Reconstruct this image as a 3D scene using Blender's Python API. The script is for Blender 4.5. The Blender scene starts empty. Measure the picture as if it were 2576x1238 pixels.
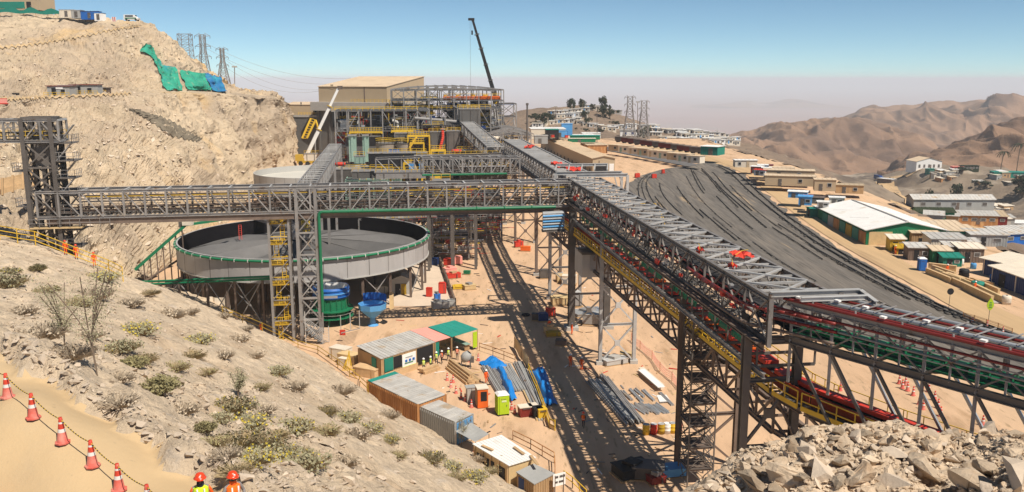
import bpy, bmesh, math, random
import numpy as np
from mathutils import Vector, Matrix, noise, Quaternion
random.seed(7)
R = math.radians
sc = bpy.context.scene
COL = sc.collection
# camera, sky, sun, exposure
CAM_Z = 36.5
FPX, CX, CY, HORIZON = 2190.0, 1288.0, 619.0, 200.0
PITCH = math.atan((CY - HORIZON) / FPX)
cam_data = bpy.data.cameras.new('camera')
cam_data.sensor_width = 36.0
cam_data.lens = 36.0 * FPX / 2576.0
cam_data.clip_start = 0.5
cam_data.clip_end = 90000.0
cam = bpy.data.objects.new('camera', cam_data)
COL.objects.link(cam)
cam.location = (0, 0, CAM_Z)
cam.rotation_euler = (math.pi / 2 - PITCH, 0, 0)
sc.camera = cam
SHADOW = Vector((-0.46, 0.50, -1.0)).normalized()      # direction the sunlight travels
SUN_EL = math.asin(-SHADOW.z)
SUN_AZ = math.atan2(-SHADOW.x, -SHADOW.y)              # compass angle from +Y towards +X
world = bpy.data.worlds.new('World')
sc.world = world
world.use_nodes = True
wn = world.node_tree
wn.nodes.clear()
w_out = wn.nodes.new('ShaderNodeOutputWorld')
w_bg = wn.nodes.new('ShaderNodeBackground')
w_sky = wn.nodes.new('ShaderNodeTexSky')
w_sky.sky_type = 'NISHITA'
w_sky.sun_disc = False
w_sky.sun_elevation = SUN_EL
w_sky.sun_rotation = SUN_AZ
w_sky.altitude = 2600
w_sky.air_density = 0.6
w_sky.dust_density = 0.2
w_sky.ozone_density = 4.0
w_bg.inputs['Strength'].default_value = 0.098
w_tint = wn.nodes.new('ShaderNodeMix')
w_tint.data_type = 'RGBA'; w_tint.blend_type = 'MULTIPLY'; w_tint.inputs['Factor'].default_value = 1.0
w_tint.inputs[7].default_value = (1.06, 1.12, 0.94, 1)
wn.links.new(w_sky.outputs['Color'], w_tint.inputs[6])
wn.links.new(w_tint.outputs[2], w_bg.inputs['Color'])
wn.links.new(w_bg.outputs['Background'], w_out.inputs['Surface'])
sun_data = bpy.data.lights.new('sun', 'SUN')
sun_data.energy = 5.0
sun_data.angle = R(0.53)
sun_data.color = (1.0, 0.92, 0.80)
sun = bpy.data.objects.new('sun', sun_data)
COL.objects.link(sun)
sun.rotation_euler = SHADOW.to_track_quat('-Z', 'Y').to_euler()
sun.location = (60, -60, 120)
vs = sc.view_settings
vs.view_transform = 'Standard'
vs.look = 'None'
vs.exposure = 0.2
vs.gamma = 1.0
vs.use_curve_mapping = False
sc.cycles.volume_bounces = 1
sc.cycles.max_bounces = 6
sc.cycles.transparent_max_bounces = 12
sc.cycles.use_denoising = True
# survey: picture position -> place in the world
CP, SP = math.cos(PITCH), math.sin(PITCH)
def ray(px, py):
 a = (py - CY) / FPX
 return Vector(((px - CX) / FPX, CP - a * SP, -SP - a * CP))
def G(px, py, z=0.0):
 r = ray(px, py)
 return Vector((0, 0, CAM_Z)) + r * ((z - CAM_Z) / r.z)
def A(px, py, d):
 return Vector((0, 0, CAM_Z)) + ray(px, py) * d
def AY(px, py, y):
 r = ray(px, py)
 return Vector((0, 0, CAM_Z)) + r * (y / r.y)
# materials
MATS = {}
def mat(name, col, rough=0.85, metal=0.0, var=0.15, scale=1.0, bump=0.0, bscale=None, spots=None, rnd=0.0, streak=None, spec=0.3):
 if name in MATS:
  return MATS[name]
 m = bpy.data.materials.new(name)
 m.use_nodes = True
 nt = m.node_tree
 N, L = nt.nodes, nt.links
 b = N['Principled BSDF']
 b.inputs['Roughness'].default_value = rough
 b.inputs['Metallic'].default_value = metal
 b.inputs['Specular IOR Level'].default_value = spec
 geo = N.new('ShaderNodeNewGeometry')
 pos = geo.outputs['Position']
 if streak:
  mp = N.new('ShaderNodeMapping')
  mp.inputs['Scale'].default_value = streak if isinstance(streak, tuple) else (1, 1, streak)
  mp.inputs['Rotation'].default_value = (0, 0, -0.13 if isinstance(streak, tuple) else 0)
  L.new(pos, mp.inputs['Vector'])
  vec = mp.outputs['Vector']
 else:
  vec = pos
 nz = N.new('ShaderNodeTexNoise')
 nz.inputs['Scale'].default_value = scale
 nz.inputs['Detail'].default_value = 5
 nz.inputs['Roughness'].default_value = 0.65
 L.new(vec, nz.inputs['Vector'])
 rmp = N.new('ShaderNodeMapRange')
 rmp.inputs['From Min'].default_value = 0.25
 rmp.inputs['From Max'].default_value = 0.75
 rmp.inputs['To Min'].default_value = 1.0 - var
 rmp.inputs['To Max'].default_value = 1.0 + var
 L.new(nz.outputs['Fac'], rmp.inputs['Value'])
 fac = rmp.outputs['Result']
 if rnd:
  oi = N.new('ShaderNodeObjectInfo')
  r2 = N.new('ShaderNodeMapRange')
  r2.inputs['To Min'].default_value = 1.0 - rnd
  r2.inputs['To Max'].default_value = 1.0 + rnd
  L.new(oi.outputs['Random'], r2.inputs['Value'])
  mu = N.new('ShaderNodeMath'); mu.operation = 'MULTIPLY'
  L.new(fac, mu.inputs[0]); L.new(r2.outputs['Result'], mu.inputs[1])
  fac = mu.outputs[0]
 base = N.new('ShaderNodeRGB'); base.outputs[0].default_value = (*col, 1)
 csock = base.outputs[0]
 if spots:
  for (c2, sc2, lo, hi) in spots:
   n2 = N.new('ShaderNodeTexNoise')
   n2.inputs['Scale'].default_value = sc2
   n2.inputs['Detail'].default_value = 6
   n2.inputs['Roughness'].default_value = 0.6
   L.new(vec, n2.inputs['Vector'])
   cr = N.new('ShaderNodeMapRange')
   cr.interpolation_type = 'SMOOTHSTEP'
   cr.inputs['From Min'].default_value = lo
   cr.inputs['From Max'].default_value = hi
   L.new(n2.outputs['Fac'], cr.inputs['Value'])
   mx = N.new('ShaderNodeMix'); mx.data_type = 'RGBA'
   L.new(cr.outputs['Result'], mx.inputs['Factor'])
   L.new(csock, mx.inputs[6])
   mx.inputs[7].default_value = (*c2, 1)
   csock = mx.outputs[2]
 ml = N.new('ShaderNodeMix'); ml.data_type = 'RGBA'; ml.blend_type = 'MULTIPLY'
 ml.inputs['Factor'].default_value = 1.0
 L.new(csock, ml.inputs[6])
 L.new(fac, ml.inputs[7])
 L.new(ml.outputs[2], b.inputs['Base Color'])
 if bump:
  nb = N.new('ShaderNodeTexNoise')
  nb.inputs['Scale'].default_value = bscale or scale * 4
  nb.inputs['Detail'].default_value = 8
  nb.inputs['Roughness'].default_value = 0.7
  L.new(pos, nb.inputs['Vector'])
  bp = N.new('ShaderNodeBump')
  bp.inputs['Distance'].default_value = bump
  bp.inputs['Strength'].default_value = 1.0
  L.new(nb.outputs['Fac'], bp.inputs['Height'])
  L.new(bp.outputs['Normal'], b.inputs['Normal'])
 MATS[name] = m
 return m
mat('sand', (0.575, 0.38, 0.235), 0.95, var=0.16, scale=0.5, bump=0.06, bscale=1.6, streak=(1, 0.22, 1), spots=[((0.60, 0.41, 0.26), 0.06, 0.45, 0.65), ((0.38, 0.24, 0.135), 0.3, 0.54, 0.72), ((0.38, 0.26, 0.155), 1.6, 0.58, 0.68)])
mat('slab', (0.60, 0.48, 0.37), 0.9, var=0.10, scale=0.3, bump=0.02, bscale=2.0)
mat('hillrock', (0.60, 0.475, 0.34), 0.95, var=0.26, scale=0.9, bump=0.3, bscale=2.4, spots=[((0.52, 0.395, 0.27), 0.13, 0.48, 0.66), ((0.58, 0.48, 0.375), 0.8, 0.56, 0.70), ((0.27, 0.20, 0.135), 2.2, 0.62, 0.72)])
mat('cliff', (0.54, 0.425, 0.295), 0.95, var=0.26, scale=0.22, bump=0.7, bscale=0.8, spots=[((0.43, 0.335, 0.24), 0.055, 0.44, 0.60), ((0.56, 0.39, 0.205), 0.03, 0.54, 0.66), ((0.20, 0.145, 0.10), 0.55, 0.61, 0.68)])
mat('scree', (0.20, 0.165, 0.12), 0.95, var=0.35, scale=0.8, bump=0.3, bscale=2.0)
mat('haulroad', (0.50, 0.36, 0.205), 0.95, var=0.08, scale=0.25, bump=0.03, bscale=2.5, spots=[((0.44, 0.34, 0.22), 0.12, 0.5, 0.7), ((0.38, 0.28, 0.17), 3.0, 0.64, 0.72)])
mat('dirtroad', (0.49, 0.335, 0.185), 0.95, var=0.14, scale=0.5, bump=0.05, bscale=1.0, streak=(1, 0.07, 1), spots=[((0.36, 0.24, 0.135), 0.35, 0.52, 0.7)])
mat('pad', (0.14, 0.124, 0.108), 0.9, var=0.35, scale=2.2, bump=0.03, bscale=1.0, streak=(1, 0.045, 1), spots=[((0.18, 0.155, 0.13), 0.22, 0.46, 0.66), ((0.095, 0.085, 0.075), 1.4, 0.52, 0.64), ((0.33, 0.245, 0.16), 0.3, 0.62, 0.70)])
mat('asphalt', (0.13, 0.125, 0.125), 0.9, var=0.12, scale=0.2)
mat('brownhill', (0.215, 0.155, 0.112), 0.95, var=0.28, scale=0.15, bump=1.2, bscale=0.3, spots=[((0.27, 0.20, 0.145), 0.03, 0.5, 0.66), ((0.13, 0.10, 0.08), 0.3, 0.58, 0.68)])
mat('valley', (0.23, 0.178, 0.13), 0.95, var=0.24, scale=0.08, bump=1.0, bscale=0.25, spots=[((0.13, 0.10, 0.078), 0.03, 0.48, 0.62), ((0.36, 0.30, 0.235), 0.02, 0.56, 0.68)])
mat('farhill', (0.27, 0.165, 0.105), 0.95, var=0.16, scale=0.006, bump=6.0, bscale=0.02, spots=[((0.16, 0.10, 0.07), 0.0022, 0.48, 0.62), ((0.30, 0.185, 0.115), 0.006, 0.58, 0.7)])
mat('farplain', (0.32, 0.205, 0.175), 0.95, var=0.15, scale=0.0004, spots=[((0.30, 0.22, 0.19), 0.0007, 0.5, 0.65)])
mat('rubble', (0.45, 0.35, 0.25), 0.95, var=0.3, scale=1.4, bump=0.06, bscale=7.0, rnd=0.34, spots=[((0.36, 0.25, 0.16), 0.6, 0.54, 0.7), ((0.52, 0.43, 0.33), 2.5, 0.56, 0.7)])
mat('stone', (0.53, 0.43, 0.33), 0.95, var=0.2, scale=1.2, bump=0.04, bscale=7.0, rnd=0.2)
mat('steel', (0.285, 0.27, 0.26), 0.55, 0.2, var=0.2, scale=0.8, rnd=0.2, spots=[((0.17, 0.115, 0.08), 0.9, 0.58, 0.7), ((0.36, 0.30, 0.23), 0.5, 0.6, 0.75)])
mat('steelpale', (0.48, 0.47, 0.455), 0.5, 0.2, var=0.15, scale=0.8, rnd=0.16, spots=[((0.30, 0.24, 0.19), 0.9, 0.6, 0.72)])
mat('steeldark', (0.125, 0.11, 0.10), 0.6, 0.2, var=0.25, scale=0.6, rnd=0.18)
mat('steelbrown', (0.17, 0.125, 0.10), 0.65, 0.1, var=0.25, scale=0.6, rnd=0.12)
mat('galv', (0.42, 0.43, 0.44), 0.42, 0.45, var=0.15, scale=1.0, rnd=0.10)
mat('grate', (0.16, 0.155, 0.15), 0.7, 0.2, var=0.25, scale=1.5)
mat('yellow', (0.66, 0.42, 0.035), 0.55, var=0.14, scale=0.8, rnd=0.10)
mat('yellowdeep', (0.42, 0.26, 0.02), 0.6, var=0.2, scale=0.8, rnd=0.12)
mat('red', (0.55, 0.045, 0.025), 0.55, var=0.14, scale=0.8, rnd=0.12)
mat('redpipe', (0.20, 0.026, 0.022), 0.4, 0.1, var=0.15, scale=0.8)
mat('orange', (0.75, 0.14, 0.02), 0.6, var=0.1, scale=0.8, rnd=0.08)
mat('beltred', (0.33, 0.05, 0.015), 0.7, var=0.35, scale=0.7)
mat('green', (0.012, 0.165, 0.075), 0.45, var=0.12, scale=0.8, rnd=0.08)
mat('greenpale', (0.25, 0.36, 0.30), 0.6, var=0.12, scale=0.8)
mat('blue', (0.02, 0.13, 0.45), 0.5, var=0.15, scale=0.8, rnd=0.1)
mat('bluedeep', (0.015, 0.045, 0.16), 0.5, var=0.2, scale=0.8)
mat('bluelight', (0.10, 0.32, 0.62), 0.5, var=0.12, scale=0.8)
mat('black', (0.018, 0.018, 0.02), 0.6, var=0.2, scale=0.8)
mat('rubber', (0.03, 0.029, 0.03), 0.8, var=0.3, scale=0.9)
mat('white', (0.78, 0.76, 0.73), 0.6, var=0.06, scale=0.5, rnd=0.05)
mat('whiteroof', (0.76, 0.745, 0.72), 0.6, var=0.07, scale=0.4, spots=[((0.62, 0.56, 0.47), 0.25, 0.58, 0.72), ((0.50, 0.42, 0.33), 1.2, 0.64, 0.74)])
mat('cream', (0.68, 0.60, 0.49), 0.75, var=0.08, scale=0.5, rnd=0.08)
mat('tan', (0.44, 0.34, 0.225), 0.7, var=0.05, scale=0.25)
mat('tanroof', (0.60, 0.47, 0.33), 0.7, var=0.07, scale=0.3, spots=[((0.50, 0.38, 0.26), 0.12, 0.52, 0.7)])
mat('concrete', (0.42, 0.40, 0.37), 0.9, var=0.12, scale=0.6, rnd=0.1)
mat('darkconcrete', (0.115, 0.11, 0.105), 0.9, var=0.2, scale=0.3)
mat('tankgrey', (0.40, 0.385, 0.38), 0.55, var=0.10, scale=0.7, rnd=0.05, streak=0.15, spec=0.4, spots=[((0.30, 0.26, 0.22), 0.8, 0.58, 0.74)])
mat('tankpale', (0.44, 0.43, 0.405), 0.6, var=0.06, scale=0.3)
mat('tankbrown', (0.30, 0.255, 0.205), 0.6, var=0.08, scale=0.3)
mat('cover', (0.135, 0.13, 0.127), 0.65, var=0.2, scale=0.25, rnd=0.28, bump=0.03, bscale=0.8)
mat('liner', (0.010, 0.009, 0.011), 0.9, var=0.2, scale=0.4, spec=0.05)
mat('steelmid', (0.175, 0.16, 0.15), 0.55, 0.2, var=0.25, scale=0.8, rnd=0.25, spots=[((0.11, 0.075, 0.055), 0.9, 0.55, 0.68)])
mat('slurry', (0.60, 0.57, 0.50), 0.5, var=0.04, scale=0.2)
mat('wood', (0.42, 0.27, 0.14), 0.85, var=0.2, scale=1.5, rnd=0.15, streak=0.15)
mat('timber', (0.52, 0.35, 0.19), 0.85, var=0.18, scale=1.5, rnd=0.16)
mat('ply', (0.58, 0.42, 0.22), 0.85, var=0.15, scale=1.0, rnd=0.08)
mat('rust', (0.43, 0.20, 0.075), 0.85, var=0.3, scale=0.9, streak=0.2, spots=[((0.50, 0.30, 0.14), 0.9, 0.5, 0.7)])
mat('contgrey', (0.34, 0.34, 0.33), 0.7, var=0.12, scale=0.6, streak=0.3)
mat('controof', (0.47, 0.45, 0.42), 0.6, var=0.18, scale=0.7, rnd=0.1, spots=[((0.42, 0.32, 0.22), 0.5, 0.54, 0.7), ((0.22, 0.15, 0.10), 1.5, 0.66, 0.74)])
mat('tealroof', (0.02, 0.25, 0.20), 0.7, var=0.12, scale=0.5)
mat('teal', (0.015, 0.20, 0.15), 0.6, var=0.12, scale=0.5)
mat('pinkroof', (0.80, 0.33, 0.27), 0.75, var=0.07, scale=0.5)
mat('net', (0.035, 0.34, 0.225), 0.85, var=0.25, scale=0.4, bump=0.9, bscale=0.5, spots=[((0.04, 0.29, 0.33), 0.08, 0.52, 0.66), ((0.30, 0.33, 0.22), 0.5, 0.56, 0.72)])
mat('netblue', (0.025, 0.16, 0.36), 0.85, var=0.16, scale=0.25, bump=0.25, bscale=0.4, spots=[((0.03, 0.26, 0.36), 0.1, 0.5, 0.64), ((0.22, 0.26, 0.30), 0.5, 0.58, 0.74)])
mat('tarp', (0.015, 0.20, 0.58), 0.45, var=0.15, scale=1.2, bump=0.06, bscale=2.0)
mat('lime', (0.40, 0.56, 0.02), 0.5, var=0.06, scale=0.8)
mat('glass', (0.03, 0.04, 0.05), 0.15, var=0.1, spec=0.6)
mat('skin', (0.36, 0.20, 0.13), 0.6, var=0.06)
mat('vest', (0.58, 0.74, 0.03), 0.8, var=0.08, scale=6, bump=0.01, bscale=14)
mat('vestorange', (0.85, 0.16, 0.015), 0.8, var=0.08, scale=6, bump=0.01, bscale=14)
mat('coverall', (0.80, 0.11, 0.012), 0.8, var=0.1, scale=4)
mat('darkcloth', (0.03, 0.03, 0.045), 0.85, var=0.2, scale=4)
mat('greycloth', (0.22, 0.20, 0.19), 0.85, var=0.15, scale=4)
mat('helmetred', (0.70, 0.055, 0.012), 0.3, var=0.04, spec=0.5)
mat('helmetwhite', (0.8, 0.8, 0.78), 0.3, var=0.04, spec=0.5)
mat('conered', (0.58, 0.115, 0.085), 0.7, var=0.16, scale=3.0, spots=[((0.62, 0.23, 0.18), 1.6, 0.42, 0.62), ((0.40, 0.10, 0.07), 6.0, 0.6, 0.7)])
mat('conetop', (0.55, 0.055, 0.03), 0.65, var=0.2, scale=5.0, rnd=0.12, spots=[((0.50, 0.16, 0.11), 4.0, 0.56, 0.68)])
mat('reflect', (0.66, 0.64, 0.61), 0.5, var=0.2, scale=5)
mat('drygrass', (0.44, 0.35, 0.21), 0.9, var=0.2, scale=2.0, rnd=0.12)
mat('drygrey', (0.47, 0.385, 0.285), 0.9, var=0.2, scale=2.0, rnd=0.12)
mat('leafolive', (0.27, 0.235, 0.115), 0.85, var=0.25, scale=2.0, rnd=0.15)
mat('leafgreen', (0.31, 0.285, 0.175), 0.85, var=0.25, scale=2.0, rnd=0.15)
mat('leafdark', (0.03, 0.04, 0.02), 0.9, var=0.3, scale=0.6, rnd=0.2)
mat('flower', (0.54, 0.42, 0.05), 0.8, var=0.12, scale=3.0)
mat('bark', (0.20, 0.15, 0.11), 0.95, var=0.2, scale=3.0)
mat('rope', (0.55, 0.36, 0.04), 0.9, var=0.5, scale=3.5, spots=[((0.07, 0.045, 0.03), 3.0, 0.5, 0.56)])
mat('ropeplain', (0.50, 0.34, 0.05), 0.9, var=0.2, scale=3.5)
mat('ropeblack', (0.05, 0.035, 0.03), 0.9, var=0.2, scale=3.5)
mat('craneyellow', (0.55, 0.36, 0.05), 0.5, var=0.15, scale=0.8)
# object helpers
WM = {}
def link(o, M=None, parent=None):
 COL.objects.link(o)
 M = M if M is not None else Matrix.Identity(4)
 WM[o.name] = M
 if parent is not None:
  o.parent = parent
  o.matrix_parent_inverse = WM[parent.name].inverted()
 o.matrix_basis = M
 return o
def tag(o, label=None, cat=None, group=None, kind=None):
 if label: o['label'] = label
 if cat: o['category'] = cat
 if group: o['group'] = group
 if kind: o['kind'] = kind
 return o
def thing(name, label, cat, loc=(0, 0, 0), group=None, rz=0.0):
 o = bpy.data.objects.new(name, None)
 o.empty_display_size = 0.3
 link(o, Matrix.Translation(Vector(loc)) @ Matrix.Rotation(rz, 4, 'Z'))
 return tag(o, label, cat, group)
def T(x, y=None, z=None):
 return Matrix.Translation(Vector(x) if y is None else Vector((x, y, z)))
def RZ(a):
 return Matrix.Rotation(a, 4, 'Z')
class MB:
 def __init__(s):
  s.v, s.f, s.m, s.mats = [], [], [], []
 def mi(s, m):
  if m not in s.mats: s.mats.append(m)
  return s.mats.index(m)
 def add(s, vs_, fs_, m):
  o = len(s.v); k = s.mi(m)
  s.v.extend([tuple(p) for p in vs_])
  for f in fs_:
   s.f.append([i + o for i in f]); s.m.append(k)
  return s
 def box(s, c, sz, m, M=None):
  x, y, z = sz[0] / 2, sz[1] / 2, sz[2] / 2
  P = [Vector((c[0] + a * x, c[1] + b * y, c[2] + d * z)) for a in (-1, 1) for b in (-1, 1) for d in (-1, 1)]
  if M: P = [M @ p for p in P]
  return s.add(P, [(0, 1, 3, 2), (4, 6, 7, 5), (0, 4, 5, 1), (2, 3, 7, 6), (0, 2, 6, 4), (1, 5, 7, 3)], m)
 def bar(s, p, q, w, h, m, n=4, r2=None):
  p, q = Vector(p), Vector(q)
  d = q - p
  if d.length < 1e-5: return s
  u = d.normalized()
  side = u.cross(Vector((0, 0, 1)))
  if side.length < 1e-3: side = Vector((1, 0, 0))
  side.normalize(); up = side.cross(u)
  P = []
  for e, k in ((p, 1.0), (q, 1.0 if r2 is None else r2)):
   for i in range(n):
    a = 2 * math.pi * (i + 0.5) / n
    c_, s_ = math.cos(a), math.sin(a)
    if n == 4: c_, s_ = c_ * 1.41421, s_ * 1.41421
    P.append(e + side * (c_ * w / 2 * k) + up * (s_ * h / 2 * k))
  F = [(i, (i + 1) % n, n + (i + 1) % n, n + i) for i in range(n)]
  F += [tuple(range(n - 1, -1, -1)), tuple(range(n, 2 * n))]
  return s.add(P, F, m)
 def path(s, pts, w, h, m, n=6):
  for a, b in zip(pts[:-1], pts[1:]): s.bar(a, b, w, h, m, n)
  return s
 def lathe(s, prof, m, n=32, c=(0, 0, 0), a0=0, a1=2 * math.pi):
  full = abs(a1 - a0 - 2 * math.pi) < 1e-6
  k = n if full else n + 1
  P = []
  for (r, z) in prof:
   for i in range(k):
    a = a0 + (a1 - a0) * i / n
    P.append((c[0] + r * math.cos(a), c[1] + r * math.sin(a), c[2] + z))
  F = []
  for j in range(len(prof) - 1):
   for i in range(n):
    i2 = (i + 1) % k
    F.append((j * k + i, j * k + i2, (j + 1) * k + i2, (j + 1) * k + i))
  return s.add(P, F, m)
 def quad(s, a, b, c, d, m):
  return s.add([a, b, c, d], [(0, 1, 2, 3)], m)
 def slabq(s, pts, t, m):
  n = len(pts); P = [Vector(p) for p in pts]; Q = [p - Vector((0, 0, t)) for p in P]
  F = [tuple(range(n)), tuple(range(2 * n - 1, n - 1, -1))] + [(i, n + i, n + (i + 1) % n, (i + 1) % n) for i in range(n)]
  return s.add(P + Q, F, m)
 def mesh(s, name, smooth=False):
  me = bpy.data.meshes.new(name)
  me.from_pydata(s.v, [], s.f)
  for m in s.mats: me.materials.append(MATS[m])
  me.polygons.foreach_set('material_index', s.m)
  if smooth: me.polygons.foreach_set('use_smooth', [True] * len(s.f))
  me.update()
  return me
 def build(s, name, parent=None, M=None, smooth=False):
  return link(bpy.data.objects.new(name, s.mesh(name, smooth)), M, parent)
UNIT = {}
def unit(kind, m):
 k = (kind, m)
 if k in UNIT: return UNIT[k]
 b = MB()
 if kind == 'box':
  b.box((0, 0, 0), (1, 1, 1), m)
 elif kind == 'I':
  b.box((0, 0.43, 0), (1, 0.14, 1), m); b.box((0, -0.43, 0), (1, 0.14, 1), m); b.box((0, 0, 0), (0.16, 0.72, 1), m)
 elif kind == 'tube':
  n = 10
  P = [(0.5 * math.cos(2 * math.pi * i / n), 0.5 * math.sin(2 * math.pi * i / n), z) for z in (-0.5, 0.5) for i in range(n)]
  b.add(P, [(i, (i + 1) % n, n + (i + 1) % n, n + i) for i in range(n)] + [tuple(range(n - 1, -1, -1)), tuple(range(n, 2 * n))], m)
 me = b.mesh(kind + '_' + m)
 UNIT[k] = me
 return me
def beam(parent, name, p, q, w, h, m, kind='box', up=None):
 p, q = Vector(p), Vector(q)
 d = q - p; L_ = d.length
 u = d / L_
 ref = Vector(up) if up is not None else Vector((0, 0, 1))
 side = u.cross(ref)
 if side.length < 1e-3: side = u.cross(Vector((0, 1, 0)))
 side.normalize(); nu = side.cross(u)
 M = Matrix(((side.x * w, nu.x * h, u.x * L_, (p.x + q.x) / 2), (side.y * w, nu.y * h, u.y * L_, (p.y + q.y) / 2),
    (side.z * w, nu.z * h, u.z * L_, (p.z + q.z) / 2), (0, 0, 0, 1)))
 return link(bpy.data.objects.new(name, unit(kind, m)), M, parent)
def put(name, me, M, parent=None):
 return link(bpy.data.objects.new(name, me), M, parent)
def boxat(parent, name, c, sz, m, rz=0.0):
 M = T(c) @ RZ(rz) @ Matrix.Diagonal((sz[0], sz[1], sz[2], 1))
 return link(bpy.data.objects.new(name, unit('box', m)), M, parent)
def kids(o):
 return [c for c in CHILD.get(o.name, [])]
CHILD = {}
def copy_thing(o, M, label=None, group=None):
 W0 = WM[o.name]
 def rec(src, par):
  c = src.copy(); COL.objects.link(c)
  if par is None:
   c.matrix_basis = M; WM[c.name] = M
  else:
   c.parent = par
   WM[c.name] = M @ W0.inverted() @ WM[src.name]
   c.matrix_parent_inverse = WM[par.name].inverted()
   c.matrix_basis = WM[c.name]
  for ch in src.children: rec(ch, c)
  return c
 c = rec(o, None)
 if label: c['label'] = label
 if group: c['group'] = group
 return c
def move_thing(o, M):
 W0 = WM[o.name]
 def rec(src):
  new = M @ W0.inverted() @ WM[src.name]
  for ch in src.children: rec(ch)
  WM[src.name] = new
 rec(o)
 def fix(src):
  src.matrix_basis = WM[src.name]
  for ch in src.children:
   ch.matrix_parent_inverse = WM[src.name].inverted(); fix(ch)
 fix(o)
def lerp(a, b, t): return a + (b - a) * t
def sstep(a, b, x):
 t = min(1.0, max(0.0, (x - a) / (b - a))); return t * t * (3 - 2 * t)
def resample(pts, n):
 pts = [Vector(p) for p in pts]
 d = [0.0]
 for a, b in zip(pts[:-1], pts[1:]): d.append(d[-1] + (b - a).length)
 out = []
 j = 0
 for i in range(n):
  t = d[-1] * i / (n - 1)
  while j < len(d) - 2 and d[j + 1] < t: j += 1
  k = (t - d[j]) / max(1e-9, d[j + 1] - d[j])
  out.append(pts[j].lerp(pts[j + 1], k))
 return out
def smoothline(pts, n):
 P = [Vector(p) for p in pts]
 P = [P[0] * 2 - P[1]] + P + [P[-1] * 2 - P[-2]]
 out = []
 m = len(P) - 3
 for i in range(n):
  t = i / (n - 1) * m; k = min(m - 1, int(t)); t -= k
  a, b, c, d = P[k:k + 4]
  out.append(0.5 * ((2 * b) + (c - a) * t + (2 * a - 5 * b + 4 * c - d) * t * t + (3 * b - a - 3 * c + d) * t ** 3))
 return out
def fbm(p, o=4):
 return noise.fractal(p, 1.0, 2.0, o, noise_basis='PERLIN_ORIGINAL')
def handrail(parent, pts, m='yellow', h=1.1, sp=1.5, t=0.06, name='handrail', mid=True):
 b = MB()
 pts = [Vector(p) for p in pts]
 Z = Vector((0, 0, h))
 for a, c in zip(pts[:-1], pts[1:]):
  L_ = (c - a).length; n = max(1, round(L_ / sp))
  for i in range(n + 1):
   p = a.lerp(c, i / n)
   b.bar(p, p + Z, t, t, m)
  b.bar(a + Z, c + Z, t, t, m)
  if mid: b.bar(a + Z * 0.52, c + Z * 0.52, t, t, m)
 return b.build(name, parent)
def tower(parent, C, z0, z1, nz, m='steel', w=0.35, br=0.16, faces=(0, 1, 2, 3), xb=True, bm=None, colname='column'):
 bm = bm or m
 n = len(C)
 for c in C: beam(parent, colname, (c[0], c[1], z0), (c[0], c[1], z1), w, w, m, 'I')
 for k in range(nz):
  a, b = lerp(z0, z1, k / nz), lerp(z0, z1, (k + 1) / nz)
  for i in faces:
   p, q = C[i], C[(i + 1) % n]
   beam(parent, 'tie_beam', (p[0], p[1], b), (q[0], q[1], b), br * 1.3, br * 1.3, bm)
   beam(parent, 'brace', (p[0], p[1], a), (q[0], q[1], b), br, br, bm)
   if xb: beam(parent, 'brace', (q[0], q[1], a), (p[0], p[1], b), br, br, bm)
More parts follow.
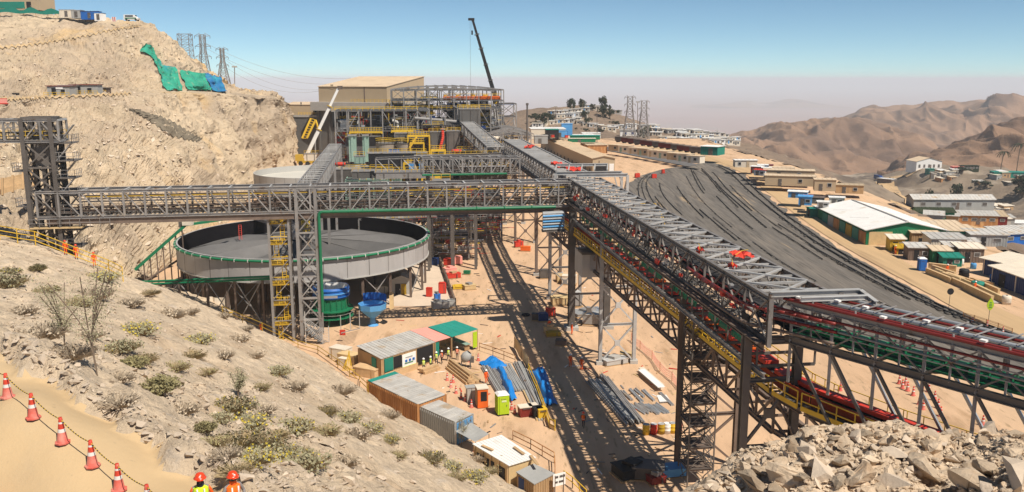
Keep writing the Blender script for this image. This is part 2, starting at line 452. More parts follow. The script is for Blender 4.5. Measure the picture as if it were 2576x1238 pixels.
def gallery(parent, P, Q, W, H, n, m='steel', ch=0.4, po=0.22, di=0.16, roof='ties', side='N', floor='grate', belt='rubber', sides=(0, 1), mtop=None, rails='yellow', fl=True):
 P, Q = Vector(P), Vector(Q)
 u = (Q - P).normalized(); s = u.cross(Vector((0, 0, 1))).normalized(); Z = Vector((0, 0, 1))
 mtop = mtop or m
 e = [s * (-W / 2), s * (W / 2)]
 for k in sides:
  beam(parent, 'chord', P + e[k], Q + e[k], ch * 0.8, ch, m, 'I')
  beam(parent, 'chord', P + e[k] + Z * H, Q + e[k] + Z * H, ch * 0.8, ch, m, 'I')
 for i in range(n + 1):
  c = P.lerp(Q, i / n)
  for k in sides:
   beam(parent, 'post', c + e[k], c + e[k] + Z * H, po, po, m, 'I')
   if i < n:
    d = P.lerp(Q, (i + 1) / n)
    up_first = (i % 2 == 0) if side == 'W' else (i >= n / 2)
    if side == 'X':
     beam(parent, 'diagonal', c + e[k], d + e[k] + Z * H, di, di, m)
     beam(parent, 'diagonal', c + e[k] + Z * H, d + e[k], di, di, m)
    elif up_first: beam(parent, 'diagonal', c + e[k], d + e[k] + Z * H, di, di, m)
    else: beam(parent, 'diagonal', c + e[k] + Z * H, d + e[k], di, di, m)
  beam(parent, 'roof_tie', c + e[0] + Z * (H + 0.01), c + e[1] + Z * (H + 0.01), po, po, mtop)
  beam(parent, 'floor_beam', c + e[0] - Z * 0.02, c + e[1] - Z * 0.02, po, po, m)
  if i < n:
   d = P.lerp(Q, (i + 1) / n)
   if roof == 'X':
    beam(parent, 'roof_brace', c + e[0] + Z * (H + 0.1), d + e[1] + Z * (H + 0.1), di * 1.3, di, mtop)
    beam(parent, 'roof_brace', c + e[1] + Z * (H + 0.14), d + e[0] + Z * (H + 0.14), di * 1.3, di, mtop)
    h = c.lerp(d, 0.5)
    beam(parent, 'roof_tie', h + e[0] + Z * (H + 0.01), h + e[1] + Z * (H + 0.01), po * 0.8, po * 0.8, mtop)
   elif roof == 'ribs':
    h = c.lerp(d, 0.5)
    beam(parent, 'roof_tie', h + e[0] + Z * (H + 0.01), h + e[1] + Z * (H + 0.01), po * 1.3, po * 0.5, mtop)
 if fl:
  b = MB(); k = int((Q - P).length / 0.62)
  for i in range(k):
   c = P + u * (0.3 + 0.62 * i) + Z * 0.2
   for a in e: b.bar(c + a * 0.5, c + a * 0.95, 0.24, 0.05, floor)
  tag(b.build('walkway', parent), kind='stuff')
 if belt:
  b = MB()
  bw = W * 0.15
  for zz, tr in ((1.0, 0.12), (0.55, 0.0)):
   for a0, a1, z0, z1 in ((-1, -0.4, tr, 0), (-0.4, 0.4, 0, 0), (0.4, 1, 0, tr)):
    b.slabq([P + s * bw * a0 + Z * (zz + z0), P + s * bw * a1 + Z * (zz + z1), Q + s * bw * a1 + Z * (zz + z1), Q + s * bw * a0 + Z * (zz + z0)], 0.03, belt)
  b.build('belt', parent)
  b = MB()
  L_ = (Q - P).length; k = int(L_ / 1.6)
  for i in range(k):
   c = P + u * (0.8 + i * 1.6)
   b.bar(c + s * bw * 1.15 + Z * 0.92, c - s * bw * 1.15 + Z * 0.92, 0.12, 0.12, 'steeldark')
   b.bar(c + s * bw * 1.15 + Z * 0.2, c + s * bw * 1.15 + Z * 1.05, 0.08, 0.08, 'steeldark')
   b.bar(c - s * bw * 1.15 + Z * 0.2, c - s * bw * 1.15 + Z * 1.05, 0.08, 0.08, 'steeldark')
  tag(b.build('idlers', parent), kind='stuff')
 if rails:
  for k in (0, 1):
   handrail(parent, [P + e[k] * 0.9 + Z * 0.2, Q + e[k] * 0.9 + Z * 0.2], rails, sp=2.0, t=0.05)
 return u, s
# terrain
from mathutils.bvhtree import BVHTree
def interp(x, tab):
 for (a, va), (b, vb) in zip(tab[:-1], tab[1:]):
  if x <= b: return lerp(va, vb, min(1, max(0, (x - a) / (b - a))))
 return tab[-1][1]
XE = [(60, 88), (142, 94), (178, 99), (240, 101), (305, 99), (349, 97), (420, 97), (560, 97)]
def zyard(x, y):
 r = 3.5 * sstep(22, 58, x + 0.125 * (y - 80))
 f = 7.0 * sstep(172, 312, y)
 z = r + f * (1 - r / 7.0)
 e = x - interp(y, XE)
 if e > 0: z -= 0.62 * e + 0.6 * math.sin(y * 0.21) * min(1, e / 6)
 return z
def ground_pt(px, py, dz=0.0):
 p = G(px, py, 0)
 for _ in range(14): p = G(px, py, zyard(p.x, p.y) + dz)
 return p
def heightmesh(name, xs, ys, fz, m, skip=None, amp=0.0, sc_=0.3, parent=None, smooth=True):
 nx, ny = len(xs), len(ys)
 V = []; Zs = []
 for y in ys:
  for x in xs:
   z = fz(x, y)
   if amp: z += amp * fbm(Vector((x * sc_, y * sc_, 3.3)), 5)
   V.append((x, y, z))
 F = []
 for j in range(ny - 1):
  for i in range(nx - 1):
   a = j * nx + i
   if skip and skip(xs[i], ys[j], V[a][2]): continue
   F.append((a, a + 1, a + nx + 1, a + nx))
 me = bpy.data.meshes.new(name)
 me.from_pydata(V, [], F)
 me.materials.append(MATS[m])
 if smooth: me.polygons.foreach_set('use_smooth', [True] * len(F))
 me.update()
 o = link(bpy.data.objects.new(name, me), None, parent)
 o['kind'] = 'structure'
 return o, V, F
def arange(a, b, s): return [a + s * i for i in range(int(round((b - a) / s)) + 1)]
heightmesh('ground', arange(-140, 136, 2), arange(40, 444, 2), zyard, 'sand', amp=0.10, sc_=0.12, skip=lambda x, y, z: x > interp(y, XE) - 1)
heightmesh('terrace_slope', arange(80, 160, 2), arange(40, 444, 2), zyard, 'brownhill', amp=0.9, sc_=0.22, skip=lambda x, y, z: x < interp(y, XE) - 3)
# --- loft between contour lines --------------------------------------------------------------
def loft(name, rows, ncol, sub, m, disp, smooth=True, mats=None):
 L_ = [smoothline(r, ncol) for r in rows]
 grid = []
 for k in range(len(L_) - 1):
  n = sub[k] if isinstance(sub, (list, tuple)) else sub
  for j in range(n):
   t = j / n
   grid.append(([a.lerp(b, t) for a, b in zip(L_[k], L_[k + 1])], k + t))
 grid.append((L_[-1], len(L_) - 1.0))
 V = []
 nr = len(grid)
 for j, (row, tt) in enumerate(grid):
  for i, p in enumerate(row):
   q = grid[min(nr - 1, j + 1)][0][i] - grid[max(0, j - 1)][0][i]
   w = row[min(ncol - 1, i + 1)] - row[max(0, i - 1)]
   nrm = w.cross(q)
   if nrm.length > 1e-9: nrm.normalize()
   V.append(p + nrm * disp(p, tt, i / (ncol - 1)))
 F = [(j * ncol + i, j * ncol + i + 1, (j + 1) * ncol + i + 1, (j + 1) * ncol + i) for j in range(nr - 1) for i in range(ncol - 1)]
 me = bpy.data.meshes.new(name)
 me.from_pydata([tuple(v) for v in V], [], F)
 me.materials.append(MATS[m])
 if smooth: me.polygons.foreach_set('use_smooth', [True] * len(F))
 me.update()
 o = link(bpy.data.objects.new(name, me))
 o['kind'] = 'structure'
 return o, V, F
def row(*pts): return [A(*p) for p in pts]
cliff_rows = [
 row((-220, 700, 112), (0, 640, 119), (120, 665, 126), (330, 712, 150), (450, 650, 183), (560, 570, 213), (640, 490, 246), (700, 446, 283), (740, 412, 310), (737, 384, 350), (735, 360, 400)),
 row((-220, 440, 150), (0, 430, 155), (120, 432, 164), (330, 445, 183), (450, 432, 208), (560, 402, 238), (640, 372, 264), (700, 348, 294), (736, 332, 322), (738, 318, 360), (738, 310, 410)),
 row((-220, 330, 166), (0, 325, 172), (120, 318, 186), (330, 292, 210), (450, 325, 222), (560, 322, 249), (640, 310, 272), (698, 295, 300), (726, 290, 328), (732, 285, 364), (733, 282, 412)),
 row((-220, 264, 176), (0, 258, 182), (105, 246, 200), (240, 242, 212), (330, 238, 225), (450, 235, 243), (575, 239, 268), (640, 243, 283), (690, 248, 303), (714, 258, 330), (724, 262, 365)),
 row((-220, 248, 196), (0, 245, 199), (105, 240, 215), (240, 233, 229), (330, 231, 240), (450, 230, 257), (575, 233, 286), (640, 239, 302), (680, 243, 322), (702, 251, 346), (716, 258, 372)),
 row((-220, 150, 228), (0, 150, 230), (105, 150, 239), (240, 150, 249), (330, 145, 258), (450, 160, 272), (552, 212, 293), (640, 237, 312), (678, 241, 332), (700, 249, 354), (712, 258, 378)),
 row((-220, 134, 246), (0, 124, 249), (105, 112, 256), (200, 95, 263), (300, 75, 270), (405, 84, 283), (524, 183, 298), (620, 236, 322), (670, 240, 342), (698, 249, 362), (710, 258, 385)),
 row((-220, 128, 258), (0, 118, 261), (105, 106, 267), (200, 90, 273), (300, 70, 279), (396, 77, 290), (514, 178, 305), (600, 234, 332), (662, 240, 352), (694, 249, 370), (708, 258, 392)),
 row((-220, 22, 292), (0, 27, 290), (105, 34, 289), (200, 44, 288), (330, 55, 288), (402, 76, 297), (490, 150, 311), (580, 232, 342), (655, 240, 362), (690, 249, 378), (706, 258, 400)),
 row((-220, 32, 400), (0, 34, 400), (105, 40, 400), (200, 52, 400), (330, 66, 400), (402, 90, 400), (490, 165, 400), (580, 245, 410), (655, 252, 412), (690, 260, 416), (706, 268, 420)),
]
def cliff_disp(p, t, u):
 face = 1.0
 if 3.0 <= t <= 4.0: face = 0.12
 elif 6.0 <= t <= 7.0: face = 0.2
 elif t > 8.2: face = 0.4
 elif t > 7.0: face = 0.5 if u < 0.38 else 1.0
 if abs(t - 3.0) < 0.1 or abs(t - 4.0) < 0.1: face = max(0.3, face * 0.5)
 q = p + Vector((2, 1, 3)) * fbm(p * 0.05, 2)
 d = 1.8 * fbm(p * 0.06, 4)
 for f_, a_ in ((0.10, 2.2), (0.23, 1.3), (0.5, 0.75), (1.1, 0.4)):
  d += a_ * (0.4 - abs(noise.noise(Vector((q.x * f_, q.y * f_, q.z * f_ * 0.6 + f_ * 31)))) * 1.6)
 g = fbm(Vector((p.x * 0.13 + p.y * 0.13, p.z * 0.025, 1.7)), 3)
 lay = 0.5 * math.sin(p.z * 1.1 + 2.5 * fbm(p * 0.03, 3))
 return face * (d + 1.2 * g + lay * 0.5)
cliff_o, cliff_V, cliff_F = loft('cliff', cliff_rows, 500, [34, 32, 26, 6, 38, 20, 4, 32, 4], 'cliff', cliff_disp, smooth=False)
cliff_bvh = BVHTree.FromPolygons(cliff_V, cliff_F)
# --- near hillside on the left ---------------------------------------------------------------
hp = [  # (px, py, depth) seen points of the slope
 (0, 1240, 26.2), (-150, 1100, 29), (-260, 900, 34), (20, 1002, 29), (85, 1055, 28), (160, 1117, 27.2), (235, 1175, 26.5), (300, 1238, 25.8),
 (420, 1300, 24.6), (600, 1360, 23.6), (900, 1500, 21.5), (560, 1238, 26.6), (700, 1300, 25.6), (0, 905, 33.5), (110, 960, 32.2), (230, 1040, 30.4), (400, 1150, 28.2),
 (40, 880, 37), (170, 950, 35), (300, 1040, 32), (450, 1130, 30), (600, 1215, 29), (760, 1300, 28), (950, 1420, 26.5),
 (0, 820, 46), (200, 885, 43), (350, 985, 38.5), (450, 1075, 35), (600, 1130, 35.5), (750, 1200, 35), (900, 1280, 34), (1100, 1420, 31),
 (0, 735, 62), (300, 800, 61), (450, 860, 62), (650, 960, 60), (850, 1060, 57), (950, 1130, 54), (1050, 1220, 50), (1200, 1350, 44),
 (0, 655, 88), (160, 680, 90), (310, 735, 92), (450, 790, 92), (600, 850, 88), (760, 930, 82), (900, 1010, 77), (1050, 1100, 71), (1180, 1200, 64), (1330, 1330, 55),
 (0, 612, 100), (80, 622, 104), (165, 645, 108), (250, 675, 110), (320, 703, 112), (450, 745, 114), (560, 797, 116), (660, 840, 113), (750, 885, 110), (900, 978, 100), (1050, 1074, 89), (1133, 1120, 85), (1192, 1164, 80), (1303, 1248, 72), (1420, 1340, 65), (1560, 1440, 58),
]
hw = [A(*p) for p in hp]
hw += [Vector(p) for p in [(-22, 112, -2.5), (-36, 127, -2), (-48, 134, 2), (-60, 126, 8), (-80, 130, 12), (-95, 118, 15), (-110, 100, 18), (-6, 92, -3), (6, 78, -3), (14, 66, -3), (-14, 102, -3),
       (-50, 150, -3), (-75, 150, 2), (-100, 150, 10), (20, 50, -3), (22, 38, 0), (14, 34, 6), (-70, 70, 22), (-80, 40, 26), (-50, 25, 27.5), (-30, 12, 26.5), (0, 12, 24.2), (12, 20, 18)]]
hX = np.array([[p.x, p.y] for p in hw]); hZ = np.array([p.z for p in hw])
def rbf_fit(X, Z, eps=1.0):
 D = np.sqrt(((X[:, None, :] - X[None]) ** 2).sum(-1) + eps * eps)
 n = len(X)
 K = np.zeros((n + 3, n + 3)); K[:n, :n] = D
 K[:n, n] = 1; K[:n, n + 1:] = X; K[n, :n] = 1; K[n + 1:, :n] = X.T
 w = np.linalg.solve(K + 1e-9 * np.eye(n + 3), np.concatenate([Z, np.zeros(3)]))
 return X, w, eps
def rbf_eval(fit, Q):
 X, w, eps = fit
 out = np.zeros(len(Q))
 for a in range(0, len(Q), 20000):
  q = Q[a:a + 20000]
  D = np.sqrt(((q[:, None, :] - X[None]) ** 2).sum(-1) + eps * eps)
  out[a:a + 20000] = D @ w[:-3] + w[-3] + q @ w[-2:]
 return out
hfit = rbf_fit(hX, hZ, 1.5)
road_line = [G(-120, 800, 26.8), A(0, 912, 33.2), A(115, 968, 31.6), A(185, 1015, 30.6), A(400, 1158, 27.9), A(565, 1245, 26.3), A(800, 1380, 24.0)]
road_line = [Vector((p.x, p.y, 0)) for p in road_line]
def side_dist(x, y):
 best, sg = 1e9, 1
 for a, b in zip(road_line[:-1], road_line[1:]):
  d = b - a; t = ((x - a.x) * d.x + (y - a.y) * d.y) / d.length_squared; t = min(1, max(0, t))
  qx, qy = a.x + d.x * t, a.y + d.y * t
  r = math.hypot(x - qx, y - qy)
  if r < best:
   best = r; sg = 1 if d.x * (y - qy) - d.y * (x - qx) > 0 else -1
 return best * sg
def hill_grid(xs, ys):
 Q = np.array([(x, y) for y in ys for x in xs])
 Z = rbf_eval(hfit, Q)
 V = []
 for (x, y), z in zip(Q, Z):
  x, y, z = float(x), float(y), float(z)
  if y < 50 and x < 8:
   s = side_dist(x, y)
   k = sstep(-0.1, 0.7, s + 0.5 * fbm(Vector((x * 0.7, y * 0.7, 0)), 4))
   z += k * (0.75 * math.exp(-max(0, s) / 3.5)) + k * 0.22 * fbm(Vector((x * 0.9, y * 0.9, 4)), 4)
   rough = 0.15 + 0.85 * k
  else:
   rough = 1.0
  n1 = fbm(Vector((x * 0.13, y * 0.13, 1)), 4) * 0.9
  n2 = (0.45 - abs(fbm(Vector((x * 0.38, y * 0.38, 7)), 4))) * 0.55
  n3 = fbm(Vector((x * 1.3, y * 1.3, 2)), 3) * 0.24
  if rough < 0.3: z += 0.03 * n3
  else: z += rough * (n1 * 0.6 + n2 + n3)
  V.append(Vector((x, y, z)))
 return V
def hill_mesh(name, xs, ys, m, skip=None):
 V = hill_grid(xs, ys); nx, ny = len(xs), len(ys); F = []; MI = []
 for j in range(ny - 1):
  for i in range(nx - 1):
   a = j * nx + i; q = (a, a + 1, a + nx + 1, a + nx)
   if max(V[k].z for k in q) < zyard(V[a].x, V[a].y) - 1.0: continue
   c = (V[a] + V[a + nx + 1]) / 2
   if skip and skip(c.x, c.y): continue
   F.append(q)
   MI.append(1 if (c.y < 50 and c.x < 8 and side_dist(c.x, c.y) + 0.5 * fbm(Vector((c.x * 0.7, c.y * 0.7, 0)), 4) < 0.08) else 0)
 me = bpy.data.meshes.new(name)
 me.from_pydata([tuple(v) for v in V], [], F)
 me.materials.append(MATS[m]); me.materials.append(MATS['haulroad'])
 me.polygons.foreach_set('material_index', MI)
 me.polygons.foreach_set('use_smooth', [True] * len(F))
 me.update()
 o = link(bpy.data.objects.new(name, me)); o['kind'] = 'structure'
 return o, V, F
hx, hy = arange(-112, 18, 0.5), arange(44, 150, 0.5)
_, V1, F1 = hill_mesh('hillside', hx, hy, 'hillrock')
_, V2, F2 = hill_mesh('hillside', arange(-60, 18, 0.22), arange(12, 44, 0.22), 'hillrock')
hill_bvh = BVHTree.FromPolygons(V1 + V2, list(F1) + [tuple(i + len(V1) for i in f) for f in F2])
def on_hill(px, py, bvh=None):
 o = Vector((0, 0, CAM_Z)); d = ray(px, py).normalized()
 h = (bvh or hill_bvh).ray_cast(o, d)
 return (h[0], h[1]) if h[0] is not None else (None, None)
def hill_down(x, y):
 h = hill_bvh.ray_cast(Vector((x, y, 80)), Vector((0, 0, -1)))
 return h[0]
# --- town hill, valley and mesa on the right ---------------------------------------------------
vp = [(2350, 530, 560), (2500, 530, 560), (2420, 560, 470), (2540, 585, 420), (2280, 505, 580), (2235, 462, 680), (2295, 440, 760), (2180, 520, 470),
  (2310, 432, 650), (2380, 440, 625), (2450, 462, 600), (2576, 468, 570), (2350, 418, 730), (2500, 432, 710), (2620, 450, 640), (2290, 470, 640), (2330, 505, 575), (2450, 508, 560), (2576, 500, 545),
  (1340, 335, 520), (1400, 278, 620), (1480, 266, 640), (1560, 285, 632), (1610, 315, 620), (1680, 330, 610), (1830, 345, 625), (1900, 375, 600), (1990, 410, 560), (2090, 440, 525), (2170, 470, 500),
  (1450, 320, 560), (1550, 335, 540), (1380, 345, 480), (1500, 352, 470), (1620, 352, 500), (1760, 352, 520), (1700, 368, 460), (1800, 385, 450), (1900, 425, 450), (2000, 465, 425), (2100, 498, 405),
  (2490, 605, 225), (2576, 640, 190), (2440, 570, 300), (2560, 612, 262), (2640, 640, 210), (2300, 560, 330), (2230, 545, 340), (2350, 600, 260)]
vw = [A(*p) for p in vp] + [Vector(p) for p in [(97, 200, 1), (99, 240, 2), (99, 300, 4), (97, 350, 5), (92, 420, 5), (60, 450, 6), (20, 450, 6.5), (-40, 450, 7), (-70, 460, 7), (100, 170, 1), (110, 150, -3),
  (-60, 800, -70), (40, 820, -80), (120, 840, -80), (200, 860, -90), (300, 1000, -80), (420, 1000, -70), (-60, 600, 8), (420, 300, -30), (420, 180, -20), (250, 180, -15), (420, 800, -50)]]
vfit = rbf_fit(np.array([[p.x, p.y] for p in vw]), np.array([p.z for p in vw]), 4.0)
vxs, vys = arange(-70, 430, 4), arange(160, 1010, 4)
vQ = np.array([(x, y) for y in vys for x in vxs]); vZ = rbf_eval(vfit, vQ)
def make_valley():
 V = []
 for (x, y), z in zip(vQ, vZ):
  x, y = float(x), float(y)
  n = 4.0 * fbm(Vector((x * 0.02, y * 0.02, 0)), 4) + 3.2 * (0.4 - abs(fbm(Vector((x * 0.05, y * 0.05, 5)), 4))) + 0.8 * fbm(Vector((x * 0.2, y * 0.2, 5)), 3)
  V.append(Vector((x, y, float(z) + n)))
 nx = len(vxs); F = []
 for j in range(len(vys) - 1):
  for i in range(nx - 1):
   a = j * nx + i
   if vys[j] < 445 and vxs[i] < interp(vys[j], XE) + 4: continue
   F.append((a, a + 1, a + nx + 1, a + nx))
 me = bpy.data.meshes.new('valley')
 me.from_pydata([tuple(v) for v in V], [], F)
 me.materials.append(MATS['valley']); me.materials.append(MATS['brownhill'])
 me.polygons.foreach_set('material_index', [1 if V[f[0]].x < 190 else 0 for f in F])
 me.polygons.foreach_set('use_smooth', [True] * len(F))
 me.update()
 o = link(bpy.data.objects.new('valley', me)); o['kind'] = 'structure'
 return BVHTree.FromPolygons(V, F)
valley_bvh = make_valley()
# --- far hills and the plain -------------------------------------------------------------------
def ridge(name, crest, foot, amp, fr, seed, m='farhill', nc=320, nr=64, back=300):
 rows = [[A(*p) for p in foot], [A(*p).lerp(A(*q), 0.5) + Vector((0, 0, 0.10 * (A(*q) - A(*p)).z)) for p, q in zip(foot, crest)], [A(*q) for q in crest],
   [A(*q) + Vector((0, back, -0.35 * back)) for q in crest]]
 def disp(p, t, u):
  w = math.sin(math.pi * min(1, t / 2.0)) ** 0.7 if t <= 2 else 0.15
  q = Vector((p.x * fr + seed, p.y * fr * 0.35, p.z * fr * 0.4))
  q += Vector((0.35 * fbm(q * 0.7, 2), 0, 0))
  s = 0.0
  for k_, a_ in ((1, 1.1), (2.3, 0.65), (5.1, 0.34), (11, 0.16)): s += a_ * (0.42 - 1.5 * abs(noise.noise(q * k_ + Vector((k_, 0, 0)))))
  return w * amp * s + 0.06 * amp * fbm(p * fr * 6, 3)
 return loft(name, rows, nc, [nr, nr, 10], m, disp)
ridge('hill', [(1780, 352, 2100), (1880, 334, 2050), (1932, 326, 2000), (1972, 318, 2000), (2026, 312, 2000), (2113, 308, 2050), (2167, 310, 2100), (2217, 330, 2150), (2300, 345, 2200), (2420, 372, 2200), (2640, 395, 2200)],
  [(1760, 470, 1150), (1860, 480, 1120), (1932, 488, 1100), (1985, 492, 1080), (2040, 495, 1080), (2120, 498, 1080), (2180, 496, 1100), (2260, 490, 1150), (2330, 480, 1200), (2450, 470, 1250), (2660, 470, 1250)], 52, 0.0042, 3.1)
ridge('hill', [(1950, 330, 3300), (2076, 305, 3200), (2140, 290, 3200), (2180, 272, 3200), (2234, 267, 3200), (2321, 261, 3200), (2352, 254, 3200), (2395, 252, 3200), (2419, 257, 3200), (2455, 250, 3200), (2482, 249, 3200), (2509, 239, 3200), (2545, 238, 3200), (2590, 243, 3200), (2700, 236, 3200)],
  [(1950, 420, 2200), (2060, 420, 2150), (2140, 420, 2100), (2200, 425, 2050), (2260, 425, 2050), (2320, 425, 2050), (2370, 425, 2050), (2400, 425, 2050), (2430, 425, 2050), (2460, 425, 2050), (2490, 420, 2050), (2520, 420, 2050), (2560, 420, 2050), (2600, 420, 2050), (2720, 420, 2050)], 72, 0.0032, 8.4)
ridge('hill', [(2200, 440, 1150), (2335, 390, 1120), (2368, 372, 1110), (2435, 349, 1100), (2482, 332, 1090), (2536, 308, 1080), (2576, 298, 1080), (2680, 280, 1080)],
  [(2240, 500, 700), (2350, 490, 720), (2400, 480, 740), (2470, 475, 740), (2520, 475, 740), (2576, 475, 740), (2630, 475, 740), (2740, 475, 740)], 28, 0.0085, 5.2)
ridge('hill', [(1700, 268, 15000), (1800, 262, 15000), (1880, 254, 15000), (1905, 258, 15000), (1945, 256, 14500), (1982, 249, 14000), (2009, 251, 14000), (2060, 262, 14000), (2160, 268, 14000)],
  [(1700, 276, 12500), (1800, 274, 12500), (1880, 272, 12500), (1905, 272, 12500), (1945, 272, 12500), (1982, 272, 12500), (2009, 272, 12500), (2060, 272, 12500), (2160, 276, 12500)], 60, 0.0006, 1.2, nc=90, nr=12, back=1500)
def make_plain():
 nr, na = 60, 80
 V = [(0, 0, -372)]; F = []
 for j in range(nr):
  r = 400 * (1.085 ** j) if j < nr - 1 else 60000
  for i in range(na):
   a = 2 * math.pi * i / na
   p = Vector((r * math.cos(a), r * math.sin(a), 0))
   V.append((p.x, p.y, -370 + (28 * fbm(p * 0.0006, 4) + 12 * fbm(p * 0.0025, 3) if r < 30000 else 0)))
 for i in range(na): F.append((0, 1 + i, 1 + (i + 1) % na))
 for j in range(nr - 1):
  for i in range(na): F.append((1 + j * na + i, 1 + j * na + (i + 1) % na, 1 + (j + 1) * na + (i + 1) % na, 1 + (j + 1) * na + i)[::-1])
 me = bpy.data.meshes.new('plain'); me.from_pydata(V, [], F); me.materials.append(MATS['farplain'])
 me.polygons.foreach_set('use_smooth', [True] * len(F)); me.update()
 o = link(bpy.data.objects.new('plain', me)); o['kind'] = 'structure'
make_plain()
# --- haze ---------------------------------------------------------------------------------------
hz = MB(); hz.box((0, 0, 0), (1, 1, 1), 'white')
me = hz.mesh('haze'); me.materials.clear()
hm = bpy.data.materials.new('haze_air'); hm.use_nodes = True
hm.node_tree.nodes.clear()
ho = hm.node_tree.nodes.new('ShaderNodeOutputMaterial')
hv = hm.node_tree.nodes.new('ShaderNodeVolumePrincipled')
hv.inputs['Color'].default_value = (0.85, 0.92, 0.99, 1)
hv.inputs['Density'].default_value = 1.05e-4
hv.inputs['Anisotropy'].default_value = -0.1
hm.node_tree.links.new(hv.outputs['Volume'], ho.inputs['Volume'])
me.materials.append(hm)
ho_ = link(bpy.data.objects.new('haze', me), T(0, 0, (80 - 420) / 2) @ Matrix.Diagonal((124000, 124000, 500, 1)))
ho_['kind'] = 'stuff'; ho_['label'] = 'thin dusty air over the valley and the far plain'; ho_['category'] = 'haze'
# --- dark pad, dirt road, haul bench surfaces -----------------------------------------------------
def sheet(name, left, right, m, dz, n=90, k=14, jag=0.0, zf=zyard):
 L_, R_ = smoothline(left, n), smoothline(right, n)
 V = []
 for i in range(n):
  for j in range(k + 1):
   t = j / k
   p = L_[i].lerp(R_[i], t)
   if jag and (j in (0, k)):
    w = jag * fbm(Vector((p.x * 0.15, p.y * 0.15, 4)), 4)
    p = p + (R_[i] - L_[i]).normalized() * w
   V.append((p.x, p.y, zf(p.x, p.y) + dz + 0.10 * fbm(Vector((p.x * 0.12, p.y * 0.12, 3.3)), 5)))
 F = [(i * (k + 1) + j, i * (k + 1) + j + 1, (i + 1) * (k + 1) + j + 1, (i + 1) * (k + 1) + j) for i in range(n - 1) for j in range(k)]
 me = bpy.data.meshes.new(name); me.from_pydata(V, [], F); me.materials.append(MATS[m])
 me.polygons.foreach_set('use_smooth', [True] * len(F)); me.update()
 o = link(bpy.data.objects.new(name, me)); o['kind'] = 'structure'
 return o
gp = ground_pt
sheet('storage_pad', [gp(1660, 428), gp(1590, 455), gp(1580, 500), gp(1640, 580), gp(1720, 660), gp(1850, 760), gp(2050, 850), gp(2300, 925), gp(2620, 990)],
  [gp(1790, 408), gp(1855, 432), gp(1915, 478), gp(2000, 548), gp(2060, 590), gp(2145, 645), gp(2290, 725), gp(2420, 790), gp(2640, 880)], 'pad', 0.16, 120, 40, jag=2.0)
sheet('dirt_road', [gp(1600, 370), gp(1740, 398), gp(1860, 432), gp(1925, 480), gp(2010, 546), gp(2155, 640), gp(2310, 725), gp(2450, 800), gp(2660, 890)],
  [gp(1640, 365), gp(1770, 390), gp(1880, 418), gp(1950, 462), gp(2045, 528), gp(2200, 615), gp(2330, 690), gp(2480, 760), gp(2680, 850)], 'dirtroad', 0.10, 90, 12, jag=0.6)
sheet('service_road', [gp(1505, 376), gp(1560, 386), gp(1620, 398), gp(1690, 412), gp(1730, 420)], [gp(1510, 368), gp(1575, 378), gp(1640, 390), gp(1710, 405), gp(1760, 416)], 'asphalt', 0.22, 40, 6, jag=0.3)
# main conveyor gallery, piers, bridge, thickeners
Z3 = Vector((0, 0, 1))
GD = Vector((-0.124, 0.9923, 0)).normalized()          # gallery axis, pointing away
GS = Vector((GD.y, -GD.x, 0))                          # to the gallery's right
GA0 = math.atan2(GS.y, GS.x)
def gxl(y): return 8.4 - 0.125 * (y - 129)
def gal_pt(y, off=0.0, z=0.0): return Vector((gxl(y), y, z)) + GS * off
near = thing('conveyor_gallery', 'grey steel conveyor gallery roofed with pale crossed bracing, running towards the boulders', 'conveyor', gal_pt(93, 2.3, 19))
gallery(near, gal_pt(128.5, 2.3, 19.0), gal_pt(57, 2.3, 19.0), 4.7, 3.0, 17, 'steelmid', 0.34, 0.18, 0.13, roof='X', side='X', mtop='steelpale', rails='steel')
for i in range(25):
 y = 126 - i * 2.8
 beam(near, 'hanger', gal_pt(y, 0.1, 16.6), gal_pt(y, 0.1, 19.0), 0.13, 0.13, 'steeldark')
 beam(near, 'hanger', gal_pt(y, 4.4, 16.6), gal_pt(y, 4.4, 19.0), 0.13, 0.13, 'steeldark')
 beam(near, 'bearer', gal_pt(y, 0.1, 16.6), gal_pt(y, 4.4, 16.6), 0.16, 0.2, 'steeldark')
beam(near, 'girder', gal_pt(127, -0.25, 18.55), gal_pt(57, -0.25, 18.55), 0.3, 0.45, 'steelbrown', 'I')
beam(near, 'girder', gal_pt(127, -0.1, 16.5), gal_pt(57, -0.1, 16.5), 0.25, 0.4, 'steel', 'I')
beam(near, 'cable_tray', gal_pt(127, -0.6, 18.9), gal_pt(57, -0.6, 18.9), 0.5, 0.1, 'steelbrown')
for i in range(24):
 y = 119 - i * 2.55
 b = MB()
 if i % 4 != 3:
  b.lathe([(0.75, -1.05), (0.75, 1.05)], 'green', 8, a0=0, a1=math.pi)
  for t in (-1, -0.5, 0, 0.5, 1): b.lathe([(0.80, t - 0.06), (0.80, t + 0.06)], 'green', 8, a0=0, a1=math.pi)
  M = T(gal_pt(y, 0.95, 17.35)) @ Matrix.Rotation(math.atan2(-GD.x, GD.y), 4, 'Z') @ Matrix.Rotation(math.pi / 2, 4, 'X')
  b.build('belt_hood', near, M, smooth=False)
rr = random.Random(3)
for i in range(34):
 y = rr.uniform(58, 126)
 boxat(near, 'fitting', gal_pt(y, rr.uniform(-0.5, 0.2), rr.choice([19.3, 19.8, 20.4, 21.2])), (rr.uniform(0.1, 0.3), rr.uniform(0.3, 1.4), rr.uniform(0.1, 0.5)), rr.choice(['red', 'red', 'steelpale', 'galv', 'black']), GA0)
for z in (19.5, 20.1, 20.7, 21.4): beam(near, 'pipe', gal_pt(127, 0.35, z), gal_pt(58, 0.35, z), 0.12, 0.12, rr.choice(['steeldark', 'galv', 'steelbrown', 'redpipe']), 'tube')
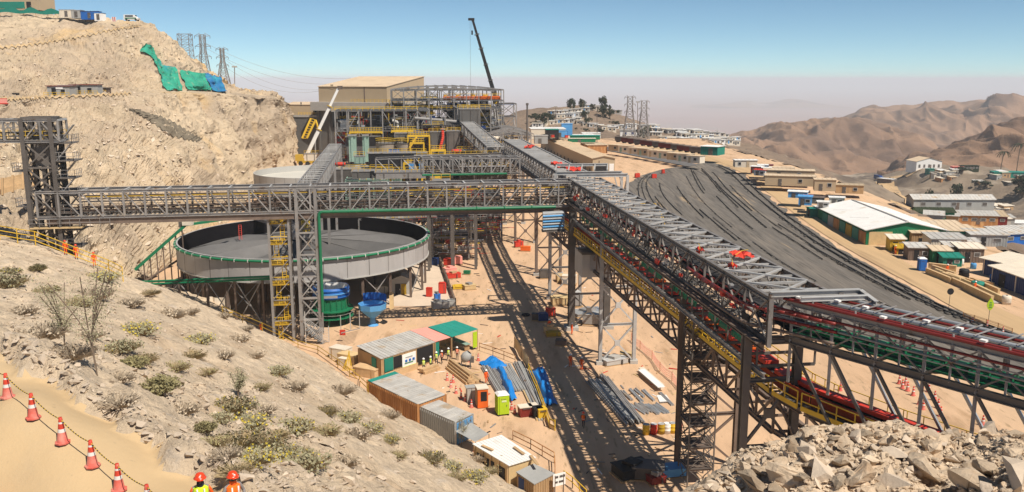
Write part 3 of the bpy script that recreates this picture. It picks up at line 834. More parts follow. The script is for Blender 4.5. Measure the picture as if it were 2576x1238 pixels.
for i, (y, o, sx, sy) in enumerate([(70, 3.2, 1.6, 2.2), (66.5, 1.0, 0.5, 2.4), (73, 0.6, 0.4, 2.6)]):
 t = thing('red_cover', ['crumpled red sheet on the white roof bracing above the scaffold stair', 'red strap hanging on the gallery side near its near end', 'red strap lying over the gallery edge beside the sheet'][i], 'sheet', gal_pt(y, o, 22.2))
 b = MB()
 n = 7
 P = []
 for a in range(n + 1):
  for c in range(n + 1):
   u, v = a / n - 0.5, c / n - 0.5
   P.append((u * sx, v * sy, 0.15 + 0.3 * fbm(Vector((u * 4 + i, v * 4, 2)), 3) - (0.9 if (i and v > 0.2) else 0)))
 b.add(P, [(a * (n + 1) + c, a * (n + 1) + c + 1, (a + 1) * (n + 1) + c + 1, (a + 1) * (n + 1) + c) for a in range(n) for c in range(n)], 'red')
 b.build('sheet', t, T(gal_pt(y, o, 22.2)))
 b = MB(); b.path([Vector((-sx / 2, -sy / 2, 0.3)), Vector((0, 0, 0.45)), Vector((sx / 2, sy / 2, 0.3))], 0.06, 0.06, 'ropeplain'); b.build('tie_rope', t, T(gal_pt(y, o, 22.2)))
far = thing('conveyor_gallery', 'grey ribbed conveyor gallery with red sheets on top, running back beside the long tan shed', 'conveyor', gal_pt(172, 2.3, 19))
gallery(far, gal_pt(132, 2.3, 19.0), gal_pt(214, 2.3, 19.0), 4.7, 3.0, 24, 'steel', 0.36, 0.2, 0.13, roof='ribs', side='X', mtop='steelpale', rails=None)
beam(far, 'girder', gal_pt(132, -0.25, 18.5), gal_pt(214, -0.25, 18.5), 0.3, 0.5, 'steelbrown', 'I')
for k, off in enumerate((-0.05, 4.65)):
 b = MB()
 for i in range(98):
  y = 132.4 + i * 0.83
  b.bar(gal_pt(y, off, 19), gal_pt(y, off, 20.4), 0.07, 0.07, 'steel')
 for z in (19.5, 20.0, 20.4): b.bar(gal_pt(132, off, z), gal_pt(214, off, z), 0.07, 0.07, 'steel')
 tag(b.build('side_bars', far), kind='stuff')
for i, (y, o, sx, sy) in enumerate([(139.5, 3.0, 2.3, 4.2), (145.5, 2.4, 2.6, 3.6), (150.0, 1.9, 2.0, 2.5), (186, 2.2, 1.6, 2.2), (190, 3.4, 1.5, 2.2)]):
 lab = ['red sheet on the ribbed gallery roof, nearest to the portal frame', 'red sheet on the ribbed gallery roof, middle of the row of three', 'red sheet on the ribbed gallery roof, third from the portal frame', 'small red sheet far back on the ribbed gallery, left one of two', 'small red sheet far back on the ribbed gallery, right one of two'][i]
 b = MB(); n = 8; P = []
 for a in range(n + 1):
  for c in range(n + 1):
   u, v = a / n - 0.5, c / n - 0.5
   r = 0.12 * fbm(Vector((u * 5 + i * 3, v * 5, 7)), 3)
   P.append((u * sx * (1 + r * 2), v * sy * (1 + r * 2), 0.25 + 0.55 * fbm(Vector((u * 4 + i, v * 4, 2)), 4)))
 b.add(P, [(a * (n + 1) + c, a * (n + 1) + c + 1, (a + 1) * (n + 1) + c + 1, (a + 1) * (n + 1) + c) for a in range(n) for c in range(n)], 'red')
 tag(b.build('red_cover', None, T(gal_pt(y, o, 22.1))), lab, 'sheet', 'red sheets on the far gallery')
pt = thing('portal_frame', 'pale steel portal frame over the crossing of bridge and gallery', 'frame', gal_pt(130, 2.3, 19))
for (a, b_) in (((131, -1.6), (131, 8.6)), ((127.5, 1.0), (127.5, 8.6))):
 p, q = gal_pt(a[0], a[1], 22.6), gal_pt(b_[0], b_[1], 22.6)
 beam(pt, 'beam', p, q, 0.4, 0.5, 'steelpale', 'I')
for y, o in ((131, 8.6), (127.5, 8.6), (131, -1.6)):
 beam(pt, 'column', gal_pt(y, o, 17.5), gal_pt(y, o, 22.6), 0.4, 0.4, 'steelpale', 'I')
for p, q in (((131, 8.6, 18), (127.5, 8.6, 22.4)), ((131, 7.4, 22.4), (131, 8.6, 18)), ((127.5, 7.4, 22.4), (127.5, 8.6, 18))):
 beam(pt, 'brace', gal_pt(*p), gal_pt(*q), 0.16, 0.16, 'steelpale')
for i in range(5):
 beam(pt, 'roof_tie', gal_pt(131.2, -1.6 + i * 2.0, 23.0), gal_pt(133.5, -1.0 + i * 2.0, 23.6), 0.2, 0.2, 'steelpale')
beam(pt, 'beam', gal_pt(133.5, -1.0, 23.6), gal_pt(133.5, 7.0, 23.6), 0.35, 0.4, 'steelpale', 'I')
handrail(pt, [gal_pt(126, 9.3, 17.4), gal_pt(126, 12.5, 17.4), gal_pt(122, 12.8, 15.5)], 'yellow')
cb = thing('cable_bank', 'block of blue and grey pipes racked under the gallery crossing', 'rack', G(1395, 510, 16))
for r in range(7):
 for k in range(3):
  z = 15.6 + r * 0.38
  p = AY(1366, 505, 121.5); q = AY(1420, 505, 122.5)
  p.z = q.z = z; p.y += k * 0.6; q.y += k * 0.6
  beam(cb, 'pipe', p, q, 0.26, 0.26, 'galv' if k else 'bluelight' if r % 2 else 'galv', 'tube')
boxat(cb, 'tray', (AY(1393, 505, 122.6).x, 122.6, 15.3), (3.4, 2.0, 0.16), 'steeldark')
def lcx(y): return 15.7 - 0.148 * (y - 91)
LD = Vector((-0.1464, 0.9892, 0)); LS = Vector((LD.y, -LD.x, 0))
def low_pt(y, off=0.0, z=0.0): return Vector((lcx(y), y, z)) + LS * off
low = thing('belt_conveyor', 'belt conveyor with yellow guard rails and red covers hung under the grey gallery', 'conveyor', low_pt(100, 0, 14))
y0, y1, nn = 148.0, 60.0, 30
for o in (-1.3, 1.3):
 beam(low, 'chord', low_pt(y0, o, 14.0), low_pt(y1, o, 14.0), 0.25, 0.4, 'steelbrown', 'I')
 beam(low, 'chord', low_pt(y0, o, 11.3), low_pt(y1, o, 11.3), 0.3, 0.4, 'steelbrown', 'I')
for i in range(nn + 1):
 y = lerp(y0, y1, i / nn)
 for o in (-1.3, 1.3):
  beam(low, 'post', low_pt(y, o, 11.3), low_pt(y, o, 14.0), 0.18, 0.18, 'steelbrown')
  if i < nn:
   yy = lerp(y0, y1, (i + 1) / nn)
   beam(low, 'diagonal', low_pt(y, o, 11.3 if i % 2 else 14.0), low_pt(yy, o, 14.0 if i % 2 else 11.3), 0.17, 0.17, 'steelbrown')
 beam(low, 'floor_beam', low_pt(y, -1.3, 11.25), low_pt(y, 1.3, 11.25), 0.18, 0.18, 'steelbrown')
b = MB()
for i in range(142):
 y = y0 - 0.3 - i * 0.62
 for o0, o1 in ((-1.75, -0.75), (0.75, 1.75)): b.bar(low_pt(y, o0, 14.26), low_pt(y, o1, 14.26), 0.26, 0.06, 'grate')
tag(b.build('walkway', low), kind='stuff')
beam(low, 'kick_plate', low_pt(y0, -1.78, 14.45), low_pt(y1, -1.78, 14.45), 0.06, 0.35, 'yellow')
for k in range(int((y0 - y1) / 4)):
 handrail(low, [low_pt(y0 - k * 4 - 0.15, -1.74, 14.3), low_pt(y0 - k * 4 - 3.85, -1.74, 14.3)], 'yellow', 1.15, 1.3, 0.08)
handrail(low, [low_pt(y0, 1.74, 14.3), low_pt(y1, 1.74, 14.3)], 'yellow', 1.15, 2.0, 0.06)
beam(low, 'belt', low_pt(y0, 0, 15.0), low_pt(y1, 0, 15.0), 1.1, 0.05, 'rubber')
beam(low, 'side_panel', low_pt(y0, -0.68, 14.75), low_pt(y1, -0.68, 14.75), 0.06, 0.75, 'beltred')
beam(low, 'side_panel', low_pt(y0, 0.68, 14.75), low_pt(y1, 0.68, 14.75), 0.06, 0.75, 'beltred')
for i in range(40):
 y = 122 - i * 1.55
 if i % 7 in (3,): continue
 L_ = 1.2 + 0.25 * (i % 2)
 beam(low, 'belt_cover', low_pt(y, -0.1, 15.35 + 0.05 * (i % 3)), low_pt(y - L_, -0.1, 15.35 + 0.05 * (i % 3)), 1.15, 0.32, 'red' if i % 5 else 'orange')
bend = [low_pt(60, 0, 14), Vector((21.2, 57.3, 14)), Vector((24.2, 52.5, 13.9)), Vector((28.5, 47.5, 13.6)), Vector((34, 42, 13.2))]
lb = thing('belt_conveyor', 'curved end of the red belt conveyor with yellow rails, dipping behind the boulders', 'conveyor', bend[1])
for k in range(len(bend) - 1):
 p, q = bend[k], bend[k + 1]
 s = (q - p).cross(Z3).normalized()
 beam(lb, 'floor', p + Z3 * 0.25, q + Z3 * 0.25, 3.4, 0.1, 'grate')
 beam(lb, 'side_panel', p + s * 0.68 + Z3 * 0.75, q + s * 0.68 + Z3 * 0.75, 0.06, 0.85, 'beltred')
 beam(lb, 'side_panel', p - s * 0.68 + Z3 * 0.75, q - s * 0.68 + Z3 * 0.75, 0.06, 0.85, 'beltred')
 beam(lb, 'belt', p + Z3 * 1.0, q + Z3 * 1.0, 1.2, 0.05, 'rubber')
 beam(lb, 'belt_cover', p + Z3 * 1.3 - s * 0.2, q + Z3 * 1.3 - s * 0.2, 0.8, 0.3, 'red')
 beam(lb, 'kick_plate', p + s * 1.7 + Z3 * 0.4, q + s * 1.7 + Z3 * 0.4, 0.06, 0.35, 'yellow')
 handrail(lb, [p + s * 1.68 + Z3 * 0.3, q + s * 1.68 + Z3 * 0.3], 'yellow', 1.2, 1.4, 0.07)
 handrail(lb, [p - s * 1.68 + Z3 * 0.3, q - s * 1.68 + Z3 * 0.3], 'yellow', 1.2, 1.4, 0.05)
 for o in (-1.3, 1.3):
  beam(lb, 'chord', p + s * o, q + s * o, 0.25, 0.4, 'steelbrown', 'I')
  beam(lb, 'chord', p + s * o - Z3 * 2.6, q + s * o - Z3 * 2.6, 0.25, 0.35, 'steelbrown', 'I')
  beam(lb, 'diagonal', p + s * o, q + s * o - Z3 * 2.6, 0.16, 0.16, 'steelbrown')
PIER = [(59, 'dark grey pier beside the boulders at the gallery bend', -0.6, 3.2, 'steeldark', 0.55, 18.9), (77.5, 'braced steel pier beside the tall scaffold stair', 0.9, 6.6, 'steelbrown', 0.5, 18.9),
  (108.5, 'pale braced pier standing beyond the stacked pipes', 0.5, 5.0, 'steelpale', 0.45, 18.9), (125.0, 'massive dark pier under the gallery crossing', -0.1, 5.2, 'steeldark', 0.95, 18.9),
  (143.5, 'slim braced pier just behind the gallery crossing', -0.2, 5.0, 'steel', 0.5, 18.9), (161, 'braced pier third behind the gallery crossing, above the red covers', 0.2, 4.8, 'steelbrown', 0.5, 18.9), (192, 'braced pier far back under the ribbed gallery', 0.2, 4.8, 'steelbrown', 0.5, 18.9), (212, 'last braced pier at the back end of the ribbed gallery', 0.2, 4.8, 'steelbrown', 0.5, 18.9)]
for (y, lab, o0, o1, m, w, zt) in PIER:
 t = thing('gallery_pier', lab, 'pier', gal_pt(y, (o0 + o1) / 2, 0), 'piers of the main gallery')
 L0, L1 = gal_pt(y, o0, 0), gal_pt(y, o1, 0)
 z0 = zyard(L0.x, L0.y) - 0.3
 for p in (L0, L1):
  beam(t, 'column', (p.x, p.y, z0), (p.x, p.y, zt), w, w, m, 'I', up=(GD.x, GD.y, 0))
  boxat(t, 'footing', (p.x, p.y, z0 + 0.35), (w * 2.2, w * 2.2, 0.9), 'concrete')
 nb = 3
 for k in range(nb):
  a, c = lerp(z0 + 0.6, 15.5, k / nb), lerp(z0 + 0.6, 15.5, (k + 1) / nb)
  beam(t, 'brace', (L0.x, L0.y, a), (L1.x, L1.y, c), 0.2, 0.2, m)
  beam(t, 'brace', (L1.x, L1.y, a), (L0.x, L0.y, c), 0.2, 0.2, m)
  beam(t, 'tie_beam', (L0.x, L0.y, c), (L1.x, L1.y, c), 0.28, 0.3, m, 'I')
  mid = (L0 + L1) / 2
  boxat(t, 'gusset_plate', (mid.x, mid.y, (a + c) / 2), (0.7, 0.26, 0.7), m, math.atan2(GS.y, GS.x))
 beam(t, 'cap_beam', (L0.x, L0.y, zt - 0.5), (L1.x, L1.y, zt - 0.5), 0.4, 0.5, m, 'I')
bx = thing('duct_box', 'plain grey steel chute box hanging beside the massive dark pier', 'chute', gal_pt(117, 0, 12))
q = gal_pt(116.5, 0.4, 0)
boxat(bx, 'casing', (q.x, q.y, 12.0), (2.6, 5.0, 3.2), 'concrete', math.atan2(GS.y, GS.x))
boxat(bx, 'lid', (q.x + 0.3, q.y - 1.5, 13.75), (3.1, 3.0, 0.3), 'steeldark', math.atan2(GS.y, GS.x))
boxat(bx, 'louvre', (q.x + 0.9, q.y - 2.56, 12.4), (1.5, 0.1, 2.2), 'steel', math.atan2(GS.y, GS.x))
st = thing('scaffold_stair', 'tall dark scaffold stair tower with platforms beside the gallery', 'scaffold', gal_pt(75, 1.2, 0))
C = [gal_pt(76.2, 0.6), gal_pt(76.2, 3.0), gal_pt(73.6, 3.0), gal_pt(73.6, 0.6)]
tower(st, [(c.x, c.y) for c in C], -0.3, 16.5, 8, 'steeldark', 0.12, 0.06, colname='standard')
for k in range(7):
 z = 1.6 + k * 2.1
 mid = (C[0] + C[2]) / 2
 boxat(st, 'platform', (mid.x, mid.y, z), (2.3, 2.5, 0.12), 'steelbrown', math.atan2(GS.y, GS.x))
 a, c = (C[0].lerp(C[3], 0.2), C[1].lerp(C[2], 0.8)) if k % 2 else (C[1].lerp(C[2], 0.2), C[0].lerp(C[3], 0.8))
 beam(st, 'stair_flight', a + Z3 * z, c + Z3 * (z + 2.1), 0.7, 0.1, 'steeldark')
 b = MB()
 for i in range(4):
  p, r = C[i] + Z3 * z, C[(i + 1) % 4] + Z3 * z
  for h in (0.5, 1.0): b.bar(p + Z3 * h, r + Z3 * h, 0.05, 0.05, 'steeldark')
 b.build('guard_rail', st)
RD = Vector((0.59, -0.807, 0)).normalized(); RS = RD.cross(Z3).normalized()
R0 = Vector((18.6, 57.0, 0))
def rack_pt(l, off, z): return R0 + RD * l + RS * off + Z3 * z
rk = thing('pipe_rack', 'dark steel pipe rack carrying red and grey pipes above the boulders', 'rack', rack_pt(14, 0, 19))
LR = 38
for o in (-3.2, 0.0):
 beam(rk, 'girder', rack_pt(0, o, 19.2), rack_pt(LR, o, 19.2), 0.3, 0.5, 'steeldark', 'I')
 beam(rk, 'top_girder', rack_pt(0, o, 21.7), rack_pt(LR, o, 21.7), 0.24, 0.32, 'steel', 'I')
for i in range(13):
 l = 0.4 + i * 3.1
 for o in (-3.2, 0.0):
  beam(rk, 'post', rack_pt(l, o, 16.2 if o == 0 else 19.2), rack_pt(l, o, 21.7), 0.16, 0.16, 'steel')
  beam(rk, 'strut', rack_pt(l, o, 19.1), rack_pt(l + 3.6, o, 14.0), 0.17, 0.17, 'galv' if o else 'steeldark')
 beam(rk, 'cross_beam', rack_pt(l, -3.3, 21.55), rack_pt(l, 0.1, 21.55), 0.18, 0.2, 'steelpale')
 beam(rk, 'cross_beam', rack_pt(l, -3.3, 19.35), rack_pt(l, 0.1, 19.35), 0.18, 0.2, 'steeldark')
 if i < 12:
  beam(rk, 'roof_brace', rack_pt(l, -3.2, 21.75), rack_pt(l + 3.1, -1.6, 21.75), 0.08, 0.08, 'steel')
  for a_ in (0.8, 1.6, 2.4): beam(rk, 'roof_tie', rack_pt(l + a_, -3.2, 22.22), rack_pt(l + a_, -0.6, 22.22), 0.08, 0.06, 'steel')
  for z_ in (20.3, 20.9): beam(rk, 'rail', rack_pt(l, 0.12, z_), rack_pt(l + 3.1, 0.12, z_), 0.06, 0.06, 'steel')
  for z_, w_ in ((19.4, 21.6), (21.6, 19.4)): beam(rk, 'diagonal', rack_pt(l, 0.05, z_), rack_pt(l + 3.1, 0.05, w_), 0.1, 0.1, 'steelmid')
  beam(rk, 'post', rack_pt(l + 1.55, 0, 19.3), rack_pt(l + 1.55, 0, 22.2), 0.1, 0.1, 'steel')
for o, z, d_, m in ((0.15, 21.98, 0.2, 'redpipe'), (-0.3, 21.98, 0.2, 'redpipe'), (-0.75, 21.98, 0.16, 'steeldark'), (-1.2, 22.0, 0.28, 'galv'), (-1.75, 21.98, 0.2, 'steelbrown'), (-2.4, 21.98, 0.2, 'redpipe'), (-3.0, 22.0, 0.26, 'galv'), (0.05, 21.2, 0.18, 'redpipe'), (0.1, 20.6, 0.14, 'steel')):
 beam(rk, 'pipe', rack_pt(-1.2, o, z), rack_pt(LR, o, z), d_, d_, m, 'tube')
for i in range(18):
 l = 1 + i * 2.0
 boxat(rk, 'pipe_clamp', rack_pt(l, -1.15 if i % 3 else 0.15, 22.28), (0.35, 0.3, 0.12), 'white', math.atan2(RD.y, RD.x))
gb = thing('green_belt', 'bright green conveyor hoods running inside the pipe rack above the boulders', 'conveyor', rack_pt(14, -1.2, 19.9))
beam(gb, 'tray', rack_pt(0, -1.1, 19.62), rack_pt(LR, -1.1, 19.62), 1.5, 0.14, 'green')
for i in range(30):
 l = 0.8 + i * 1.25
 beam(gb, 'belt_hood', rack_pt(l, -1.1, 20.05), rack_pt(l + 1.05, -1.1, 20.05), 1.35, 0.62, 'green', 'tube')
 beam(gb, 'hood_rib', rack_pt(l + 1.06, -1.75, 20.42), rack_pt(l + 1.06, -0.4, 20.42), 0.12, 0.1, 'green')
jn = thing('pipe_bend', 'curved red pipes joining the gallery to the pipe rack', 'pipes', Vector((18.5, 60, 20)))
for k, (off, z) in enumerate(((-0.4, 20.9), (0.2, 20.3), (-0.5, 19.6))):
 b = MB()
 pts = smoothline([gal_pt(72, off - 0.3, z), gal_pt(64, off - 0.3, z), gal_pt(59.5, off, z), rack_pt(0, 0.3 - off * 0.4, z + 0.2), rack_pt(4, 0.3 - off * 0.4, z + 0.3)], 18)
 b.path(pts, 0.22, 0.22, 'redpipe' if k < 2 else 'steelbrown', 8)
 b.build('pipe', jn, smooth=True)
bx2 = thing('gallery_end_frame', 'pale steel end frame where the gallery stops at the pipe rack', 'frame', gal_pt(57, 2, 19))
for o in (-0.1, 4.8): beam(bx2, 'column', gal_pt(56.6, o, 18.7), gal_pt(56.6, o, 22.4), 0.3, 0.3, 'steelmid', 'I')
beam(bx2, 'beam', gal_pt(56.6, -0.2, 22.4), gal_pt(56.6, 6.2, 22.4), 0.4, 0.35, 'steelpale', 'I')
beam(bx2, 'beam', gal_pt(55.4, 1.4, 22.3), gal_pt(55.4, 6.0, 22.3), 0.3, 0.3, 'steelpale', 'I')
beam(bx2, 'beam', gal_pt(56.6, 6.2, 22.4), gal_pt(54.2, 6.0, 22.2), 0.3, 0.3, 'steelpale', 'I')
# cross bridge
BA, BB = Vector((-61.5, 113.6, 0)), Vector((9.4, 125.5, 0))
BD = (BB - BA).normalized(); BN = Vector((-BD.y, BD.x, 0))
def br_pt(l, off, z): return BA + BD * l + BN * off + Z3 * z
BL = (BB - BA).length
br = thing('conveyor_bridge', 'long grey steel truss conveyor bridge crossing above the round tank', 'bridge', br_pt(BL / 2, 1.8, 18.5))
gallery(br, br_pt(-1.0, 1.8, 18.5), br_pt(BL, 1.8, 18.5), 3.6, 3.4, 27, 'steel', 0.36, 0.22, 0.13, roof='ties', side='N', mtop='steelpale', rails='steelbrown')
beam(br, 'girder', br_pt(0, 0.1, 17.95), br_pt(BL, 0.1, 17.95), 0.3, 0.75, 'steelbrown', 'I')
for z, o, m in ((19.9, 0.5, 'steelbrown'), (20.5, 0.7, 'steel'), (20.9, 0.4, 'steel'), (19.4, 0.45, 'steelbrown'), (21.3, 0.6, 'steelbrown'), (19.0, 3.0, 'yellowdeep'), (20.2, 3.2, 'steel'), (20.8, 3.2, 'yellowdeep')):
 beam(br, 'pipe', br_pt(4, o, z), br_pt(BL - 1, o, z), 0.17, 0.17, m, 'tube')
for i in range(27):
 l = 1.5 + i * BL / 27.6
 boxat(br, 'chute_bracket', br_pt(l, 0.9, 19.2), (0.35, 0.5, 0.6), 'steeldark', math.atan2(BD.y, BD.x) + 0.5)
gpipe = thing('green_pipe', 'bright green pipe slung under the bridge and down the pier', 'pipe', br_pt(34.5, -0.3, 18))
lp = 35.2
b = MB(); b.path([br_pt(lp, -0.35, 4.2), br_pt(lp, -0.35, 18.1), br_pt(lp + 0.15, -0.35, 18.4), br_pt(lp + 0.5, -0.35, 18.5), br_pt(BL - 3.2, -0.35, 18.4)], 0.42, 0.42, 'green', 10); b.build('pipe', gpipe, smooth=False)
for i in range(8):
 q = br_pt(lp + 2 + i * 4, -0.35, 18.5)
 beam(gpipe, 'pipe_flange', q - BD * 0.06, q + BD * 0.06, 0.56, 0.56, 'green', 'tube')
bp = thing('bridge_pier', 'slender grey lattice pier under the bridge in front of the round tank', 'pier', br_pt(33.5, 1.5, 0))
C = [br_pt(32.2, 0.0, 0), br_pt(34.8, 0.0, 0), br_pt(34.8, 3.6, 0), br_pt(32.2, 3.6, 0)]
tower(bp, [(c.x, c.y) for c in C], 0, 21.8, 7, 'steel', 0.42, 0.16)
for k in (1, 2): beam(bp, 'tie_beam', br_pt(32.2, -0.02, 21.8 * k / 7), br_pt(37.3 if k == 2 else 34.8, -0.02, 21.8 * k / 7), 0.2, 0.3, 'steel')
ys = thing('stair_tower', 'stair tower with yellow ladders and landings left of the bridge pier', 'stair', br_pt(29.8, 1.2, 0))
C = [br_pt(28.3, 0.4, 0), br_pt(31.0, 0.4, 0), br_pt(31.0, 3.0, 0), br_pt(28.3, 3.0, 0)]
tower(ys, [(c.x, c.y) for c in C], 0, 18, 6, 'steel', 0.32, 0.10, xb=False)
for k in range(6):
 z = 2.4 + k * 2.9
 boxat(ys, 'landing', br_pt(29.65, 1.7, z), (2.6, 2.5, 0.18), 'yellowdeep', math.atan2(BD.y, BD.x))
 handrail(ys, [br_pt(28.4, 0.45, z), br_pt(30.9, 0.45, z), br_pt(30.9, 2.9, z)], 'yellow', 1.1, 0.9, 0.07)
 b = MB()
 for o in (0.0, 0.55): b.bar(br_pt(28.9 + o + (k % 2) * 0.9, 1.0, z - 2.4), br_pt(28.9 + o + (k % 2) * 0.9, 1.0, z + 0.9), 0.09, 0.09, 'yellow')
 for r in range(9): b.bar(br_pt(28.9 + (k % 2) * 0.9, 1.0, z - 2.2 + r * 0.33), br_pt(29.45 + (k % 2) * 0.9, 1.0, z - 2.2 + r * 0.33), 0.05, 0.05, 'yellow')
 b.build('ladder', ys)
 boxat(ys, 'bin', br_pt(30.2, 1.9, z + 0.5), (0.7, 0.8, 0.9), ['yellowdeep', 'steel', 'yellow'][k % 3])
tt = thing('transfer_tower', 'tall dark transfer tower with stair platforms where the bridge meets the slope', 'tower', br_pt(0.2, 1.5, 12))
C = [br_pt(-1.9, 0.2, 0), br_pt(1.6, 0.2, 0), br_pt(1.6, 3.6, 0), br_pt(-1.9, 3.6, 0)]
tower(tt, [(c.x, c.y) for c in C], 9, 31.6, 7, 'steeldark', 0.55, 0.18)
for c in (br_pt(0, 1.2, 0), br_pt(0.4, 2.6, 0)): beam(tt, 'column', (c.x, c.y, 9), (c.x, c.y, 31), 0.5, 0.5, 'steeldark', 'I')
for k in range(7):
 z = 14.5 + k * 2.3
 boxat(tt, 'platform', br_pt(2.6 + 0.3 * (k % 2), 1.6, z), (2.8, 3.0, 0.14), 'steeldark', math.atan2(BD.y, BD.x))
 handrail(tt, [br_pt(1.4, 0.1, z), br_pt(4.0, 0.1, z), br_pt(4.0, 3.0, z)], 'steel', 1.1, 0.8, 0.05)
 beam(tt, 'stair_flight', br_pt(1.8, 0.6 if k % 2 else 2.2, z), br_pt(3.8, 0.6 if k % 2 else 2.2, z + 2.3), 0.7, 0.12, 'steel')
 if k % 2 == 0:
  boxat(tt, 'platform', br_pt(-2.7, 1.2, z + 1.0), (1.6, 2.4, 0.14), 'steeldark', math.atan2(BD.y, BD.x))
  handrail(tt, [br_pt(-3.5, 2.2, z + 1.0), br_pt(-3.5, 0.0, z + 1.0), br_pt(-1.9, 0.0, z + 1.0)], 'steel', 1.1, 0.8, 0.05)
boxat(tt, 'chute', br_pt(0.2, 1.8, 27.5), (2.2, 2.0, 4.5), 'steeldark', math.atan2(BD.y, BD.x))
boxat(tt, 'deck', br_pt(1.2, 0.3, 17.2), (6.5, 1.6, 0.16), 'ply', math.atan2(BD.y, BD.x))
handrail(tt, [br_pt(-2, -0.5, 17.3), br_pt(8, -0.5, 17.3)], 'steel', 1.1, 1.2, 0.06)
ug = thing('upper_gallery', 'short high truss gallery leaving the picture above the transfer tower', 'conveyor', br_pt(-8, 1.5, 29))
gallery(ug, br_pt(2.5, 1.8, 28.6), br_pt(-26, 1.8, 28.6), 3.4, 2.7, 13, 'steel', 0.34, 0.24, 0.13, roof='ties', side='W', mtop='steelpale', rails='yellow')
# thickener tanks
def ring(b, r0, r1, z0, z1, m, n=96):
 b.lathe([(r0, z0), (r1, z0), (r1, z1), (r0, z1), (r0, z0)], m, n)
def thickener(lab, c, r, zr, h, zg, legs, mw='tankgrey', inner='liner', cover=True, surf='slurry', rim='green', nbr=0, group='round thickener tanks'):
 t = thing('thickener_tank', lab, 'tank', (c[0], c[1], zg), group)
 M = T(c[0], c[1], 0)
 for i in range(36):
  b = MB(); b.lathe([(r + 0.02 * (i % 2), zr - h), (r + 0.02 * (i % 2), zr)], mw, 4, a0=i * math.pi / 18 + 0.002, a1=(i + 1) * math.pi / 18 - 0.002); b.build('wall_plate', t, M, True)
 b = MB(); b.lathe([(r - 0.04, zr - h), (r - 0.04, zr)], 'steeldark', 96); b.build('wall', t, M, True)
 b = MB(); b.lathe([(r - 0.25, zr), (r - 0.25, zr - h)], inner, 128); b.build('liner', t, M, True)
 b = MB(); ring(b, r - 0.25, r + 0.02, zr, zr + 0.04, mw, 128); b.build('top_rim', t, M)
 b = MB(); ring(b, r - 0.02, r + 0.12, zr - h - 0.18, zr - h + 0.02, 'tankpale', 128); b.build('bottom_rim', t, M)
 b = MB(); b.lathe([(r - 0.1, zr - h), (r * 0.12, zr - h - r * 0.13), (0.01, zr - h - r * 0.13)], 'darkconcrete', 96); b.build('floor_cone', t, M, True)
 if rim:
  b = MB(); ring(b, r + 0.10, r + 0.42, zr - 0.42, zr - 0.10, rim, 128); rp_ = b.build('ring_pipe', t, M, True)
  me = MB().box((0, 0, 0), (0.34, 0.12, 0.42), 'reflect').mesh('bracket')
  for i in range(nbr):
   a = 2 * math.pi * (i + 0.3) / nbr
   put('bracket', me, M @ RZ(a) @ T(r + 0.28, 0, zr - 0.28), rp_)
 for i in range(legs):
  a = 2 * math.pi * (i + 0.5) / legs; a2 = 2 * math.pi * (i + 1.5) / legs
  p = Vector((c[0] + (r - 0.6) * math.cos(a), c[1] + (r - 0.6) * math.sin(a), 0)); q = Vector((c[0] + (r - 0.6) * math.cos(a2), c[1] + (r - 0.6) * math.sin(a2), 0))
  beam(t, 'leg', p + Z3 * zg, p + Z3 * (zr - h), 0.38, 0.38, 'steelbrown', 'I')
  if i % 2 == 0:
   beam(t, 'brace', p + Z3 * (zg + 0.2), q + Z3 * (zr - h - 0.2), 0.14, 0.14, 'steel')
   beam(t, 'brace', q + Z3 * (zg + 0.2), p + Z3 * (zr - h - 0.2), 0.14, 0.14, 'steel')
  if i % 2 == 0:
   p2 = Vector((c[0] + r * 0.55 * math.cos(a), c[1] + r * 0.55 * math.sin(a), 0))
   beam(t, 'leg', p2 + Z3 * zg, p2 + Z3 * (zr - h - r * 0.05), 0.38, 0.38, 'steelbrown', 'I')
 if cover:
  nR = 10
  for s_ in range(nR):
   a0, a1 = 2 * math.pi * s_ / nR, 2 * math.pi * (s_ + 1) / nR
   b = MB(); P = []; nu, nv = 10, 8
   for i in range(nu + 1):
    rr = lerp(0.05 * r, r * 0.965, i / nu)
    for j in range(nv + 1):
     a = lerp(a0, a1, j / nv)
     sag = (1 - abs(2 * j / nv - 1)) * 0.9 * math.sin(math.pi * min(1, i / nu * 0.9 + 0.08))
     edge = 0.5 * sstep(0.8, 1.0, i / nu)
     P.append((rr * math.cos(a), rr * math.sin(a), zr - 0.55 - 1.55 * (i / nu) ** 1.3 - sag * 1.7 - edge + 0.05 * math.sin(rr * 3 + j)))
   b.add(P, [(i * (nv + 1) + j, i * (nv + 1) + j + 1, (i + 1) * (nv + 1) + j + 1, (i + 1) * (nv + 1) + j)[::-1] for i in range(nu) for j in range(nv)], 'cover')
   b.build('cover_panel', t, M, True)
 else:
  b = MB(); b.lathe([(r - 0.26, zr - 1.5), (r * 0.78, zr - 1.35), (r * 0.5, zr - 1.2), (0.01, zr - 1.1)], surf, 96); b.build('slurry', t, M, True)
 return t
TC = (-36.5, 151.7)
tk = thickener('big grey round tank with dark fabric cover and green rim, under the bridge', TC, 21.5, 9.5, 3.6, 0, 24, nbr=60)
tk2 = thickener('pale round tank filled with light slurry at the foot of the cliff', (G(815, 436, 12).x, G(815, 436, 12).y), 18.0, 12.6, 4.4, 2.5, 20, mw='tankpale', inner='tankpale', cover=False, rim=None)
c3 = G(905, 505, 9.0)
tk3 = thickener('smaller grey round tank half hidden behind the covered tank', (c3.x, c3.y), 13.2, 9.2, 3.4, 0.5, 16, cover=False, surf='rubber', rim='green', nbr=0)
rb = thing('rake_bridge', 'grey walkway bridge with drive platform over the covered tank', 'walkway', (TC[0], TC[1], 10))
a = math.radians(128)
e = Vector((math.cos(a), math.sin(a), 0)); f = Vector((-e.y, e.x, 0)); c0 = Vector((TC[0], TC[1], 0))
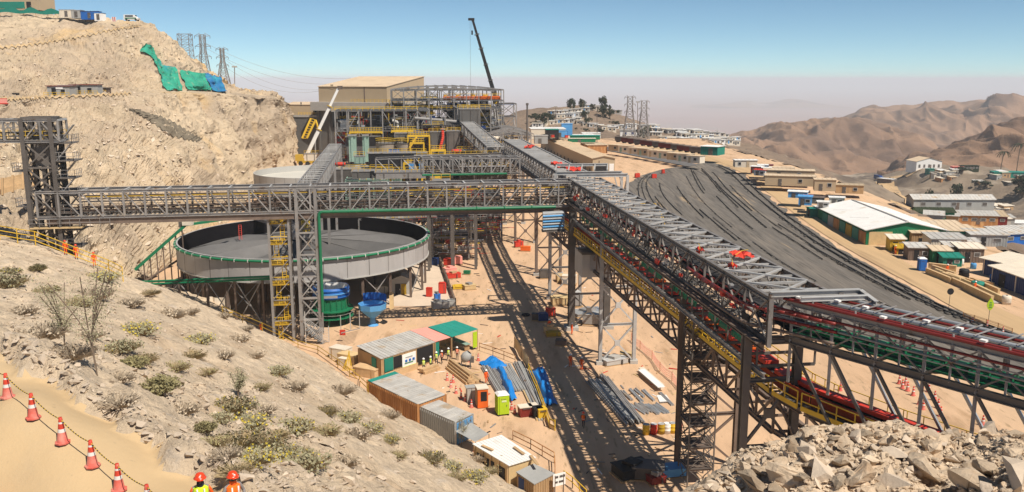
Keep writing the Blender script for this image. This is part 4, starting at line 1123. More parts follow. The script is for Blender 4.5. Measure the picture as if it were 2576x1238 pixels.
for o in (-0.9, 0.9):
 beam(rb, 'girder', c0 + f * o + Z3 * 9.9, c0 + e * 21.4 + f * o + Z3 * 9.9, 0.25, 0.6, 'steel', 'I')
 handrail(rb, [c0 + f * o + Z3 * 10.2, c0 + e * 21.4 + f * o + Z3 * 10.2], 'steel', 1.1, 1.5, 0.06)
beam(rb, 'deck', c0 + Z3 * 10.2, c0 + e * 21.4 + Z3 * 10.2, 1.7, 0.08, 'grate')
b = MB(); b.lathe([(2.6, 9.0), (2.6, 10.2), (0.01, 10.2)], 'steel', 24); b.build('platform', rb, T(c0))
b = MB(); b.lathe([(0.9, 10.2), (0.9, 11.8), (0.5, 12.2), (0.01, 12.2)], 'yellow', 18); b.build('drive', rb, T(c0), True)
handrail(rb, [c0 + Vector((2.5 * math.cos(t_ * 0.7854), 2.5 * math.sin(t_ * 0.7854), 10.2)) for t_ in range(9)], 'steel', 1.1, 1.0, 0.06)
ld = thing('red_ladder', 'small red ladder hanging inside the covered tank on its left side', 'ladder', A(605, 575, 158))
p = A(600, 566, 160); b = MB()
for o in (0, 0.5): b.bar(p + Vector((o, 0, 0)), p + Vector((o + 0.3, -1.0, -2.6)), 0.08, 0.08, 'red')
b.build('rail', ld)
for r in range(8):
 q = p.lerp(p + Vector((0.3, -1.0, -2.6)), r / 8); beam(ld, 'rung', q, q + Vector((0.5, 0, 0)), 0.05, 0.05, 'red')
lr = thing('launder_rack', 'sloping green launder on thin brown posts left of the covered tank', 'rack', A(400, 690, 150))
p, q = A(322, 694, 149), A(467, 566, 151)
beam(lr, 'launder', p, q, 0.7, 0.45, 'green')
beam(lr, 'launder', q, A(590, 548, 158), 0.5, 0.4, 'green')
beam(lr, 'lower_pipe', A(352, 716, 150), A(470, 640, 152), 0.35, 0.35, 'steelbrown', 'tube')
for i in range(9):
 c = p.lerp(q, (i + 0.4) / 9)
 zb = 0.5 if i > 1 else c.z - 1.2
 beam(lr, 'post', (c.x, c.y, zb), c, 0.16, 0.16, 'steelbrown')
 if i % 2 == 0 and i < 8:
  d = p.lerp(q, (i + 1.4) / 9); beam(lr, 'brace', (c.x, c.y, max(0.6, c.z - 4)), d, 0.1, 0.1, 'steelbrown')
hd = thing('launder_box', 'pale head box with pump at the top end of the green launder', 'box', q)
boxat(hd, 'box', q + Vector((0.4, 0, 0.5)), (1.6, 1.2, 1.0), 'cream'); boxat(hd, 'pump', q + Vector((-0.8, 0.3, 0.2)), (0.8, 0.8, 1.3), 'steeldark')
b = MB(); b.lathe([(0.5, 0), (0.5, 0.3), (0.2, 0.5), (0.01, 0.5)], 'steel', 12); b.build('motor', hd, T(q + Vector((0.4, -0.1, 1.0))))
gh = thing('green_header', 'long level green pipes passing in front of the covered tank', 'pipes', A(520, 706, 126))
for k, z in enumerate((0.0, 0.55)):
 beam(gh, 'pipe', A(356, 716 - k * 7, 133), A(690, 701 - k * 6, 127.5), 0.34, 0.34, 'green', 'tube')
for i in range(5):
 c = A(380 + i * 70, 713 - i * 3, 132.5 - i * 1.1)
 beam(gh, 'post', (c.x, c.y, -0.2), c, 0.3, 0.3, 'steelbrown', 'I')
 if i < 4:
  d = A(450 + i * 70, 710 - i * 3, 131.4 - i * 1.1)
  beam(gh, 'brace', (c.x, c.y, 0.3), d, 0.12, 0.12, 'steel'); beam(gh, 'brace', (d.x, d.y, 0.3), c, 0.12, 0.12, 'steel')
# processing plant in the middle distance
YAW = math.atan2(-GD.x, GD.y)
def corr(b, p, q, z0, z1, m, pitch=0.5, dep=0.05):
 p, q = Vector((p[0], p[1], 0)), Vector((q[0], q[1], 0))
 L_ = (q - p).length; u = (q - p) / L_; nrm = Vector((u.y, -u.x, 0))
 n = max(1, int(L_ / pitch)); s = L_ / n
 P = []
 for i in range(n):
  for t, d in ((0, 0), (0.45, 0), (0.55, dep), (0.95, dep)):
   P.append(p + u * ((i + t) * s) + nrm * d)
 P.append(q)
 k = len(P)
 V = [(a.x, a.y, z0) for a in P] + [(a.x, a.y, z1) for a in P]
 return b.add(V, [(i, i + 1, k + i + 1, k + i) for i in range(k - 1)], m)
def building(name, lab, cat, o, ang, W, D, h, wall, roof, z0=0.0, pitch=0.0, rtype='flat', over=0.3, ribs=0.0, openings=(), group=None, wall2=None, rt=0.14):
 u = Vector((math.cos(ang), math.sin(ang), 0)); v = Vector((-u.y, u.x, 0)); o = Vector((o[0], o[1], z0))
 t = thing(name, lab, cat, o + u * W / 2 + v * D / 2, group)
 C = [o, o + u * W, o + u * W + v * D, o + v * D]
 hb = h + pitch
 tops = [h, h, h, h]
 if rtype == 'mono': tops = [h, h, hb, hb]
 b = MB()
 for i in range(4):
  p, q = C[i], C[(i + 1) % 4]
  mm = wall2 if (wall2 and i == 1) else wall
  if ribs and tops[i] == tops[(i + 1) % 4]: corr(b, p, q, z0, z0 + tops[i], mm, ribs)
  else: b.quad(p, q, q + Z3 * tops[(i + 1) % 4], p + Z3 * tops[i], mm)
  if rtype == 'gable' and i in (0, 2):
   b.add([p + Z3 * h, q + Z3 * h, (p + q) / 2 + Z3 * hb], [(0, 1, 2)], mm)
  if rtype == 'gablex' and i in (1, 3):
   b.add([p + Z3 * h, q + Z3 * h, (p + q) / 2 + Z3 * hb], [(0, 1, 2)], mm)
 b.build('wall', t)
 e = over
 def slab_r(q):
  b = MB().slabq(q, rt - 0.01, roof); k = max(2, int((Vector(q[1]) - Vector(q[0])).length / 1.1))
  for i in range(k + 1): b.bar(Vector(q[0]).lerp(Vector(q[1]), i / k) + Z3 * 0.02, Vector(q[3]).lerp(Vector(q[2]), i / k) + Z3 * 0.02, 0.09, 0.07, roof)
  b.build('roof', t)
 def P(a, c, z): return o + u * a + v * c + Z3 * z
 if rtype == 'gable':
  s = pitch / (W / 2)
  slab_r([P(-e, D + e, h - s * e + rt), P(-e, -e, h - s * e + rt), P(W / 2, -e, hb + rt), P(W / 2, D + e, hb + rt)])
  slab_r([P(W + e, -e, h - s * e + rt), P(W + e, D + e, h - s * e + rt), P(W / 2, D + e, hb + rt), P(W / 2, -e, hb + rt)])
 elif rtype == 'gablex':
  s = pitch / (D / 2)
  slab_r([P(-e, -e, h - s * e + rt), P(W + e, -e, h - s * e + rt), P(W + e, D / 2, hb + rt), P(-e, D / 2, hb + rt)])
  slab_r([P(-e, D / 2, hb + rt), P(W + e, D / 2, hb + rt), P(W + e, D + e, h - s * e + rt), P(-e, D + e, h - s * e + rt)])
 else:
  s = (pitch / D) if rtype == 'mono' else 0
  slab_r([P(-e, -e, h - s * e + rt), P(W + e, -e, h - s * e + rt), P(W + e, D + e, (hb if s else h) + s * e + rt), P(-e, D + e, (hb if s else h) + s * e + rt)])
 for (kind, side, a, z, w_, h_, mm) in openings:      # side 0 front, 1 right, 3 left
  if side == 0: c = P(a, -0.04, z + h_ / 2); sz = (w_, 0.12, h_)
  elif side == 1: c = P(W + 0.04, a, z + h_ / 2); sz = (0.12, w_, h_)
  elif side == 3: c = P(-0.04, a, z + h_ / 2); sz = (0.12, w_, h_)
  else: c = P(a, D + 0.04, z + h_ / 2); sz = (w_, 0.12, h_)
  c = Vector(c)
  if kind == 'window':
   f_ = boxat(t, kind, c, (sz[0] + 0.22 * (sz[0] > 0.13), sz[1] + 0.22 * (sz[1] > 0.13), sz[2] + 0.2), 'steelpale' if wall != 'steelpale' else 'cream', ang)
   boxat(f_, 'pane', c, (sz[0] * (1.2 if sz[0] < 0.13 else 1), sz[1] * (1.2 if sz[1] < 0.13 else 1), sz[2]), mm, ang)
  else:
   d_ = boxat(t, kind, c, sz, mm, ang)
   if kind == 'door' and o.y < 320:
    k_ = u if side in (0, 2) else v
    boxat(d_, 'handle', c + k_ * (w_ * 0.36) + (-v if side == 0 else u if side == 1 else -u) * 0.09, (0.1, 0.1, 0.22), 'steelpale', ang)
 return t, P
a = math.radians(-20)
o = Vector((-74.5, 340.5, 0))
mb, P = building('mill_building', 'big tan metal building with sloping roof on a dark base behind the steel frames', 'building', o, a, 29.5, 32, 5.8, 'tan', 'tanroof', z0=28.0, pitch=3.8, rtype='mono', over=0.25, openings=[('roof_vent', 0, 6, 5.0, 1.2, 1.6, 'tan'), ('downpipe', 0, 20, 0, 0.4, 5.6, 'steelbrown')])
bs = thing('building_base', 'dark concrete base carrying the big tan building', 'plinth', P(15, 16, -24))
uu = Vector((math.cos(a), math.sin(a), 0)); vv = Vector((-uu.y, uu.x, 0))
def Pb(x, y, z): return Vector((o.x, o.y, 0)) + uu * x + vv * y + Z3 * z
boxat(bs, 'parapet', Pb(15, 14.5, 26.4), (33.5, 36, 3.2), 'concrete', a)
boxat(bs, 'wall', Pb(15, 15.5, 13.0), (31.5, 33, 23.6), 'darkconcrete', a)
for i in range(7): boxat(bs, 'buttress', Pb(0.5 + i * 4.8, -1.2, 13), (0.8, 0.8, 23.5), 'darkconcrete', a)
handrail(bs, [Pb(16, -3.2, 28), Pb(31, -3.2, 28), Pb(31, 10, 28)], 'yellow', 1.2, 1.6, 0.1)
ms, P = building('annex_building', 'small tan building on a dark base left of the cranes', 'building', AY(722, 292, 345), math.radians(-8), 10.6, 8, 4.0, 'tan', 'tanroof', z0=22.8, pitch=0.8, rtype='mono', over=0.2, openings=[('window', 1, 2.5, 1.0, 2.2, 1.8, 'black'), ('roof_vent', 0, 6, 3.6, 0.5, 1.4, 'steeldark')])
handrail(ms, [P(5, -0.8, 0), P(12.2, -0.8, 0), P(12.2, 5, 0)], 'yellow', 1.1, 1.2, 0.1)
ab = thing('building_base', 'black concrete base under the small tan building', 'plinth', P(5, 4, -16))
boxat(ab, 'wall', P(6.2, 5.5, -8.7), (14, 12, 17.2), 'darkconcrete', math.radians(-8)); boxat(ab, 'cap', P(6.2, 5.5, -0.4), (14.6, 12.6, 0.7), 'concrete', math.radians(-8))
stw = thing('yellow_stair', 'steep yellow stair truss leaning on the dark base beside the white boom', 'stair', A(775, 330, 320))
for (p0, p1) in ((A(760, 348, 315), A(782, 298, 318)), (A(772, 348, 315), A(794, 302, 318)), (A(794, 302, 318), A(800, 322, 318))):
 beam(stw, 'stringer', p0, p1, 0.5, 0.5, 'yellow')
for i in range(9):
 beam(stw, 'tread', A(760, 348, 315).lerp(A(782, 298, 318), i / 8), A(772, 348, 315).lerp(A(794, 302, 318), i / 8), 0.3, 0.2, 'yellow')
# steel frames ---------------------------------------------------------------------------------
FU = Vector((math.cos(-YAW * -1), 0, 0))
FX, FY = GS.copy(), GD.copy()
def frame(name, lab, o, W, D, levels, nx, ny, m='steel', cw=0.34, bw=0.26, decks=True, rail='yellow', braces=0.35, seed=1, rows=None, top_open=False):
 rnd = random.Random(seed)
 o = Vector((o[0], o[1], 0))
 t = thing(name, lab, 'steel frame', o + FX * W / 2 + FY * D / 2 + Z3 * levels[0], 'bare steel frames of the plant')
 def P(i, j, z): return o + FX * (W * i / nx) + FY * (D * j / ny) + Z3 * z
 for i in range(nx + 1):
  for j in range(ny + 1):
   if 0 < i < nx and 0 < j < ny and (i + j) % 2: continue
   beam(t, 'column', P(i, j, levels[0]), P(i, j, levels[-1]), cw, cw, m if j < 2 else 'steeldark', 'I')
 for k, z in enumerate(levels[1:]):
  for j in range(ny + 1):
   beam(t, 'beam', P(0, j, z), P(nx, j, z), bw, bw * 1.2, m, 'I')
  for i in range(nx + 1):
   beam(t, 'beam', P(i, 0, z), P(i, ny, z), bw, bw, m, 'I')
  if decks and not (top_open and k == len(levels) - 2):
   b = MB()
   for i in range(nx):
    for j in range(ny):
     if rnd.random() < 0.75: b.slabq([P(i, j, z - 0.05), P(i + 1, j, z - 0.05), P(i + 1, j + 1, z - 0.05), P(i, j + 1, z - 0.05)], 0.08, 'grate')
   if b.v: b.build('deck', t)
   if rail: handrail(t, [P(rnd.choice([0, 1]), 0, z + 0.1) - FY * 0.15, P(nx - rnd.choice([0, 1, 2]), 0, z + 0.1) - FY * 0.15], rail if k % 2 else 'steel', 1.1, 1.6, 0.1)
 for k in range(len(levels) - 1):
  z0_, z1_ = levels[k], levels[k + 1]
  for i in range(nx):
   for j in (0, ny):
    r = rnd.random()
    if r < braces:
     beam(t, 'brace', P(i, j, z0_), P(i + 1, j, z1_), 0.2, 0.2, m)
     if r < braces * 0.55: beam(t, 'brace', P(i + 1, j, z0_), P(i, j, z1_), 0.2, 0.2, m)
    elif r < braces * 1.5: beam(t, 'brace', P(i + 1, j, z0_), P(i, j, z1_), 0.2, 0.2, m)
  for j in range(ny):
   if rnd.random() < braces: beam(t, 'brace', P(nx, j, z0_), P(nx, j + 1, z1_), 0.2, 0.2, m)
 return t, P
q = AY(985, 300, 292)
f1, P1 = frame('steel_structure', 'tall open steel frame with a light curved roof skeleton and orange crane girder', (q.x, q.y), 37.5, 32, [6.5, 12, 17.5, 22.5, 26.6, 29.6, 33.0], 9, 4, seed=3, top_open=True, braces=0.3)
def arch(u): return 33.0 + 1.3 * math.sin(math.pi * u) ** 0.8
for j in range(13):
 b = MB(); pts = [P1(9 * i / 12, 4 * j / 12, arch(i / 12)) for i in range(13)]
 b.path(pts, 0.28, 0.3, 'steel', 4)
 b.path([p - Z3 * 0.9 for p in pts[1:-1]], 0.18, 0.18, 'steel', 4)
 for p in pts[1:-1]: b.bar(p, p - Z3 * 0.9, 0.14, 0.14, 'steel')
 b.build('roof_rib', f1)
for i in range(13):
 beam(f1, 'purlin', P1(9 * i / 12, 0, arch(i / 12) + 0.2), P1(9 * i / 12, 4, arch(i / 12) + 0.2), 0.2, 0.2, 'steel')
oc = thing('overhead_crane', 'orange overhead crane girder under the curved roof skeleton', 'crane', P1(6, 1, 30))
for j in (0.35, 0.75): beam(oc, 'girder', P1(4.2, j, 30.4), P1(8.8, j, 30.4), 0.7, 1.1, 'orange')
for i in (4.4, 5.4, 6.6, 7.6): boxat(oc, 'trolley', P1(i, 0.5, 31.1), (1.6, 2.0, 0.9), 'craneyellow', YAW)
handrail(oc, [P1(4.2, 0.2, 30.9), P1(8.8, 0.2, 30.9)], 'yellow', 1.0, 1.4, 0.1)
q = AY(843, 300, 262)
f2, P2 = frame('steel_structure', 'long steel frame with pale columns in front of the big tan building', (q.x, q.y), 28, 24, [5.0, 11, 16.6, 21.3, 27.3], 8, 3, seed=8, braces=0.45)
q = AY(1062, 340, 258)
f3, P3 = frame('steel_structure', 'dark crowded steel frame between the two tallest frames', (q.x, q.y), 12.5, 20, [5.0, 10, 14.5, 19, 23.2], 4, 3, 'steeldark', seed=5)
q = AY(1152, 340, 268)
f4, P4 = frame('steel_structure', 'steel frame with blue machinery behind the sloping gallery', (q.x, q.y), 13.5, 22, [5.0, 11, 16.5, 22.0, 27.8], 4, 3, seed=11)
q = AY(1240, 350, 262)
f5, P5 = frame('steel_structure', 'low open shed frame with shallow curved roof next to the dark pole', (q.x, q.y), 11.5, 26, [6.0, 13, 20.2], 4, 4, seed=13, decks=False, rail=None)
for j in range(8):
 b = MB(); pts = [P5(4.6 * i / 8 - 0.3, 4 * j / 7, 20.4 + 1.3 * math.sin(math.pi * i / 8)) for i in range(9)]
 b.path(pts, 0.24, 0.26, 'steel', 4); b.path([p - Z3 * 0.8 for p in pts], 0.18, 0.18, 'steel', 4)
 for p in pts: b.bar(p, p - Z3 * 0.8, 0.12, 0.12, 'steel')
 b.build('roof_rib', f5)
q = AY(1258, 300, 300)
f6, P6 = frame('steel_structure', 'small braced bay sticking out right of the tallest frame', (q.x, q.y), 5.6, 8, [18, 24, 28.4], 1, 1, seed=2, decks=False, rail=None, braces=1.0)
q = AY(868, 420, 205)
f7, P7 = frame('steel_structure', 'greenish low steel frame behind the pale round tank', (q.x, q.y), 13, 16, [2.0, 8, 13.0], 4, 3, 'greenpale', 0.3, 0.25, seed=21)
q = AY(985, 440, 188)
f8, P8 = frame('steel_structure', 'low dark frame around the yellow platform behind the bridge', (q.x, q.y), 24, 16, [1.0, 6, 11.0], 7, 3, 'steeldark', 0.3, 0.28, seed=22)
q = AY(900, 480, 172)
f9, P9 = frame('steel_structure', 'low pump frame with pipes just behind the covered tank', (q.x, q.y), 22, 10, [0.5, 5, 9.0], 6, 2, 'steel', 0.28, 0.24, seed=23)
b2 = thing('conveyor_bridge', 'shorter steel truss bridge with green pipe behind the long bridge', 'bridge', AY(1200, 420, 166))
gallery(b2, AY(1062, 437, 164), AY(1302, 434, 168.5), 3.4, 3.0, 10, 'steel', 0.36, 0.3, 0.15, roof='ties', side='N', rails='steelbrown')
beam(b2, 'pipe', AY(1062, 441, 161.6), AY(1275, 437, 166), 0.4, 0.4, 'green', 'tube')
for i in range(3):
 c = AY(1075 + i * 60, 437, 164.5 + i)
 beam(b2, 'column', (c.x, c.y, 0), (c.x, c.y, c.z), 0.5, 0.5, 'steeldark', 'I'); beam(b2, 'column', (c.x, c.y + 3, 0), (c.x, c.y + 3, c.z), 0.5, 0.5, 'steeldark', 'I')
lg = thing('plant_girder', 'long grey girder frame crossing the plant above the yellow platform', 'girder', AY(1100, 395, 188))
for z in (0, -3.0):
 beam(lg, 'chord', AY(945, 399, 186) + Z3 * z, AY(1262, 387, 192) + Z3 * z, 0.4, 0.55, 'steel', 'I')
for i in range(11):
 c = AY(945, 399, 186).lerp(AY(1262, 387, 192), i / 10)
 beam(lg, 'post', c, c - Z3 * 3.0, 0.25, 0.25, 'steel')
 if i < 10: beam(lg, 'diagonal', c, AY(945, 399, 186).lerp(AY(1262, 387, 192), (i + 1) / 10) - Z3 * 3.0, 0.16, 0.16, 'steelpale')
g2 = thing('sloping_gallery', 'ribbed sloping gallery coming down from the plant to the main conveyor', 'conveyor', A(1200, 350, 235))
gallery(g2, A(1168, 322, 268), A(1246, 397, 204), 4.0, 2.6, 16, 'steel', 0.35, 0.2, 0.13, roof='ribs', side='W', mtop='steelpale', rails=None)
beam(g2, 'girder', A(1153, 328, 268), A(1233, 404, 204), 0.4, 0.5, 'cream', 'box')
boxat(g2, 'head_frame', A(1168, 303, 268), (5.0, 3.0, 4.4), 'steel', YAW)
g2p = thing('gallery_trestle', 'dark trestle legs under the sloping gallery', 'trestle', A(1160, 420, 262))
for (px, d) in ((1160, 262), (1183, 245), (1210, 226), (1236, 208)):
 c = A(px, 340, d)
 for o_ in (-1.8, 1.8): beam(g2p, 'leg', (c.x + o_, c.y, 3), (c.x + o_, c.y, A(1168, 322, 268).z if px < 1170 else lerp(24.5, 18.5, (px - 1168) / 78)), 0.5, 0.5, 'steeldark', 'I')
 beam(g2p, 'brace', (c.x - 1.8, c.y, 4), (c.x + 1.8, c.y, 12), 0.2, 0.2, 'steeldark'); beam(g2p, 'brace', (c.x + 1.8, c.y, 12), (c.x - 1.8, c.y, 18), 0.2, 0.2, 'steeldark')
g3 = thing('side_gallery', 'pale ribbed gallery leading from the long bridge back past the pale round tank', 'conveyor', Vector((-36, 160, 19)))
gallery(g3, Vector((-29.9, 126.5, 19.0)), Vector((-41.4, 205, 19.0)), 2.7, 2.6, 24, 'steel', 0.26, 0.16, 0.11, roof='ties', side='W', mtop='steelpale', rails=None)
b = MB()
for i in range(50):
 c = Vector((-29.9, 126.5, 19.0)).lerp(Vector((-41.4, 205, 19.0)), i / 49) + Vector((1.37, 0.2, 0))
 b.bar(c, c + Z3 * 2.6, 0.06, 0.06, 'steelpale')
tag(b.build('side_bars', g3), kind='stuff')
for y in (148, 172, 200):
 c = Vector((-29.9, 126.5, 0)).lerp(Vector((-41.4, 205, 0)), (y - 126.5) / 78.5)
 for o_ in (-1.5, 1.5): beam(g3, 'column', (c.x + o_, c.y, 0), (c.x + o_, c.y, 19), 0.4, 0.4, 'steel', 'I')
def vessel(name, lab, c, r, prof, m, cat='tank', rails=None, group=None, n=28):
 t = thing(name, lab, cat, c, group)
 b = MB(); b.lathe([(r * a_, z) for a_, z in prof], m, n); b.build('shell', t, T(c), True)
 if rails:
  zt = max(z for _, z in prof)
  handrail(t, [Vector(c) + Vector((r * 1.02 * math.cos(k * math.pi / 8), r * 1.02 * math.sin(k * math.pi / 8), zt)) for k in range(17)], rails, 1.2, 1.2, 0.12)
  b = MB(); b.lathe([(r * 1.08, zt), (r * 1.08, zt - 0.15), (0.01, zt - 0.15)], 'grate', n); b.build('top_deck', t, T(c))
 return t
cone_prof = [(0.12, -3.6), (0.95, -1.2), (1.0, 0), (1.0, 2.2)]
for (px, py, d, r, lab) in ((972, 378, 252, 3.0, 'brown cone-bottomed tank with yellow rail, left one of the pair'), (1019, 378, 250, 2.3, 'brown cone-bottomed tank with yellow rail, right one of the pair')):
 t = vessel('conical_tank', lab, A(px, py, d), r, cone_prof, 'tankbrown', rails='yellow', group='brown conical tanks')
 c = A(px, py, d)
 for k in range(4): beam(t, 'leg', (c.x + r * 0.8 * math.cos(k * 1.57 + 0.8), c.y + r * 0.8 * math.sin(k * 1.57 + 0.8), 5), (c.x + r * 0.8 * math.cos(k * 1.57 + 0.8), c.y + r * 0.8 * math.sin(k * 1.57 + 0.8), c.z), 0.3, 0.3, 'steeldark', 'I')
for k, px in enumerate((985, 998)):
 c = A(px, 382, 243)
 t = thing('blue_cabinet', ['bright blue cabinet below the conical tanks, left of two', 'bright blue cabinet below the conical tanks, right of two'][k], 'cabinet', c - Z3 * 0.8, 'blue cabinets')
 boxat(t, 'case', c, (1.35, 1.0, 1.5), 'bluelight', YAW); boxat(t, 'roof', c + Z3 * 0.8, (1.5, 1.2, 0.12), 'bluedeep', YAW)
 boxat(t, 'door', c - FY * 0.53, (1.0, 0.06, 1.2), 'blue', YAW)
for k, (px, w) in enumerate(((888, 1.75), (921, 1.45))):
 c0_, c1_ = A(px, 398, 246), A(px, 338, 252)
 t = thing('vertical_duct', ['wide pale green vertical duct standing in front of the long steel frame', 'narrower pale green vertical duct beside the wide one'][k], 'duct', (c0_.x, c0_.y, c0_.z - 1), 'pale green ducts')
 for i in range(3): beam(t, 'duct_face', (c0_.x + (i - 1) * w / 2.6, c0_.y + 0.3 * abs(i - 1), c0_.z - 1), (c0_.x + (i - 1) * w / 2.6, c0_.y + 0.3 * abs(i - 1), c1_.z), w / 2.5, 0.9, 'greenpale')
 boxat(t, 'cap', (c0_.x, c0_.y, c1_.z + 0.2), (w * 1.3, 1.4, 0.4), 'steel', YAW)
mach = [  # picture position, depth, size, material, shape, label; some dark boxes are shade backing
 (880, 320, 275, (3, 4, 5), 'rust', 'box', 'rusty brown mill drum housing inside the long frame'), (900, 318, 276, (4, 4, 4), 'black', 'drum', 'black mill drum lying inside the long frame'),
 (948, 320, 276, (5, 5, 6), 'darkconcrete', 'box', 'dark square bin inside the long frame'), (1000, 318, 274, (1.1, 1.1, 4), 'white', 'elbow', 'white elbow pipe rising inside the long frame'),
 (865, 318, 272, (2, 2, 4), 'white', 'box', 'white and blue cabin in the left end of the long frame'), (860, 352, 270, (4, 3, 2.4), 'red', 'box', 'red pump skid at the left foot of the long frame'),
 (1075, 300, 285, (5, 4, 2.4), 'bluedeep', 'box', 'dark blue screen deck high in the middle frame'), (1130, 272, 300, (6, 4, 2.0), 'bluedeep', 'drum', 'dark blue cyclone feeder below the orange girder'),
 (1150, 270, 305, (7, 4, 3.0), 'bluedeep', 'box', 'dark blue flotation box row below the orange girder'), (1205, 268, 305, (6, 4, 3.4), 'bluedeep', 'box', 'dark blue flotation box at the right of the tall frame'),
 (1085, 329, 262, (5, 3, 1.6), 'red', 'box', 'red motor housing inside the dark crowded frame'), (1128, 337, 258, (3, 3, 1.4), 'red', 'drum', 'red drum low in the dark crowded frame'),
 (1100, 358, 255, (5, 4, 6), 'darkconcrete', 'box', 'dark hopper wall beneath the crowded frame'), (1140, 360, 255, (4, 4, 7), 'steeldark', 'box', 'dark steel bin beside the sloping gallery'),
 (1190, 392, 240, (9, 4, 3), 'black', 'box', 'black transfer chute under the sloping gallery'), (1216, 318, 275, (5, 4, 5), 'yellowdeep', 'box', 'ochre yellow crusher body in the shed frame'),
 (1232, 348, 262, (3.6, 2, 1.2), 'cream', 'drum', 'cream coloured drum lying in front of the shed frame'), (1246, 348, 264, (3.6, 2, 1.2), 'cream', 'drum', 'cream drum lying beside the first at the shed frame'),
 (905, 402, 205, (2.5, 2, 1.6), 'greenpale', 'box', 'pale green pump box behind the pale tank'), (940, 438, 190, (9, 4, 1.4), 'darkconcrete', 'box', 'dark settling trough behind the long bridge'),
 (960, 432, 195, (5, 2, 1.0), 'cream', 'box', 'cream launder cover behind the long bridge'), (1045, 425, 193, (2.0, 2, 2.4), 'tankbrown', 'drum', 'brown mixer tank under the yellow platform'),
 (1035, 418, 192, (1.2, 1.2, 1.2), 'bluelight', 'box', 'pale blue motor under the yellow platform, left one'), (1060, 418, 192, (1.2, 1.2, 1.2), 'bluelight', 'box', 'pale blue motor under the yellow platform, right one'),
 (1110, 410, 196, (1.6, 1.2, 1.6), 'red', 'drum', 'red valve drum right of the yellow platform'), (856, 413, 150, (1.8, 1.0, 0.7), 'red', 'drum', 'red drum beside the pale ribbed gallery'),
 (1148, 380, 210, (2.4, 1.2, 0.9), 'red', 'drum', 'small pinkish red drum above the long girder frame'), (1020, 440, 180, (12, 3, 1.2), 'steel', 'box', 'grey duct run low behind the long bridge'),
 (700, 418, 330, (6, 3, 1.6), 'red', 'box', 'red plant parts stacked by the cliff foot'), (790, 395, 290, (6, 3, 2.2), 'cream', 'box', 'cream cabin beside the white boom crane'),
 (1180, 300, 262, (6, 5, 6), 'darkconcrete', 'box', 'dark bin behind the head of the sloping gallery'), (1030, 352, 256, (8, 5, 4), 'darkconcrete', 'box', 'dark block added for interior shade behind the conical tanks'),
 (915, 365, 262, (10, 5, 5), 'darkconcrete', 'box', 'dark block added for interior shade behind the pale green ducts'), (1215, 440, 172, (9, 5, 3.0), 'steeldark', 'box', 'dark bin under the second bridge'),  # dark blocks behind tanks and ducts are added to darken the plant interior
 (885, 300, 282, (12, 5, 5), 'black', 'box', 'black backing added for shade in the upper left of the long frame'), (960, 300, 283, (14, 5, 5), 'darkconcrete', 'box', 'dark backing added for shade in the upper right of the long frame'), (1040, 285, 310, (14, 5, 6), 'darkconcrete', 'box', 'dark backing added for shade inside the tall frame, left part'), (1180, 290, 312, (16, 5, 7), 'black', 'box', 'black backing added for shade inside the tall frame, right part'), (1000, 405, 215, (14, 4, 4), 'black', 'box', 'black backing added for shade behind the yellow platform'), (1150, 420, 195, (18, 4, 5), 'black', 'box', 'black backing added for shade under the long girder frame'), (1195, 345, 275, (10, 4, 7), 'black', 'box', 'black backing added for shade behind the trestle legs'), (880, 440, 215, (12, 4, 3), 'steeldark', 'box', 'dark backing added for shade behind the side gallery'),  # added dark boxes standing in for the deep shade inside the frames
 (1110, 468, 150, (3, 2, 2), 'steeldark', 'box', 'dark pump skid between tank and shaded lane')]
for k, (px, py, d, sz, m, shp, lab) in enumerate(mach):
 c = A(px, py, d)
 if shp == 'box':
  t = thing('housing_or_backing', lab, 'machine', c - Z3 * sz[2] / 2)
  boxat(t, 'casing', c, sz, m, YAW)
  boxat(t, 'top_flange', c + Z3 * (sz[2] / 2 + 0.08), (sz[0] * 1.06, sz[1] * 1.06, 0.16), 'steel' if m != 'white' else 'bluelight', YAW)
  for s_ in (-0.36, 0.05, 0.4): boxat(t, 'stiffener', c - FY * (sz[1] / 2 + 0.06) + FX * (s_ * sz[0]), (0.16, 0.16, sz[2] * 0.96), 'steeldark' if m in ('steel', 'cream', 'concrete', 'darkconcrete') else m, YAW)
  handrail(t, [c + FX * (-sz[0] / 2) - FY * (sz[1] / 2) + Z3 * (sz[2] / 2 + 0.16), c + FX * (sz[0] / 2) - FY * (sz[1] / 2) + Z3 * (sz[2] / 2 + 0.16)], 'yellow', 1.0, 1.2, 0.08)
 elif shp == 'drum':
  t = thing('machine_drum', lab, 'machine', c - Z3 * sz[2] / 2)
  r = sz[2] / 2; L_ = sz[0]
  b = MB(); b.lathe([(0.01, -L_ / 2), (r * 0.6, -L_ / 2), (r, -L_ / 2 + 0.3), (r, L_ / 2 - 0.3), (r * 0.6, L_ / 2), (0.01, L_ / 2)], m, 18)
  b.build('drum', t, T(c) @ RZ(YAW) @ Matrix.Rotation(math.pi / 2, 4, 'Y'), True)
  for s_ in (-0.3, 0.3):
   b = MB(); b.lathe([(r * 1.06, -0.1), (r * 1.06, 0.1)], 'steeldark', 18); b.build('band', t, T(c + FX * s_ * L_) @ RZ(YAW) @ Matrix.Rotation(math.pi / 2, 4, 'Y'))
   boxat(t, 'saddle', c + FX * s_ * L_ - Z3 * r * 0.9, (0.4, r * 1.6, r * 0.8), 'steeldark', YAW)
 else:
  t = thing('elbow_pipe', lab, 'pipe', c - Z3 * 2)
  b = MB(); b.path(smoothline([c - Z3 * 2.4, c + Z3 * 0.6, c + Z3 * 1.5 - FX * 0.4, c + Z3 * 1.8 - FX * 1.6], 12), 1.0, 1.0, m, 12); b.build('pipe', t, smooth=True)
  b = MB(); b.lathe([(0.62, -0.1), (0.62, 0.1)], 'steel', 14); b.build('flange', t, T(c - Z3 * 0.5))
